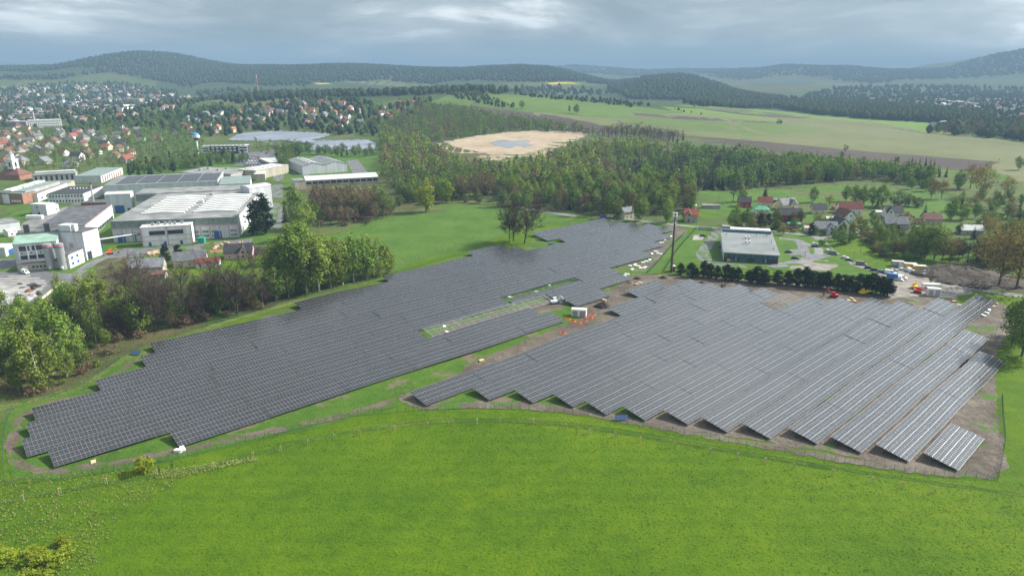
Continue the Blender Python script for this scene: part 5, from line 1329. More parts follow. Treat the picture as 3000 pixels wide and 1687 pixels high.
# ---------------------------------------------------------------- houses
def house(label, x, y, w_, d_, h, rise, rot, wall, roof, typ='gx', win=2, storeys=1, chimney=True, group=None, name='house', gable=None, pos=None):
    p = pos or P(x, y)
    t = thing(name, label, 'house', (p[0], p[1], gz(p[0], p[1])), R(rot), group)
    c, s = math.cos(R(rot)), math.sin(R(rot))
    t.location = (p[0] - c*w_/2 + s*0, p[1] - s*w_/2, gz(p[0], p[1]))
    wall_part(t, w_, d_, h, typ, rise, wall)
    r_ = roof_part(t, w_, d_, h, typ, rise, roof, 0.45)
    if chimney: boxpart(r_, 'chimney', (w_*.62, d_*.5+.6, h+rise+.35), (.7,.7,1.7), 'brick_wall')
    if win:
        for q in range(storeys):
            z0 = 1.0 + 2.8*q
            if z0 + 1.4 > h and typ not in ('gy',): break
            row_windows(t, 'F', w_, d_, win, .6, w_-.6, z0, min(z0+1.35, h-.15), 1.1)
            row_windows(t, 'R', w_, d_, max(1, win-1), .8, d_-.8, z0, min(z0+1.35, h-.15), 1.1)
        if typ == 'gx': win_part(t, 'gable_window', 'R', d_/2-.55, d_/2+.55, h+.5, h+1.7, w_, d_, 'window_glass')
        if typ == 'gy': win_part(t, 'gable_window', 'F', w_/2-.55, w_/2+.55, h+.4, h+1.6, w_, d_, 'window_glass')
    if gable:   # a cross gable on the front
        gw, gx = gable
        mb = MB(); g0, g1 = gx-gw/2, gx+gw/2; zr = h+rise*.85
        mb.add([(g0,-.5,0),(g1,-.5,0),(g1,d_*.5,0),(g0,d_*.5,0),(g0,-.5,h),(g1,-.5,h),(g1,d_*.5,h),(g0,d_*.5,h),(gx,-.5,zr),(gx,d_*.5,zr)], [(0,1,5,8,4),(1,2,6,5),(3,0,4,7)])
        gm = mb.build('front_gable', MATS[wall], t)
        o = .4
        MB().add([(g0-o,-.9,h-.3),(gx,-.9,zr+.25),(gx,d_*.5,zr+.25),(g0-o,d_*.5,h-.3)],[(0,1,2,3)]).add([(g1+o,-.9,h-.3),(gx,-.9,zr+.25),(gx,d_*.5,zr+.25),(g1+o,d_*.5,h-.3)],[(3,2,1,0)]).build('gable_roof', MATS[roof], gm)
        win_part(t, 'window', 'F', gx-.6, gx+.6, h-.2, h+1.1, w_, d_, 'window_glass', 0.6)
        win_part(t, 'window', 'F', gx-.6, gx+.6, 1.0, 2.3, w_, d_, 'window_glass', 0.6)
    return t
# three houses below the factory
house('grey-roofed house with dark red annex below the factory', 478, 672, 17, 10, 3.6, 4.2, 17, 'cream_wall', 'grey_tile', 'gx', 3)
house('low dark red roofed annex with white veranda', 523, 674, 12, 8, 2.8, 1.9, 17, 'white_wall', 'dark_red_tile', 'gx', 3, chimney=False, name='house_annex')
house('pink house with dark roof, two chimneys and front gable', 600, 652, 15.5, 10, 3.6, 4.6, 12, 'pink_wall', 'black_roof', 'gx', 3, gable=(5, 10.5))
house('grey house half hidden by leafless trees below the factory', 368, 692, 17, 9.5, 4.0, 4.0, 14, 'beige_wall', 'grey_tile', 'gx', 3)
house('low shed in front of the half hidden grey house', 395, 702, 8, 5, 2.4, 1.3, 10, 'grey_wall', 'brown_tile', 'gx', 1, chimney=False, name='garden_shed')
house('dark open shed right of the pink house', 650, 640, 14, 6, 2.6, 1.0, 5, 'wood_grey', 'black_roof', 'gx', 0, chimney=False, name='garden_shed')
# hamlet
for a in [
 ('dark two-storey house with hipped grey roof above the road', HZ(312,175), 12, 10, 6.4, 3.0, 0, 'dark_wall', 'grey_tile', 'hip', 3, 2, None),
 ('low black-roofed house below the dark two-storey one', HZ(322,215), 12, 9, 3.2, 4.2, 0, 'grey_wall', 'black_roof', 'gx', 2, 1, None),
 ('beige house between birches at the road', (1583,551), 9, 8, 5.2, 3.0, 30, 'cream_wall', 'grey_tile', 'gx', 2, 2, None),
 ('narrow beige house with red roof alone by the lane', HZ(480,325), 9.5, 9, 5.0, 4.0, -14, 'beige_wall', 'red_tile', 'gx', 2, 2, (4.6, 3.2)),
 ('red-walled house with black roof behind the gardens', HZ(818,232), 9.5, 8, 4.2, 3.8, -12, 'red_wall', 'black_roof', 'gx', 2, 1, None),
 ('cream house with brown-red mansard roof', HZ(950,240), 10, 9, 5.2, 3.6, -12, 'cream_wall', 'dark_red_tile', 'gx', 2, 1, None),
 ('white house with bright green hipped roof', HZ(925,290), 11, 9, 5.2, 2.6, -10, 'white_wall', 'bright_green_roof', 'hip', 3, 2, None),
 ('wide house with lilac-grey roof and stepped gables', HZ(1105,248), 15, 10, 4.2, 4.4, 24, 'cream_wall', 'grey_tile', 'gx', 3, 1, (6, 10)),
 ('big red house with dark roof and long dormer', HZ(1108,322), 16, 10, 4.6, 4.6, -8, 'red_wall', 'black_roof', 'gx', 4, 1, None),
 ('cream house with black roof beside the brown tree', HZ(1290,275), 10, 8, 3.8, 3.6, -8, 'cream_wall', 'black_roof', 'gx', 2, 1, None),
 ('wide white house with dark red roof behind the white gabled house', HZ(1487,275), 17, 10, 4.2, 4.8, -8, 'white_wall', 'dark_red_tile', 'gx', 4, 1, None),
 ('white house, three windows in its gable, brown roof', HZ(1480,332), 10, 13, 4.4, 4.8, 12, 'white_wall', 'brown_tile', 'gy', 3, 1, None),
 ('white house with grey roof and black-roofed front gable', HZ(1335,405), 14, 10, 4.0, 4.2, -6, 'white_wall', 'grey_tile', 'gx', 4, 1, (6.5, 9.5)),
 ('small white gabled house with grey skirt roof', HZ(1440,380), 8, 11, 4.6, 3.8, 8, 'white_wall', 'black_roof', 'gy', 2, 1, None),
 ('white house with black roof and arched front gable', HZ(1760,302), 12, 9, 4.4, 4.4, -8, 'white_wall', 'black_roof', 'gx', 3, 1, (5, 3)),
 ('grey-tiled hip-gabled house with white ridge end', HZ(1775,375), 15, 10, 4.2, 4.4, -10, 'grey_wall', 'grey_tile', 'gx', 2, 1, None),
 ('dark brown roofed house right of the dark spruce', HZ(2003,342), 11.5, 9, 3.8, 4.0, -8, 'beige_wall', 'brown_tile', 'gx', 3, 1, None),
 ('derelict low house with pale patched roof', HZ(2250,405), 14, 8, 3.0, 3.0, -6, 'grey_wall', 'pale_roof', 'gx', 2, 1, None),
 ('small orange-roofed shelter beside the dark red roof', HZ(1415,250), 8, 6, 2.6, 1.6, -5, 'wood_grey', 'orange_tile', 'hip', 0, 1, None),
 ('tiny dark hut on the lawn above the hamlet', HZ(1010,205), 4, 4, 2.6, 1.2, 0, 'dark_wall', 'grey_tile', 'gx', 0, 1, None),
 ('green flat shed behind the hall', HZ(1130,362), 8, 5, 2.8, .8, -5, 'green_siding', 'bright_green_roof', 'gx', 0, 1, None),
 ('low pink-roofed shed behind the hall', HZ(1240,385), 9, 5, 2.6, .9, -6, 'white_wall', 'pink_wall', 'gx', 0, 1, None),
 ('brown garden hut with pale roof', HZ(1362,325), 6, 5, 2.6, 1.0, -6, 'wood_grey', 'pale_roof', 'gx', 0, 1, None),
 ('white garden shed at the upper road', HZ(490,240), 6, 4, 2.5, .5, 0, 'white_wall', 'pale_roof', 'gx', 0, 1, None),
 ('long low garage row in the gardens', HZ(610,240), 14, 5, 2.6, .5, -4, 'grey_wall', 'grey_roof', 'gx', 0, 1, None),
 ('white garage at the lane bend', HZ(1672,285), 6, 5, 2.8, 1.0, -6, 'white_wall', 'pale_roof', 'gx', 0, 1, None)]:
    lab, (x, y), w_, d_, h, rise, rot, wl, rf, ty, wn, st, gb = a
    house(lab, x, y, w_, d_, h, rise, rot, wl, rf, ty, wn, st, wn > 0, None, 'house' if wn else 'garden_shed', gb)

# the grey hall
t, Lx, D, h, r_ = bld('grey metal-roofed hall with teal front among lawns and drives', HZ(683,566), HZ(1030,588), HZ(0,514)[1], HZ(745,382), 'cool_wall', 'metal_roof', 'mono', 2.2, cat='hall', name='hall', over=0.5)
win_part(t, 'dark_front', 'F', 0.3, Lx-.3, 0, h*.92, Lx, D, 'dark_wall', 0.08)
for k in range(10): win_part(t, 'front_panel', 'F', Lx*k/10+.3, Lx*(k+1)/10-.3, h*.5, h*.88, Lx, D, 'teal_panel', 0.14)
for f_ in (.30, .57): win_part(t, 'gate', 'F', Lx*f_, Lx*(f_+.13), 0, h*.48, Lx, D, 'teal_panel', 0.16)
for f_ in (.22, .76): win_part(t, 'door', 'F', Lx*f_, Lx*(f_+.025), 0, 2.4, Lx, D, 'steel', 0.16)
boxpart(t, 'roof_light_band', (Lx*.5, D*.92, h+3.0), (Lx*.98, 1.4, 1.2), 'teal_panel'); boxpart(t, 'rear_roof', (Lx*.5, D+2.8, h+1.6), (Lx*.98, 5.4, h*.0+3.6), 'white_wall')
boxpart(t, 'side_block', (Lx*.09, D+2.8, h+4.0), (Lx*.17, 5.2, 1.2), 'metal_roof')
for xf, yf in ((.44,.42),(.51,.42),(.45,.62),(.52,.62)):
    v_ = MB().tube((Lx*xf, D*yf, h+2.2*yf), (Lx*xf, D*yf, h+2.2*yf+1.5), .35, n=10).build('roof_fan', MATS['steel'], t)
    MB().tube((Lx*xf, D*yf, h+2.2*yf+1.5), (Lx*xf, D*yf, h+2.2*yf+2.0), .6, n=10).build('cap', MATS['white_frame'], v_)
for xf, yf in ((.08,.72),(.93,.2),(.93,.5),(.68,.78),(.88,.78)): boxpart(t, 'pipe', (Lx*xf, D*yf, h+2.2*yf+1.0), (.25,.25,1.8), 'dark_steel')
# bins at the hall
for i, (f_, m) in enumerate(((.06,'yellow_paint'),(.12,'bus_blue'))):
    p = P(HZ(683,566)[0]+5+f_*130, HZ(683,568)[1]+f_*8)
    b_ = thing('waste_bin', ('yellow' if i == 0 else 'blue') + ' waste container at the left corner of the grey hall', 'bin', p)
    boxpart(b_, 'body', (0,-1,.7), (1.8,1.2,1.4), m); boxpart(b_, 'lid', (0,-1,1.45), (1.9,1.3,.12), m)
# wall and gate at the road
for i, (a, b) in enumerate(((HZ(528,372), HZ(614,376)), (HZ(676,382), HZ(752,382)))):
    p, q = P(*a), P(*b); L_ = math.hypot(q.x-p.x, q.y-p.y)
    w_ = thing('boundary_wall', ['concrete wall left of the hall drive gate', 'concrete wall right of the hall drive gate'][i], 'wall', p, math.atan2(q.y-p.y, q.x-p.x))
    for k in range(6): boxpart(w_, 'panel', (L_*(k+.5)/6, 0, 1.1), (L_/6-.08, .22, 2.2), 'concrete')
    for k in range(7): boxpart(w_, 'pillar', (L_*k/6, 0, 1.2), (.4, .4, 2.4), 'concrete')

# mast
x, y = HZ(357,640); p, H = top_height(x, y, HZ(0,250)[1])
t = thing('radio_mast', 'tall dark tubular mast with antennas on top', 'mast', p)
MB().tube((0,0,0),(0,0,H*.97),.72,.36,14).build('shaft', MATS['rust'] if False else mk('mast_brown', (0.10,0.085,0.075), .6, .2, .5), t)
for i, z in enumerate((.80,.90,.96)):
    MB().lathe([(1.5,H*z),(1.5,H*z+.12)],12).build('platform', MATS['steel'], t)
for k in range(6):
    a_ = k*math.pi/3; MB().box((1.3*math.cos(a_),1.3*math.sin(a_),H*.93),(.3,.3,2.4),a_).build('antenna', MATS['white_frame'], t)
    MB().box((1.2*math.cos(a_+.5),1.2*math.sin(a_+.5),H*.83),(.25,.25,1.8),a_).build('antenna', MATS['steel'], t)
MB().tube((0,0,H*.97),(0,0,H*1.02),.06,n=6).build('tip', MATS['steel'], t)
p2 = P(x+3.5, y-3)
t = thing('equipment_cabinet', 'brick-red cabinet at the foot of the mast', 'cabinet', p2)
boxpart(t, 'body', (0,0,1.5), (2.4,2.6,3.0), 'brick_wall'); boxpart(t, 'roof', (0,0,3.1), (2.7,2.9,.2), 'concrete'); boxpart(t, 'door', (0,-1.32,1.1), (1.0,.06,2.1), 'dark_steel')

# ---------------------------------------------------------------- vehicles
def paint(name, c): return mk(name, c, 0.3, 0.04, 0.5, spec=0.6)
CARC = {'white': (0.72,0.73,0.74), 'black': (0.02,0.02,0.024), 'grey': (0.16,0.17,0.18), 'silver': (0.42,0.43,0.45), 'blue': (0.03,0.09,0.30), 'red': (0.35,0.03,0.03), 'green': (0.35,0.55,0.05)}
for k_, c_ in CARC.items(): paint('paint_'+k_, c_)
_w = MB().tube((0,-.11,0),(0,.11,0),.33,n=12); WHEEL = _w.mesh('tyre', MATS['rubber']); _w = MB().tube((0,-.12,0),(0,.12,0),.19,n=10); RIM = _w.mesh('rim', MATS['steel'])
CARM = {}
def car(color, label, p, rot, kind='car', group=None):
    L_, W_ = (4.4, 1.78) if kind == 'car' else (5.6, 2.0)
    key = (color, kind)
    if key not in CARM:
        if kind == 'car': low = [(-2.2,.28),(-2.2,.82),(-1.95,.92),(.95,.95),(1.9,.80),(2.2,.62),(2.2,.28)]; cab = [(-1.95,.92),(-1.5,1.42),(.15,1.46),(.98,.95)]
        else: low = [(-2.8,.30),(-2.8,1.15),(1.75,1.15),(2.6,.95),(2.8,.75),(2.8,.30)]; cab = [(-2.8,1.15),(-2.75,2.2),(1.1,2.2),(1.8,1.15)]
        b = MB().extr_y(low, -W_/2, W_/2)
        iw = W_/2-.16
        n = len(cab)
        top = [(x, s*(W_/2-.02 if i in (0, n-1) else iw), z) for s in (-1, 1) for i, (x, z) in enumerate(cab)]
        cb = MB().add(top, [tuple(range(n)), tuple(range(2*n-1,n-1,-1))] + [(i+n,i+1+n,i+1,i) for i in range(n-1)])
        gl = MB()
        z0, z1 = (1.0, 1.36) if kind == 'car' else (1.25, 1.85)
        xr, xf = (-1.6, .6) if kind == 'car' else (.1, 1.35)
        for s in (-1, 1): gl.box(((xr+xf)/2, s*(W_/2-.07), (z0+z1)/2), (xf-xr, .06, z1-z0))
        (x0, za), (x1, zb) = cab[-1], cab[-2]
        dx = .05; gl.add([(x0+dx-.1,-iw+.1,za+.07),(x0+dx-.1,iw-.1,za+.07),(x1+dx+.08,iw-.15,zb-.06),(x1+dx+.08,-iw+.15,zb-.06)],[(0,1,2,3)])
        if kind == 'car': gl.add([(-1.95,-iw+.1,1.0),(-1.95,iw-.1,1.0),(-1.58,iw-.15,1.38),(-1.58,-iw+.15,1.38)],[(3,2,1,0)])
        lt = MB().box((L_/2,-.62,.66),(.08,.3,.14)); 
        CARM[key] = (b.mesh('body', MATS['paint_'+color]), cb.mesh('cabin', MATS['paint_'+color]), gl.mesh('windows', MATS['window_glass']), lt.mesh('headlight', MATS['skylight']))
    t = thing('car' if kind == 'car' else 'van', label, kind, (p[0], p[1], gz(p[0], p[1])+.04), R(rot), group)
    b, cb, gl, lt = CARM[key]
    ob('body', b, t); ob('cabin', cb, t); ob('windows', gl, t); ob('headlight', lt, t); ob('headlight', lt, t, (0,1.24,0))
    for x_ in (-L_*.31, L_*.31):
        for y_ in (-W_/2+.05, W_/2-.05):
            w_ = ob('wheel', WHEEL, t, (x_, y_, .33)); ob('rim', RIM, w_)
    return t
for c_, k_, (x, y), rot, lab in [
 ('black','car',HZ(557,415),-3,'black car on the paved bay left of the hall drive'),
 ('blue','car',HZ(672,480),-5,'blue car parked at the left wall of the grey hall'),
 ('white','car',HZ(1260,467),-8,'white car at the gate bay right of the hall'),
 ('black','car',HZ(1262,481),-8,'black car next to the white one right of the hall'),
 ('black','car',HZ(1095,517),-8,'black car at the right wall of the grey hall'),
 ('black','car',HZ(1137,556),-22,'dark car on the drive bend right of the hall'),
 ('white','car',HZ(1346,511),-50,'white car first in the queue along the lane'),
 ('grey','van',HZ(1378,527),-45,'grey van second in the queue along the lane'),
 ('white','car',HZ(1450,553),-38,'white car in the queue before the lane pole'),
 ('black','car',HZ(1478,567),-38,'black car in the queue at the lane pole'),
 ('grey','van',HZ(1552,594),-36,'dark green-grey van in the lane queue'),
 ('black','car',HZ(1600,617),-30,'black car behind the dark van in the lane queue'),
 ('black','car',HZ(1638,630),-28,'black car at the end of the lane queue'),
 ('blue','car',HZ(1685,643),-28,'blue car at the corner of the pine row'),
 ('white','van',HZ(1735,650),-38,'white van at the corner of the construction yard'),
 ('white','van',HZ(1803,680),-40,'white van on the road before the containers'),
 ('white','car',HZ(1790,692),-40,'small white car behind the blue tarp truck'),
 ('silver','car',HZ(1755,632),-10,'silver car before the grey containers'),
 ('white','car',HZ(1812,627),-12,'white car before the yellow containers'),
 ('white','van',HZ(1850,634),80,'boxy white van before the yellow containers'),
 ('white','car',HZ(1884,642),-5,'white car at the right end of the yellow containers'),
 ('white','car',HZ(1520,380),-25,'white car in the yard of the white gabled house'),
 ('silver','car',HZ(1570,436),-12,'silver car by the lane trees'),
 ('silver','car',HZ(1645,290),-10,'silver car behind the lane bend'),
 ('blue','van',(1519,549),-10,'blue car at the road beyond the solar field'),
 ('white','car',(1534,547),-10,'white car at the road beyond the solar field'),
 ('white','van',(64,688),-30,'white van before the boiler house'),
 ('white','van',(708,401),95,'white van on the works road'),
 ('white','van',(705,388),100,'small truck at the works gate'),
 ('red','van',(672,387),90,'red lorry cab at the works gate')]:
    car(c_, lab, P(x, y), rot, k_)
for i in range(34):
    r_, q_ = divmod(i, 7)
    x, y = 606 + q_*7.2 + r_*3.0 + rnd.uniform(-1,1), 396 + r_*5.2 + rnd.uniform(-.6,.6)
    c_ = rnd.choice(['white','silver','silver','grey','black','white','blue','red'])
    car(c_, f'{c_} car parked in the office car park, {ORD[q_]} in the {ORD[r_]} rank', P(x, y), rnd.choice([80,84,88]), 'car', 'cars in the office car park')
# tarp truck
p = P(*HZ(1758,684)); t = thing('truck', 'truck with blue tarpaulin by the pine row corner', 'truck', p, R(-35))
boxpart(t, 'load_bed', (-1,0,1.9), (5.2,2.3,2.4), 'bus_blue'); boxpart(t, 'cab', (2.6,0,1.4), (1.7,2.1,2.0), 'paint_white' if False else 'white_frame')
for x_ in (-2.6,-1.4,2.3):
    for y_ in (-1,1): ob('wheel', WHEEL, t, (x_, y_, .4))
def excavator(label, p, rot, mat, arm=True):
    t = thing('excavator', label, 'excavator', p, R(rot))
    for s in (-1, 1): MB().extr_y([(-1.6,.1),(1.6,.1),(1.8,.45),(1.6,.8),(-1.6,.8),(-1.8,.45)], s*1.0-.28, s*1.0+.28).build('track', MATS['rubber'], t)
    boxpart(t, 'deck', (-.4,0,1.3), (3.0,2.3,.9), mat); c_ = boxpart(t, 'cab', (.4,.65,2.2), (1.4,1.0,1.5), mat); boxpart(c_, 'window', (.75,.65,2.3), (.75,.8,1.0), 'window_glass')
    MB().tube((1.0,-.3,1.6),(3.2,-.3,3.6),.24,.2,6).build('boom', MATS[mat], t); MB().tube((3.2,-.3,3.6),(4.6,-.3,1.6),.2,.15,6).build('stick', MATS[mat], t)
    MB().box((4.6,-.3,1.1),(.9,.9,.9)).build('bucket', MATS['dark_steel'], t)
    return t
excavator('red and white loading crane truck on the works lawn', P(277,640), 25, 'orange_paint')
excavator('red compact digger by the white station boxes', P(*HZ(1905,770)), -30, 'red_paint')
excavator('yellow digger in the shade of the pine row', P(*HZ(1562,780)), 10, 'yellow_paint')
excavator('black and red roller loader behind the right-hand field', P(*HZ(1380,797)), 160, 'red_paint')
excavator('yellow digger beside the white station boxes', P(*HZ(1888,742)), 60, 'yellow_paint')
excavator('white mini digger on the dark spoil heap', P(*HZ(2133,652)), 90, 'white_frame')
excavator('white mini loader at the end of the bare racks', P(1395,764), 20, 'white_frame')
excavator('grey dismantled machine before the containers', P(*HZ(1950,662)), 20, 'steel')
# containers and station boxes
def container(label, p, rot, L_, W_, H_, mat, top='pale_roof', doors=2, cat='container', name='container'):
    t = thing(name, label, cat, p, R(rot))
    boxpart(t, 'body', (L_/2, W_/2, H_/2+.1), (L_, W_, H_), mat); boxpart(t, 'roof', (L_/2, W_/2, H_+.18), (L_+.2, W_+.2, .15), top)
    for k in range(doors):
        boxpart(t, 'door', (L_*(k+.5)/doors, -.04, H_*.45+.1), (L_/doors*.7, .08, H_*.78), mat if mat != 'white_frame' else 'grey_wall')
    return t
container('grey office container, leftmost in the yard', P(*HZ(1745,602)), -14, 6, 2.6, 2.8, 'grey_wall')
container('blue-grey container between the grey and yellow ones', P(*HZ(1790,612)), -14, 3.4, 2.6, 2.8, 'cool_wall', 'rust', 1)
container('yellow container with white roof, left half', P(*HZ(1823,618)), -14, 6.2, 3, 2.9, 'yellow_paint')
container('yellow container with white roof, right half', P(*HZ(1880,632)), -14, 6.2, 3, 2.9, 'yellow_paint')
container('white transformer station between the two solar fields', P(1437,796), -12, 6.6, 3.0, 3.2, 'white_frame', 'pale_roof', 2, 'station', 'transformer_station')
container('long white station box by the road, rear one', P(*HZ(1940,752)), -10, 8.5, 3, 3.0, 'white_frame', 'pale_roof', 2, 'station', 'transformer_station')
container('white station box by the road, front one', P(*HZ(1968,788)), -12, 5.8, 3.4, 3.6, 'white_frame', 'pale_roof', 2, 'station', 'transformer_station')
container('green container at the corner of the white office block', P(498,613), 5, 4, 3, 3.4, 'green_paint', 'green_paint', 1)
container('small green tank beside the yellow containers', P(*HZ(1950,636)), -14, 1.6, 1.6, 2.0, 'green_paint', 'green_paint', 1, 'tank', 'tank')

# heaps
def heap(label, x, y, r, h, mat, name='soil_heap'):
    p = P(x, y); rs = np.random.RandomState(int(x*7+y)); n = 26; prof = [(1.05,-.05),(.95,.16),(.82,.36),(.68,.52),(.5,.74),(.34,.88),(.18,.97),(.05,1)]
    mb = MB(); V = []
    for q, z in prof: V += [(math.cos(2*math.pi*i/n)*r*q*rs.uniform(.86,1.14), math.sin(2*math.pi*i/n)*r*q*rs.uniform(.86,1.14)*.8, h*(z*rs.uniform(.8,1.15)+.05*math.sin(5*i))-.1) for i in range(n)]
    F_ = [(k*n+i, k*n+(i+1)%n, (k+1)*n+(i+1)%n, (k+1)*n+i) for k in range(len(prof)-1) for i in range(n)] + [tuple(range((len(prof)-1)*n, len(prof)*n))]
    mb.add(V, F_)
    return mb.build(name, MATS[mat], None, p, 0, True, label=label, category='heap')
heap('black gravel heap beside the transformer station', 1515, 772, 4.0, 2.2, 'black_soil')
heap('black gravel heap at the far tip of the left rows', 1603, 702, 2.2, 1.2, 'black_soil')
heap('black gravel heap behind the first right-hand row', 1668, 700, 2.4, 1.3, 'black_soil')
heap('small black heap behind the right-hand field, near the cable drum', 1765, 712, 1.6, .9, 'black_soil')
heap('orange sand heap behind the right-hand field', 2285, 770, 3.2, 1.4, 'brown_soil')
heap('orange sand heap at the field track corner', 1585, 712, 2.4, 1.0, 'brown_soil')
for i, (x, y, r, h) in enumerate([(2345,690,12,4.5),(2385,684,14,5),(2430,690,15,5),(2480,704,14,4),(2530,716,12,3.6),(2400,708,10,3),(2460,718,10,3)]):
    heap(f'long dark spoil heap by the road, {ORD[i]} hump from the containers', x, y, r, h*.75, 'spoil_soil')
for i in range(16):
    x, y = 42+rnd.uniform(0,62), 712+rnd.uniform(0,48)
    m = rnd.choice(['rust','dark_steel','rust','steel','black_soil'])
    heap(f'{dict(rust="rusty", dark_steel="black", steel="grey", black_soil="dark")[m]} scrap pile on the works yard, pile {ORD[i]} of the scatter', x, y, rnd.uniform(1.2,3), rnd.uniform(.5,1.5), m, 'scrap_pile')

# site clutter: pallets, boxes, drums
def slabs(label, x, y, mat, n=3, L_=2.2, W_=1.1, rot=None, name='pallet_stack', cat='pallet'):
    p = P(x, y); t = thing(name, label, cat, p, R(rot if rot is not None else rnd.uniform(0,180)))
    for k in range(n): MB().box((rnd.uniform(-.1,.1), rnd.uniform(-.1,.1), .12+.2*k), (L_, W_, .15), rnd.uniform(-.12,.12)).build('board', MATS[mat], t)
    return t
CL = [(1585,670),(1597,667),(1605,671),(1618,662),(1626,659),(1634,655),(1611,676),(1622,674),(1590,679),(1577,691),(1568,694),(1640,640),(1650,634),(1658,640),(1672,605),(1680,600),(1664,612),(1688,596)]
for i, (x, y) in enumerate(CL): slabs(f'white packing sheet stack by the upper site track, {ORD[i] if i < 16 else ["seventeenth","eighteenth"][i-16]} of the scatter', x, y, 'white_sheet', 3, rnd.uniform(1.8,3.4), 1.2)
for i, (x, y) in enumerate([(1603,717),(1611,714),(1606,723),(1520,757),(2135,757),(2150,760),(2142,752),(2168,768),(2400,760),(2412,770),(2490,760),(2498,772),(2505,764),(2480,776),(1212,908),(235,1163)]):
    slabs(f'bare wooden pallet stack on the site soil, {ORD[i]} of the scatter', x, y, 'wood_pale', rnd.randint(2,4), 2.0, 1.2)
for i, (x, y) in enumerate([(2487,782),(2480,789),(2473,796),(460,1131),(449,1136)]):
    slabs('white carton row end, ' + ['behind the right rows, upper','behind the right rows, middle','behind the right rows, lower','by the near fence, upper','by the near fence, lower'][i], x, y, 'white_sheet', 4, 2.2, 1.2)
for i in range(9):
    slabs(f'stack of yellow pine timber on the works lawn, {ORD[i]} of the pile', 366+rnd.uniform(0,36), 635+rnd.uniform(0,9), 'wood_pale', 6, 3.2, 1.6, name='timber_stack', cat='timber')
for i, (x, y) in enumerate([(545,622),(558,617),(570,612),(540,627),(606,612)]):
    slabs(f'pile of sawn timber before the skylight hall, {ORD[i]} from the left', x, y, 'wood_pale', 5, 3.6, 1.4, name='timber_stack', cat='timber')
for i, (x, y) in enumerate([(1283,748),(1205,785),(1378,718),(1350,735),(1240,775),(1118,822),(1126,836),(1300,757),(1290,766)]):
    slabs(f'white packing sheet under the bare racks, {ORD[i]} of the scatter', x, y, 'white_sheet', 2, 2.6, 1.3)
p = P(*HZ(685,732)); t = thing('cable_drum', 'big black cable drum standing behind the right-hand field', 'cable drum', p, R(40))
for s in (-1, 1):
    MB().tube((0,s*.6-.06,1.3),(0,s*.6+.06,1.3),1.3,n=20).build('flange', MATS['dark_steel'], t)
MB().tube((0,-.6,1.3),(0,.6,1.3),.7,n=16).build('core', MATS['wood_pale'], t)
def ring(label, x, y, r, mat):
    p = P(x, y); mb = MB(); n = 18
    for k in range(3):
        for i in range(n):
            a0, a1 = 2*math.pi*i/n, 2*math.pi*(i+1)/n; rr = r*(1-.12*k)
            mb.tube((rr*math.cos(a0),rr*math.sin(a0),.1+.12*k),(rr*math.cos(a1),rr*math.sin(a1),.1+.12*k),.07,n=4,cap=False)
    mb.build('hose_coil', MATS[mat], None, p, 0, False, label=label, category='hose')
ring('orange hose coil on the track between the fields', 1416, 838, 1.4, 'orange_paint')
for i, (x, y) in enumerate([(1428,802),(1440,808),(1455,812),(1470,806),(1484,800),(1490,792)]): ring(f'orange hose heap around the transformer station, {ORD[i]} from the left', x, y, 1.5, 'orange_paint')
# small ground panel sets
for i, (x, y, rot) in enumerate([(327,893,-15),(1548,1060,5),(1378,618,-20)]):
    p = P(x, y); t = thing('panel_stand', ['small blue panel stand on the grass outside the left corner','four blue panels on a low stand by the near fence','small white panel stand beside the leafless oaks'][i], 'panel stand', p, R(rot))
    for k in range(4):
        MB().add([(k*1.05,0,.5),(k*1.05+1,0,.5),(k*1.05+1,1.5,1.4),(k*1.05,1.5,1.4)],[(0,1,2,3)]).build('panel', mk('blue_cells', (0.03,0.06,0.15), .2, .1, .5, spec=.5), t)
    boxpart(t, 'frame', (2.1,.75,.7), (4.2,.1,.1), 'steel')
    for q in (.2, 4.0):
        for yy, hh in ((.15,.5),(1.35,1.3)): boxpart(t, 'leg', (q,yy,hh/2), (.06,.06,hh), 'steel')

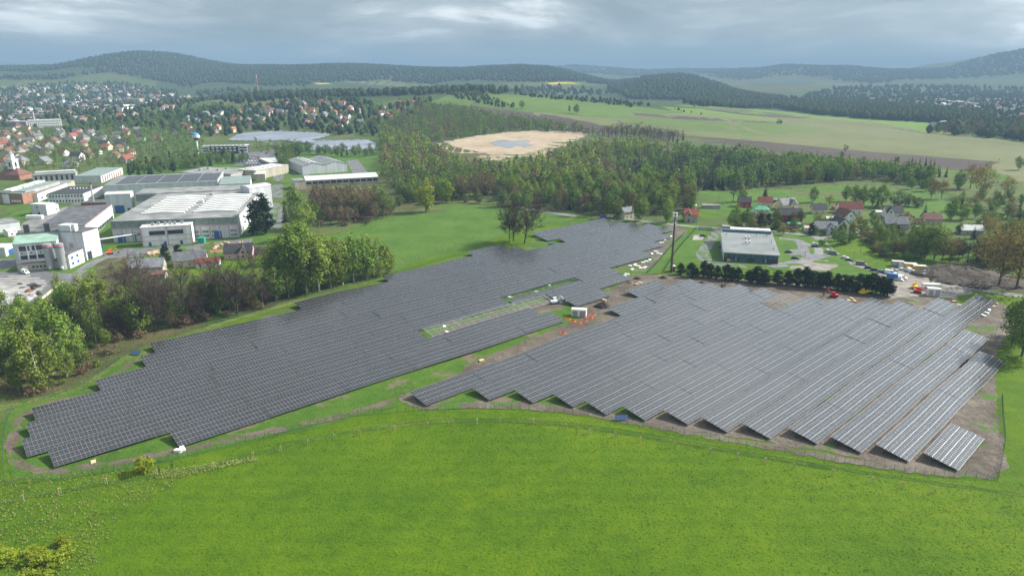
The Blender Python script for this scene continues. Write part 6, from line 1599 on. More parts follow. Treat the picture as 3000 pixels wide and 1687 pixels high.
# ---------------------------------------------------------------- people
def person_mesh():
    me = bpy.data.meshes.new('person_body')
    J = {'pel':(0,0,.95,.15),'belly':(0,0,1.12,.15),'chest':(0,0,1.35,.17),'neck':(0,0,1.52,.06),'head':(0,.02,1.68,.10),'crown':(0,.02,1.78,.07),
         'sl':(-.19,0,1.42,.075),'el':(-.27,.02,1.14,.05),'wl':(-.26,.14,.92,.038),'fl':(-.25,.2,.84,.035),'sr':(.19,0,1.42,.075),'er':(.28,.03,1.16,.05),'wr':(.22,.22,1.02,.038),'fr':(.2,.3,.98,.035),
         'hl':(-.10,0,.88,.10),'kl':(-.12,.04,.48,.07),'al':(-.12,-.02,.09,.045),'tl':(-.13,.14,.04,.04),'hr':(.10,0,.88,.10),'kr':(.12,.08,.48,.07),'ar':(.13,.06,.09,.045),'tr':(.14,.22,.04,.04)}
    E_ = [('pel','belly'),('belly','chest'),('chest','neck'),('neck','head'),('head','crown'),('chest','sl'),('sl','el'),('el','wl'),('wl','fl'),('chest','sr'),('sr','er'),('er','wr'),('wr','fr'),('pel','hl'),('hl','kl'),('kl','al'),('al','tl'),('pel','hr'),('hr','kr'),('kr','ar'),('ar','tr')]
    k = list(J)
    me.from_pydata([J[n][:3] for n in k], [(k.index(a), k.index(b)) for a, b in E_], [])
    o = bpy.data.objects.new('tmp', me); COL.objects.link(o)
    m = o.modifiers.new('s', 'SKIN'); sv = me.skin_vertices[0].data
    for i, n in enumerate(k): sv[i].radius = (J[n][3], J[n][3]*.85); sv[i].use_root = (n == 'pel')
    o.modifiers.new('d', 'SUBSURF').levels = 1
    dg = bpy.context.evaluated_depsgraph_get(); r = bpy.data.meshes.new_from_object(o.evaluated_get(dg))
    bpy.data.objects.remove(o)
    for m_ in ('cloth_dark','hi_vis','skin'): r.materials.append(MATS[m_])
    idx = []
    for pl in r.polygons:
        z = pl.center.z; x_ = abs(pl.center.x)
        idx.append(2 if z > 1.53 or (z < .97 and x_ > .17 and z > .7) else (1 if z > .93 else 0))
    r.polygons.foreach_set('material_index', idx)
    return r
PM = person_mesh()
for x, y, rot, lab in [(HZ(283,676)[0],HZ(283,676)[1],30,'person in yellow hi-vis jacket walking below the mast, right of two'),(HZ(279,677)[0],HZ(279,677)[1],-40,'person in yellow hi-vis jacket walking below the mast, left of two'),(1556,713,60,'person in yellow hi-vis vest at the edge of the left rows, right of two'),(1548,715,-20,'person in yellow hi-vis vest at the edge of the left rows, left of two'),
                       (HZ(2424,812)[0],HZ(2424,812)[1],10,'person in yellow-green vest behind the last right rows, left of two'),(HZ(2429,813)[0],HZ(2429,813)[1],100,'person in yellow-green vest behind the last right rows, right of two'),(HZ(1868,795)[0]+155,HZ(1868,757)[1],50,'person in yellow vest by the road east of the station boxes')]:
    p = P(x, y); t = thing('person', lab, 'person', p, R(rot))
    ob('body', PM, t)
    MB().lathe([(.115,1.72),(.12,1.77),(.09,1.84),(.02,1.86)],10,(0,.02,0)).build('helmet', MATS['white_frame'], t)

# ---------------------------------------------------------------- fences
_p = MB().tube((0,0,-.2),(0,0,2.0),.05,n=5); FPOST = _p.mesh('post', MR)
_p = MB().tube((0,0,0),(1.5,0,1.8),.035,n=4); FBR = _p.mesh('brace', MR)
def fence(label, pts, spacing=2.6, mesh_mat=None, h=1.9, post=None):
    w_ = [P(*q) for q in pts]
    seg = []
    for a, b in zip(w_[:-1], w_[1:]):
        n = max(1, round(math.hypot(b.x-a.x, b.y-a.y)/spacing))
        seg += [(a.x+(b.x-a.x)*k/n, a.y+(b.y-a.y)*k/n) for k in range(n)]
    seg.append((w_[-1].x, w_[-1].y))
    o = seg[0]; z0 = gz(*o)
    t = thing('wire_fence', label, 'fence', (o[0], o[1], z0))
    mb = MB()
    for i, q in enumerate(seg):
        z = gz(*q)-z0
        pst = bpy.data.objects.new('post', post or FPOST); COL.objects.link(pst); pst.parent = t; pst.location = (q[0]-o[0], q[1]-o[1], z)
        if i % 8 == 4 and i+1 < len(seg):
            br = ob('brace', FBR, t, (q[0]-o[0], q[1]-o[1], z), math.atan2(seg[i+1][1]-q[1], seg[i+1][0]-q[0]))
        if i+1 < len(seg):
            r_ = seg[i+1]; z1 = gz(*r_)-z0
            A = (q[0]-o[0], q[1]-o[1]); B_ = (r_[0]-o[0], r_[1]-o[1])
            for k in range(9):
                hh = .06 + (h-.1)*k/8
                mb.tube((*A, z+hh), (*B_, z1+hh), .011, n=3, cap=False)
            for k in range(1, 12):
                f_ = k/12; c = (A[0]+(B_[0]-A[0])*f_, A[1]+(B_[1]-A[1])*f_); zc = z+(z1-z)*f_
                mb.tube((*c, zc+.05), (*c, zc+h-.04), .008, n=3, cap=False)
    mb.build('wire_mesh', MR, t, kind='stuff')
    return t
fence('green wire fence along the near edge of both solar fields', [(14,1222),(60,1214),(130,1206),(260,1190),(400,1163),(520,1136),(690,1095),(800,1068),(900,1045),(1000,1036),(1080,1030),(1200,1026),(1330,1031),(1440,1040),(1560,1062),(1700,1090),(1900,1128),(2100,1160),(2300,1190),(2400,1200),(2510,1207)])
fence('green wire fence at the right end of the site', [(2510,1207),(2520,1160),(2528,1110),(2522,1050),(2520,1000)])
fence('green wire fence round the left end of the site', [(14,1222),(10,1170),(8,1110),(14,1065),(32,1030)])
fence('green wire fence between the solar field and the left woods', [(32,1030),(110,1006),(200,972),(300,905),(400,860),(520,820),(640,785),(760,752),(880,720),(985,692),(1080,664),(1160,640),(1225,618)])
fence('green wire fence beside the mast lawn', [(1625,692),(1660,655),(1690,620),(1722,588)])
fence('wire fence along the drive lawn by the mast', [(1666,688),(1690,650),(1720,610),(1752,575)])
fence('pale fence along the top of the valley lawn', [(1960,470),(2010,462),(2110,450),(2200,452),(2260,462),(2330,478),(2420,500)], 4, post=None)
fence('concrete post fence on the factory lawn', [(0,552),(30,538),(66,524)], 3)

# staked saplings
mk('stake_wood', (0.42,0.33,0.22), .85, .2, 1.5)
_s = MB()
for a_ in range(3):
    q = 2*math.pi*a_/3; _s.tube((.32*math.cos(q),.32*math.sin(q),-.1),(.30*math.cos(q),.30*math.sin(q),1.9),.045,n=5)
STAKE = [MB().tube((.32*math.cos(q),.32*math.sin(q),-.1),(.30*math.cos(q),.30*math.sin(q),1.9),.05,n=5).mesh('stake', MATS['stake_wood']) for q in (0,2.09,4.19)]
_s = MB()
for z in (1.75,):
    for a_ in range(3):
        q, q2 = 2*math.pi*a_/3, 2*math.pi*(a_+1)/3; _s.tube((.31*math.cos(q),.31*math.sin(q),z),(.31*math.cos(q2),.31*math.sin(q2),z),.04,n=4)
RAIL = _s.mesh('rail', MATS['wood_pale']); STEM = MB().tube((0,0,0),(.05,.02,2.7),.025,.012,5).mesh('stem', MATS['bark'])
_rs = np.random.RandomState(4); _c = _rs.normal(size=(26,3))*(.22,.22,.35)+(0,0,2.45); SAPL = np_mesh('leaves', *cards(_c, .2, _rs), [MATS['fresh_leaves']], smooth=False)
def sapling(label, p, group, sc=1.0):
    t = thing('staked_sapling', label, 'sapling', (p.x, p.y, p.z), rnd.uniform(0,6), group); t.scale = (sc,)*3
    for s in STAKE: ob('stake', s, t)
    ob('rail', RAIL, t); ob('stem', STEM, t); ob('leaves', SAPL, t)
SP = [(zx/2.456, 858.7+zy/2.456) for zx, zy in [(145,985),(370,940),(660,880),(1325,780),(1565,720),(1735,680),(1905,640),(2065,605)]] + \
     [(858.7+zx/2.456, 858.7+zy/2.456) for zx, zy in [(115,580),(330,550),(535,530),(687,515),(838,508),(983,502),(1185,510),(1387,540),(1535,570),(1693,592),(1847,620),(2058,655)]] + \
     [(1717.3+zx/2.456, 686.9+zy/2.456) for zx, zy in [(168,1115),(337,1145),(510,1175),(687,1208),(925,1250),(1173,1293),(1358,1325),(1555,1358),(1757,1392),(2027,1437)]]
NUM = lambda n: f'{n}' + ('th' if 10 <= n % 100 <= 20 else {1:'st',2:'nd',3:'rd'}.get(n % 10, 'th'))
for i, (x, y) in enumerate(SP): sapling(f'staked sapling on the near meadow, {NUM(i+1)} from the left', P(x, y), 'staked saplings on the near meadow')
for i in range(19):
    f_ = i/18; sapling(f'staked sapling along the far fence of the left field, {NUM(i+1)} from the left', P(988+f_*215, 672-f_*76+math.sin(f_*3)*4), 'staked saplings along the far fence', 1.0)

# poles and wires
def pole(label, x, y, yt, arm=True, mat='wood_grey'):
    p, H = top_height(x, y, yt); t = thing('utility_pole', label, 'pole', p)
    MB().tube((0,0,-.2),(0,0,H),.17,.11,8).build('shaft', MATS[mat], t)
    if arm:
        boxpart(t, 'crossarm', (0,0,H-.5), (2.0,.12,.14), mat)
        for k in (-.9,0,.9): boxpart(t, 'insulator', (k,0,H-.33), (.1,.1,.2), 'white_frame')
    return Vector((p.x, p.y, p.z+H-.2))
tops = [pole(f'wooden power pole along the ditch of the meadow, {ORD[i]} from the left', *q) for i, q in enumerate([(805,584,556),(878,569,543),(943,554,530),(1004,539,517),(1060,525,505)])]
for i, (a, b) in enumerate(zip(tops[:-1], tops[1:])):
    mb = MB()
    for off in (-.9,0,.9):
        pr = None
        for k in range(7):
            f_ = k/6; q = a.lerp(b, f_); q = Vector((q.x+off, q.y, q.z - 4*.9*f_*(1-f_)))
            if pr: mb.tube(pr, q, .03, n=3, cap=False)
            pr = q
    mb.build('power_line', MATS['dark_steel'], None, (0,0,0), 0, False, label=f'overhead wires between the {ORD[i]} and {ORD[i+1]} meadow poles', category='wires')
for lab, zx, zb, zt in [('dark pole beside the lane queue of cars', 1500,582,504),('double pole on the lawn right of the lane', 1545,520,428),('lamp post at the hall drive', 1196,552,500),('pole with white insulators beside the eastern road', 2297,762,688),('pole on the far verge near the narrow beige house', 262,320,285),('pole in the gardens behind the beige house', 655,200,158),('pole at the lane bend', 1612,362,305),('pole before the white villa garden', 1320,470,420)]:
    x, y = HZ(zx, zb); pole(lab, x, y, HZ(zx, zt)[1], 'lamp' not in lab)
for i, (x, y, yt) in enumerate([(88,800,770),(120,758,728),(640,590,560)]): pole(['steel lamp post by the scrap yard','steel lamp post on the works road kerb','lamp post at the corner of the skylight hall'][i], x, y, yt, False, 'steel')
a, b = P(95,762), P(158,712)
t = thing('kerb_wall', 'low cream retaining wall beside the works road', 'wall', a, math.atan2(b.y-a.y, b.x-a.x)); L_ = math.hypot(b.x-a.x, b.y-a.y)
for k in range(10): boxpart(t, 'block', (L_*(k+.5)/10, 0, .4), (L_/10-.06, .5, .9), 'cream_wall')
# ---------------------------------------------------------------- far solar field
def far_row(u_az, n, s0, s1, label):
    u, v = frame_axes(u_az); L_ = s1-s0; c = u*s0 + v*n
    t = thing('solar_row', label, 'solar table', (c.x, c.y, gz(c.x, c.y)+.9), math.atan2(u.y, u.x), 'far solar field')
    e = u*s1 + v*n; dz = gz(e.x, e.y)-gz(c.x, c.y)
    mb = MB(); k = max(1, int(L_/24))
    for i in range(k):
        x0, x1 = L_*i/k+.1, L_*(i+1)/k-.1; z0, z1 = dz*i/k, dz*(i+1)/k
        mb.add([(x0,0,z0),(x1,0,z1),(x1,5.0,z1+1.5),(x0,5.0,z0+1.5)],[(0,1,2,3)])
    mb.build('panel_row', MGF, t, kind='stuff')
    f = MB(); f.box((L_/2,2.4,dz/2-.15),(L_,.12,.12))
    for i in range(k*2): f.box((L_*(i+.5)/(k*2), 2.4, dz*(i+.5)/(k*2)-.3), (.12,.12,1.6))
    f.build('rack', MS, t)
MGF = mk('sky_sheen_cells', (0.19,0.215,0.26), 0.35, 0.12, 0.02, spec=0.6, rvar=0.25)  # pale base colour stands in for sky reflected at a grazing angle
cl = lambda poly: [(p.x, p.y) for p in (P(*q) for q in poly)]
FP = [cl([(572,356),(600,341),(640,334),(720,333),(800,337),(840,341),(800,352),(770,358),(700,356),(640,358)]), cl([(700,357),(790,354),(800,357),(930,355),(948,362),(946,379),(860,381),(745,382),(770,372),(800,366)])]
nrow = 0
for poly in FP:
    A = np.array(poly); u, v = frame_axes(AZR)
    s_ = A@np.array(u); n_ = A@np.array(v)
    pl = list(zip(s_, n_))
    nn = n_.max()-2
    while nn > n_.min():
        ss = np.arange(s_.min(), s_.max(), 6.0)
        ins = inpoly(ss, np.full_like(ss, nn), pl)
        if ins.sum() > 3:
            a, b = ss[ins].min(), ss[ins].max()
            nrow += 1
            far_row(AZR, nn, a, b, f'bright solar row of the far field before the red-roofed houses, {NUM(nrow)} from the front right')
        nn -= 8.6

# ---------------------------------------------------------------- the towns
WALLC = ['white_wall','white_wall','white_wall','cream_wall','beige_wall','beige_wall','pink_wall','grey_wall','grey_wall']
def town_mesh(w_, d_, h, rise, typ):
    class D_: pass
    return None
TM = {}
def town_house(p, w_, rot, wall, roof, label, group, win=False):
    d_, h, rise = w_*.8, rnd.choice([3.2,3.6,4.8,5.4]), w_*.36
    typ = rnd.choice(['gx','gx','gy','hip'])
    key = (round(w_), h, typ, wall, roof)
    t = thing('town_house', label, 'house', (p[0], p[1], gz(p[0], p[1])), R(rot), group)
    if key not in TM:
        a = wall_part(t, round(w_), round(w_)*.8, h, typ, round(w_)*.36, wall); b = roof_part(t, round(w_), round(w_)*.8, h, typ, round(w_)*.36, roof, .5)
        c = MB().box((round(w_)*.6, round(w_)*.4, h+round(w_)*.36+.2),(.8,.8,1.8)).build('chimney', MATS['brick_wall'], b)
        TM[key] = (a.data, b.data, c.data)
    else:
        a, b, c = TM[key]; ob('wall', a, t); r_ = ob('roof', b, t); ob('chimney', c, r_)
    if win:
        W = round(w_); n = 3
        for i in range(n):
            k = ('w',)
            if k not in TM: TM[k] = MB().box((0,-.05,0),(1.2,.1,1.4)).mesh('window', MATS['window_glass'])
            ob('window', TM[k], t, (W*(i+.5)/n, 0, 1.9))
            ob('window', TM[k], t, (W, W*.8*(i+.5)/n, 1.9), R(90))
    return t
def town(poly, n, seed, roofs, where, group, size=(9,13), win=False, minsep=15):
    rs = np.random.RandomState(seed); w_ = cl(poly); xs = [p[0] for p in w_]; ys = [p[1] for p in w_]
    got = []; tries = 0
    base = rs.uniform(-25, 25)
    while len(got) < n and tries < n*60:
        tries += 1
        x, y = rs.uniform(min(xs), max(xs)), rs.uniform(min(ys), max(ys))
        if not inpoly(np.array([x]), np.array([y]), w_)[0]: continue
        if any((x-a)**2+(y-b)**2 < minsep**2 for a, b in got): continue
        got.append((x, y))
    got.sort(key=lambda q: q[0]/q[1])
    for i, (x, y) in enumerate(got):
        wl = WALLC[rs.randint(len(WALLC))]; rf = roofs[rs.randint(len(roofs))]
        lab = f'{wl.split("_")[0]} house with {rf.replace("_tile"," tiled").replace("_roof","")} roof {where}, {NUM(i+1)} from left'
        town_house((x, y), rs.uniform(*size), base + rs.choice([0,90,0,-90,180]) + rs.normal(0,12), wl, rf, lab, group, win)
    return got
T1 = town([(0,440),(0,330),(120,335),(250,335),(330,370),(330,410),(280,428),(160,432),(90,425)], 60, 31, ['grey_tile','brown_tile','brown_tile','grey_tile','black_roof','brown_tile','grey_tile','red_tile'], 'in the town behind the factory', 'houses behind the factory', (10,14), True, 16)
T2 = town([(230,345),(300,322),(430,318),(500,330),(470,352),(380,362),(300,370)], 20, 32, ['grey_tile','brown_tile','red_tile','black_roof'], 'between the factory and the water tower', 'houses left of the water tower', (10,14), True, 22)
T3 = town([(440,332),(460,300),(560,285),(680,270),(780,258),(880,262),(930,290),(920,330),(860,338),(800,333),(700,330),(620,332),(560,345)], 66, 33, ['orange_tile','red_tile','red_tile','brown_tile','brown_tile','grey_tile','grey_tile'], 'above the far solar field', 'houses above the far solar field', (9,14), False, 19)
T4 = town([(0,330),(0,240),(60,222),(160,215),(300,215),(420,232),(480,250),(430,280),(330,300),(200,310)], 84, 34, ['grey_tile','brown_tile','red_tile','black_roof','pale_roof'], 'in the shaded far left town', 'houses in the far left town', (10,18), False, 26)
T5 = town([(940,300),(960,270),(1040,255),(1070,270),(1040,290),(990,310)], 14, 35, ['brown_tile','orange_tile','grey_tile','red_tile'], 'on the hill lane above the wood', 'houses on the hill lane', (10,14), False, 22)
T6 = town([(2150,275),(2240,258),(2400,262),(2576,250),(2600,275),(2576,300),(2480,300),(2300,290)], 34, 36, ['grey_tile','brown_tile','pale_roof','red_tile'], 'in the hazy far right town', 'houses in the far right town', (10,20), False, 28)
T7 = town([(1780,265),(1860,258),(1920,258),(1980,266),(1900,272)], 14, 37, ['red_tile','pale_roof','grey_tile'], 'behind the pale field, far centre', 'houses behind the pale field', (10,16), False, 26)
T8 = town([(2330,318),(2400,318),(2440,322),(2380,326)], 5, 38, ['grey_tile','brown_tile'], 'by the pale field', 'farm at the pale field', (14,24), False, 26)
def far_roofs(label, poly, n, seed):
    rs = np.random.RandomState(seed); w_ = cl(poly); xs = [p[0] for p in w_]; ys = [p[1] for p in w_]
    x = rs.uniform(min(xs), max(xs), n*4); y = rs.uniform(min(ys), max(ys), n*4); k = inpoly(x, y, w_); x, y = x[k][:n], y[k][:n]
    mb = MB()
    for a, b in zip(x, y):
        z = gz(a, b); w2, d2, h = rs.uniform(9,17), rs.uniform(8,12), rs.uniform(3.5,8); rz = rs.uniform(0, 3.14); c, s = math.cos(rz), math.sin(rz)
        T = lambda px, py, pz: (a+px*c-py*s, b+px*s+py*c, z+pz)
        w2 /= 2; d2 /= 2; rr = h+d2*.75
        mb.cur = int(rs.choice([0,0,1,2]))
        mb.add([T(-w2,-d2,-1),T(w2,-d2,-1),T(w2,d2,-1),T(-w2,d2,-1),T(-w2,-d2,h),T(w2,-d2,h),T(w2,d2,h),T(-w2,d2,h),T(-w2,0,rr),T(w2,0,rr)], [(0,1,5,4),(1,2,6,9,5),(2,3,7,6),(3,0,4,8,7)])
        mb.cur = int(rs.choice([3,3,4,5]))
        o = 1.06
        mb.add([T(-w2*o,-d2*o,h),T(w2*o,-d2*o,h),T(w2*o,0,rr+.2),T(-w2*o,0,rr+.2),T(w2*o,d2*o,h),T(-w2*o,d2*o,h)], [(0,1,2,3),(3,2,4,5)])
    mb.build('far_roofs', [MATS[m] for m in ('white_wall','beige_wall','cream_wall','grey_tile','brown_tile','red_tile')], kind='stuff', label=label, category='houses')
far_roofs('mass of small roofs of the shaded far left town', [(-60,320),(-60,232),(60,216),(160,210),(300,212),(440,232),(500,252),(430,280),(330,300),(200,312)], 230, 61)
far_roofs('mass of small roofs of the hazy far right town', [(2150,280),(2240,256),(2400,258),(2640,246),(2640,292),(2480,298),(2300,288)], 90, 62)
far_roofs('scattered roofs in the hazy valley', [(1980,246),(2100,228),(2300,224),(2640,236),(2640,244),(2300,246),(2100,256)], 60, 63)
for i, (zx, zy, w_, d_) in enumerate([(2020,525,70,30),(2120,530,60,30),(1960,510,40,24),(2190,545,40,26)]):
    p = P((2000+zx/2.576)/1.1646, (100+zy/2.576)/1.1646); t = thing('warehouse', f'long white warehouse in the hazy far right town, {ORD[i]} of four', 'warehouse', p, R(-6))
    boxpart(t, 'wall', (0,0,4), (w_,d_,8), 'white_wall'); boxpart(t, 'roof', (0,0,8.3), (w_+1,d_+1,.6), 'pale_roof')
for i, (x, y, w_, d_, h) in enumerate([(255,262,60,16,14),(180,266,46,14,12),(120,300,50,18,10),(60,300,44,20,10),(225,280,40,16,12),(360,268,30,14,12)]):
    p = P(x, y); t = thing('apartment_block', f'pale block among the roofs of the far left town, {ORD[i]} of six', 'building', p, R(rnd.uniform(-12,12)))
    boxpart(t, 'wall', (0,0,h/2), (w_,d_,h), rnd.choice(['beige_wall','cool_wall','white_wall'])); boxpart(t, 'roof', (0,0,h+.3), (w_+.6,d_+.6,.6), 'grey_roof')

# ---------------------------------------------------------------- far woods
KINDS['hill_tree'] = (18.0, None, 'shaded_far_leaves', 'dark_bark', 'far tree')
KINDS['hill_spruce'] = (18.0, None, 'shaded_far_needles', 'dark_bark', 'far spruce')
leaf_mat('shaded_far_leaves', (0.044,0.064,0.024), (0.030,0.046,0.018), 0.0)  # foliage tone lowered to carry the cloud shadow on the hills
leaf_mat('shaded_far_needles', (0.036,0.052,0.026), (0.026,0.038,0.020), 0.0)  # needles likewise: cloud shadow mixed into the green
PFAR['hill_tree'] = []; PFAR['hill_spruce'] = []
for s in range(3):
    rr_ = np.random.RandomState(900+s); V_ = []; n_ = 7
    for q_, z_ in ((.55,1.5),(1.0,6.0),(.92,11.0),(.55,15.8),(.08,18.0)): V_ += [(6.8*q_*math.cos(2*math.pi*i_/n_)*rr_.uniform(.75,1.25), 6.8*q_*math.sin(2*math.pi*i_/n_)*rr_.uniform(.75,1.25), z_+rr_.uniform(-1.3,1.3)) for i_ in range(n_)]
    cf = np.array([(k_*n_+i_, k_*n_+(i_+1)%n_, (k_+1)*n_+(i_+1)%n_, (k_+1)*n_+i_) for k_ in range(4) for i_ in range(n_)]); tv, tf = np.zeros((0,3)), np.zeros((0,4), int)
    PFAR['hill_tree'].append((tv, tf, np.array(V_), cf))
    (tv, tf), (cv, cf) = conifer(18, 4.2, 950+s, 5, 6, 4.5); PFAR['hill_spruce'].append((tv[:0], tf[:0], cv, cf))
GT = [('green_tree',4,9,15),('birch_tree',2,10,15),('spruce_tree',1.3,10,15),('budding_tree',1,9,13)]
HT = [('hill_tree',5,12,19),('hill_spruce',1.6,13,20)]
def near_house(pts, got, r=9):
    g = np.array(got)
    return [p for p in pts if ((g[:,0]-p[0])**2+(g[:,1]-p[1])**2).min() > r*r]
def twood(label, poly, spacing, seed, mix, got=None, name='town_trees', keep=1.0):
    rs = np.random.RandomState(seed); gx, gy = scatter(poly, spacing, seed)
    pts = []
    for x, y in zip(gx, gy):
        if rs.uniform() > keep: continue
        k = pick(rs, mix); pts.append((x, y, rs.uniform(k[2], k[3]), k[0], rs.uniform(.9,1.35)))
    if got: pts = near_house(pts, got)
    mass(name, label, 'trees', pts, None)
twood('garden trees among the houses behind the factory', [(-60,440),(-60,330),(120,328),(250,325),(340,360),(335,420),(280,428),(160,434),(90,428)], 13, 41, [('green_tree',4,7,12),('birch_tree',1.5,8,12),('spruce_tree',1.3,8,13),('budding_tree',1,6,10)], T1, keep=.92)
twood('trees between the left houses and the water tower', [(230,345),(300,318),(430,312),(520,330),(500,392),(420,398),(340,405),(320,370)], 13, 42, GT, T2, keep=.8)
twood('garden trees among the red roofs above the far solar field', [(430,336),(450,296),(560,278),(680,264),(780,252),(900,250),(960,280),(950,345),(860,340),(800,334),(700,331),(620,333),(560,348)], 15, 43, [('hill_tree',5,8,13),('green_tree',2,8,13),('hill_spruce',.8,9,13)], T3, keep=.9)
twood('trees of the shaded far left town', [(-80,335),(-80,235),(60,215),(160,208),(300,208),(440,228),(520,255),(440,290),(330,312),(200,318)], 21, 44, [('hill_tree',5,8,14),('hill_spruce',1,9,14)], T4, keep=.6)
twood('green belt between the factory town and the red roofs', [(150,340),(200,318),(330,302),(440,284),(560,265),(560,282),(450,302),(440,330),(300,325)], 13, 45, [('green_tree',4,9,14),('hill_tree',3,9,15),('hill_spruce',.6,10,14)], keep=.85)
twood('trees along the hill lane', [(920,330),(940,285),(1000,258),(1080,250),(1100,268),(1050,300),(990,330)], 14, 46, [('green_tree',4,9,14),('hill_tree',2,9,14)], T5, keep=.7)
twood('hedges and tree line on the hill crest', [(560,258),(700,245),(900,240),(1050,234),(1230,230),(1250,235),(1060,241),(900,245),(740,252),(600,264)], 13, 47, HT, keep=.5)
twood('bushy hedge down the hill pasture', [(1120,238),(1200,233),(1230,246),(1300,268),(1290,276),(1210,262),(1150,250)], 10, 48, [('hill_tree',4,5,9),('green_tree',2,5,9)], keep=.7)
twood('hedge along the right side of the hill pasture', [(1290,238),(1400,246),(1520,252),(1640,268),(1600,272),(1480,258),(1340,246)], 12, 49, [('hill_tree',4,5,10)], keep=.45)
twood('bushes along the boundary below the skyline', [(1690,272),(1780,286),(1760,290),(1680,278)], 12, 50, [('hill_tree',4,3,6)], keep=.4)
twood('dark wood behind the pale field', [(1735,262),(1740,242),(1830,238),(1960,246),(2000,262),(1960,274),(1850,272)], 11, 51, [('hill_spruce',4,15,21),('hill_tree',2,13,18)])
twood('hazy wood behind the crop field', [(1960,274),(2010,258),(2160,262),(2330,276),(2500,292),(2460,312),(2360,310),(2200,302),(2060,290)], 11.5, 52, [('hill_tree',5,13,19),('hill_spruce',1,13,18)])
twood('grey wood at the right end of the pale field', [(2330,335),(2380,318),(2480,305),(2640,310),(2640,372),(2540,352),(2440,345)], 12, 53, [('green_tree',3,11,16),('budding_tree',3,11,16),('hill_tree',3,11,17)])
twood('trees of the hazy far right town', [(2140,285),(2200,252),(2400,246),(2640,238),(2640,305),(2480,298),(2300,288)], 24, 54, [('hill_tree',5,9,14),('hill_spruce',1,9,14)], T6, keep=.7)
twood('woods and hedges of the hazy valley floor', [(1980,250),(2100,222),(2300,218),(2640,228),(2640,246),(2300,248),(2100,260)], 30, 55, HT, keep=.75)
twood('trees behind the pale field village', [(1700,262),(1780,246),(1960,244),(1990,262),(1900,275),(1760,270)], 24, 56, HT, T7, keep=.6)
twood('tree lines at the foot of the middle hill', [(1300,228),(1420,214),(1620,222),(1560,236),(1420,240)], 26, 57, HT, keep=.5)
twood('tree lines below the main hill', [(480,235),(600,225),(740,232),(900,236),(1060,234),(1300,222),(1420,228),(1250,240),(800,246),(560,252)], 24, 58, HT, keep=.6)

# forest cover of the hills
def hill_cover(X, Y, k):
    D, wf, wb, xs, hs = RIDGES[k]
    prof = np.interp(X, xs, hs, left=hs[0]*.6, right=hs[-1]*.6)
    u = np.where(Y < D, (D-Y)/wf, (Y-D)/wb)
    wob = 0.16*np.sin(X/310.0+1.3) + 0.10*np.sin(X/120.0+Y/200.0)
    lim = {1:1.02, 2:1.25, 3:0.95, 4:1.2, 5:0.9, 6:1.4, 7:0.62}[k]
    return (prof > 12) & (u + wob < lim)
FIELDS = [cl(p) for p in ([(500,212),(560,208),(640,216),(740,222),(700,236),(560,232),(490,224)], [(760,216),(860,206),(980,203),(1090,214),(1060,230),(900,236),(800,228)], [(780,208),(830,208),(848,213),(800,216)], [(-60,178),(140,176),(250,176),(200,190),(60,196),(-60,200)], [(1370,209),(1470,208),(1500,213),(1390,216)], [(2200,205),(2350,200),(2576,185),(2700,180),(2700,222),(2576,224),(2400,222),(2300,212)])]
def no_field(X, Y):
    k = np.ones(X.shape, bool)
    for f_ in FIELDS: k &= ~inpoly(X, Y, f_)
    return k
HN = ['', 'forested main hill on the left skyline', 'dark wooded knoll right of centre', 'wooded rise behind the dark knoll', 'far blue forested ridge', 'wooded hill in the hazy distance', 'farthest blue hills on the horizon', 'wooded hill at the right edge']
for k, sp in ((1,21.0),(2,15.0),(3,20.0),(5,42.0),(7,34.0),(4,60.0)):
    D, wf, wb, xs, hs = RIDGES[k]
    rs = np.random.RandomState(70+k)
    x0, x1 = max(xs[0], -D*.85), min(xs[-1], D*.85)
    gx, gy = np.meshgrid(np.arange(x0, x1, sp), np.arange(D-1.3*wf, D+.30*wb, sp))
    gx = gx.ravel()+rs.uniform(-.5,.5,gx.size)*sp; gy = gy.ravel()+rs.uniform(-.5,.5,gy.size)*sp
    m_ = hill_cover(gx, gy, k) & no_field(gx, gy)
    pts = []
    sc = max(1.0, sp/20.0)
    for x, y in zip(gx[m_], gy[m_]):
        q = pick(rs, HT); pts.append((x, y, rs.uniform(q[2], q[3]), q[0], rs.uniform(.95,1.5)*sc))
    mass('hill_forest', HN[k], 'forest', pts, None)
# the ground under the forests and of the far farmland
me = ground.data
nf = len(me.polygons); cen = np.empty(nf*3, np.float32); me.polygons.foreach_get('center', cen); cen = cen.reshape(-1,3).astype(float)
for m in ('scrub_ground','wood_floor','shaded_far_pasture','pale_field','scrub_ground'): me.materials.append(MATS[m])
mi = np.zeros(nf, np.int32)
far_ = cen[:,1] > 1250
cellx, celly = np.floor((cen[:,0]+.25*cen[:,1])/380.0), np.floor((cen[:,1]-.1*cen[:,0])/460.0)
hsh = np.abs(np.sin(cellx*12.9898+celly*78.233)*43758.5453) % 1.0
mi[far_] = np.where(hsh[far_] < .5, 3, np.where(hsh[far_] < .72, 5, np.where(hsh[far_] < .78, 4, 1)))
for k in range(1, 8): mi[hill_cover(cen[:,0], cen[:,1], k) & no_field(cen[:,0], cen[:,1])] = 2
me.polygons.foreach_set('material_index', mi); me.update()

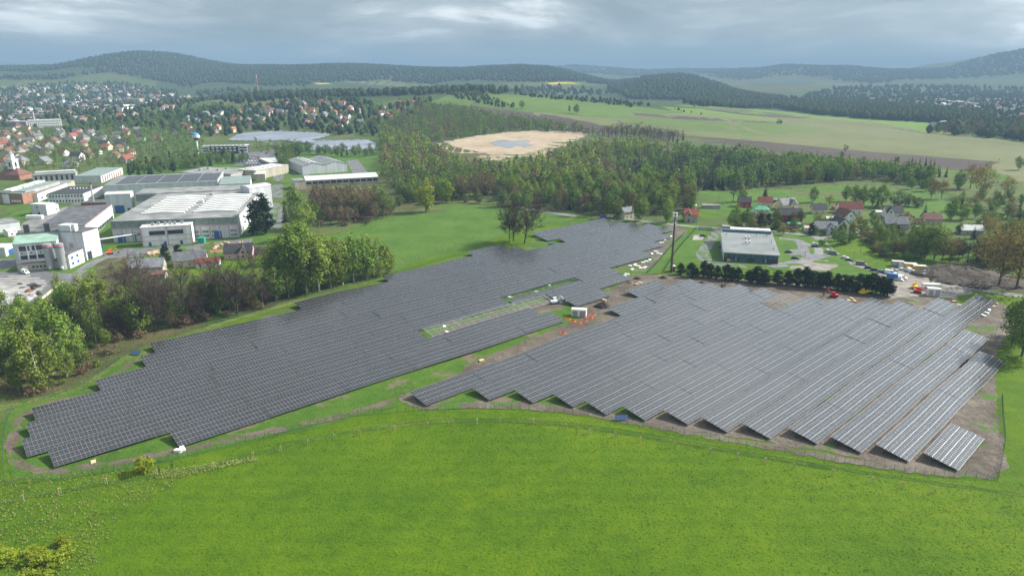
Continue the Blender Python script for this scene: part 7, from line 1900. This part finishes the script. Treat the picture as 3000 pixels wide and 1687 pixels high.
# ---------------------------------------------------------------- near meadow details
rs = np.random.RandomState(90)
def tufts(name, label, poly, n, seed, hgt_, mat, blades=7, cat='grass'):
    rs = np.random.RandomState(seed); w_ = cl(poly); xs = [p[0] for p in w_]; ys = [p[1] for p in w_]
    x = rs.uniform(min(xs), max(xs), n*3); y = rs.uniform(min(ys), max(ys), n*3); k = inpoly(x, y, w_); x, y = x[k][:n], y[k][:n]
    n = len(x); z = hgt(x, y)
    A = np.stack([x, y, z], -1); V = []
    c = np.repeat(A, blades, 0); m = len(c)
    a = rs.uniform(0, 6.28, m); ln = hgt_*rs.uniform(.6,1.4,m); wd = .05+.10*hgt_*rs.uniform(.5,1.3,m); tl = rs.uniform(.15,.7,m)
    b = c + np.stack([np.cos(a)*.12, np.sin(a)*.12, np.zeros(m)], -1)
    d = np.stack([np.cos(a), np.sin(a), np.zeros(m)], -1); s = np.stack([-np.sin(a), np.cos(a), np.zeros(m)], -1)
    t = b + d*(ln*tl)[:,None] + np.array((0,0,1))*(ln*(1-.4*tl))[:,None]
    V = np.stack([b-s*wd[:,None], b+s*wd[:,None], t], 1).reshape(-1,3)
    ob(name, np_mesh(name, V, np.arange(len(V)).reshape(-1,3), [MATS[mat]], smooth=False), kind='stuff', label=label, category=cat)
leaf_mat('dry_grass', (0.40,0.42,0.16), (0.17,0.24,0.05), 0.3)
leaf_mat('green_grass', (0.135,0.215,0.010), (0.062,0.125,0.006), 0.35)
tufts('dry_grass', 'pale dry grass tufts at the lower left', [(0,1205),(180,1190),(420,1170),(480,1200),(300,1300),(230,1449),(0,1449)], 1300, 91, .5, 'dry_grass', 5)
tufts('dry_grass', 'pale grass strip right of the near shrub', [(380,1185),(460,1178),(640,1150),(660,1156),(480,1195),(400,1205)], 600, 92, .5, 'dry_grass', 6)
tufts('meadow_grass', 'grass blades of the near meadow', [(-40,1226),(130,1210),(400,1168),(690,1100),(900,1050),(1080,1034),(1330,1035),(1560,1066),(1900,1132),(2300,1194),(2600,1215),(2640,1500),(-60,1500)], 15000, 93, .2, 'green_grass', 4)
tufts('reeds', 'pale reeds around the pond', [(1098,362),(1180,345),(1260,334),(1360,329),(1450,332),(1480,340),(1410,350),(1420,362),(1350,380),(1290,392),(1220,385),(1140,372)], 9000, 94, 2.2, 'dry_grass', 4, 'reeds') if False else None
for i in range(22):
    x, y = rnd.uniform(-20,165), rnd.uniform(1372,1470)
    tree('yellow_bush', x, y, y-rnd.uniform(12,30), f'low yellow-green shrub of the thicket in the lower left corner, {NUM(i+1)} shrub', 1.5, 'thicket in the lower left corner')
tree('bare_tree', 402, 1195, 1172, 'thin leafless sapling right of the near shrub, left of two', .35)
tree('bare_tree', 436, 1192, 1160, 'thin leafless sapling right of the near shrub, right of two', .25)
# ---------------------------------------------------------------- haze
hm = bpy.data.materials.new('haze'); hm.use_nodes = True
t_ = hm.node_tree; t_.nodes.clear()
o_ = N('ShaderNodeOutputMaterial', t_); pv = N('ShaderNodeVolumePrincipled', t_)
pv.inputs['Color'].default_value = (0.275, 0.42, 0.575, 1)  # low albedo: cloud shade over the valley put into the haze colour
pv.inputs['Density'].default_value = 0.000175
pv.inputs['Anisotropy'].default_value = 0.0
L(pv.outputs[0], o_.inputs['Volume'], t_)
MB().box((0, 10400, 199), (46000, 22000, 402)).build('haze', hm, kind='stuff', label='thin blue-grey haze over the whole valley', category='haze')
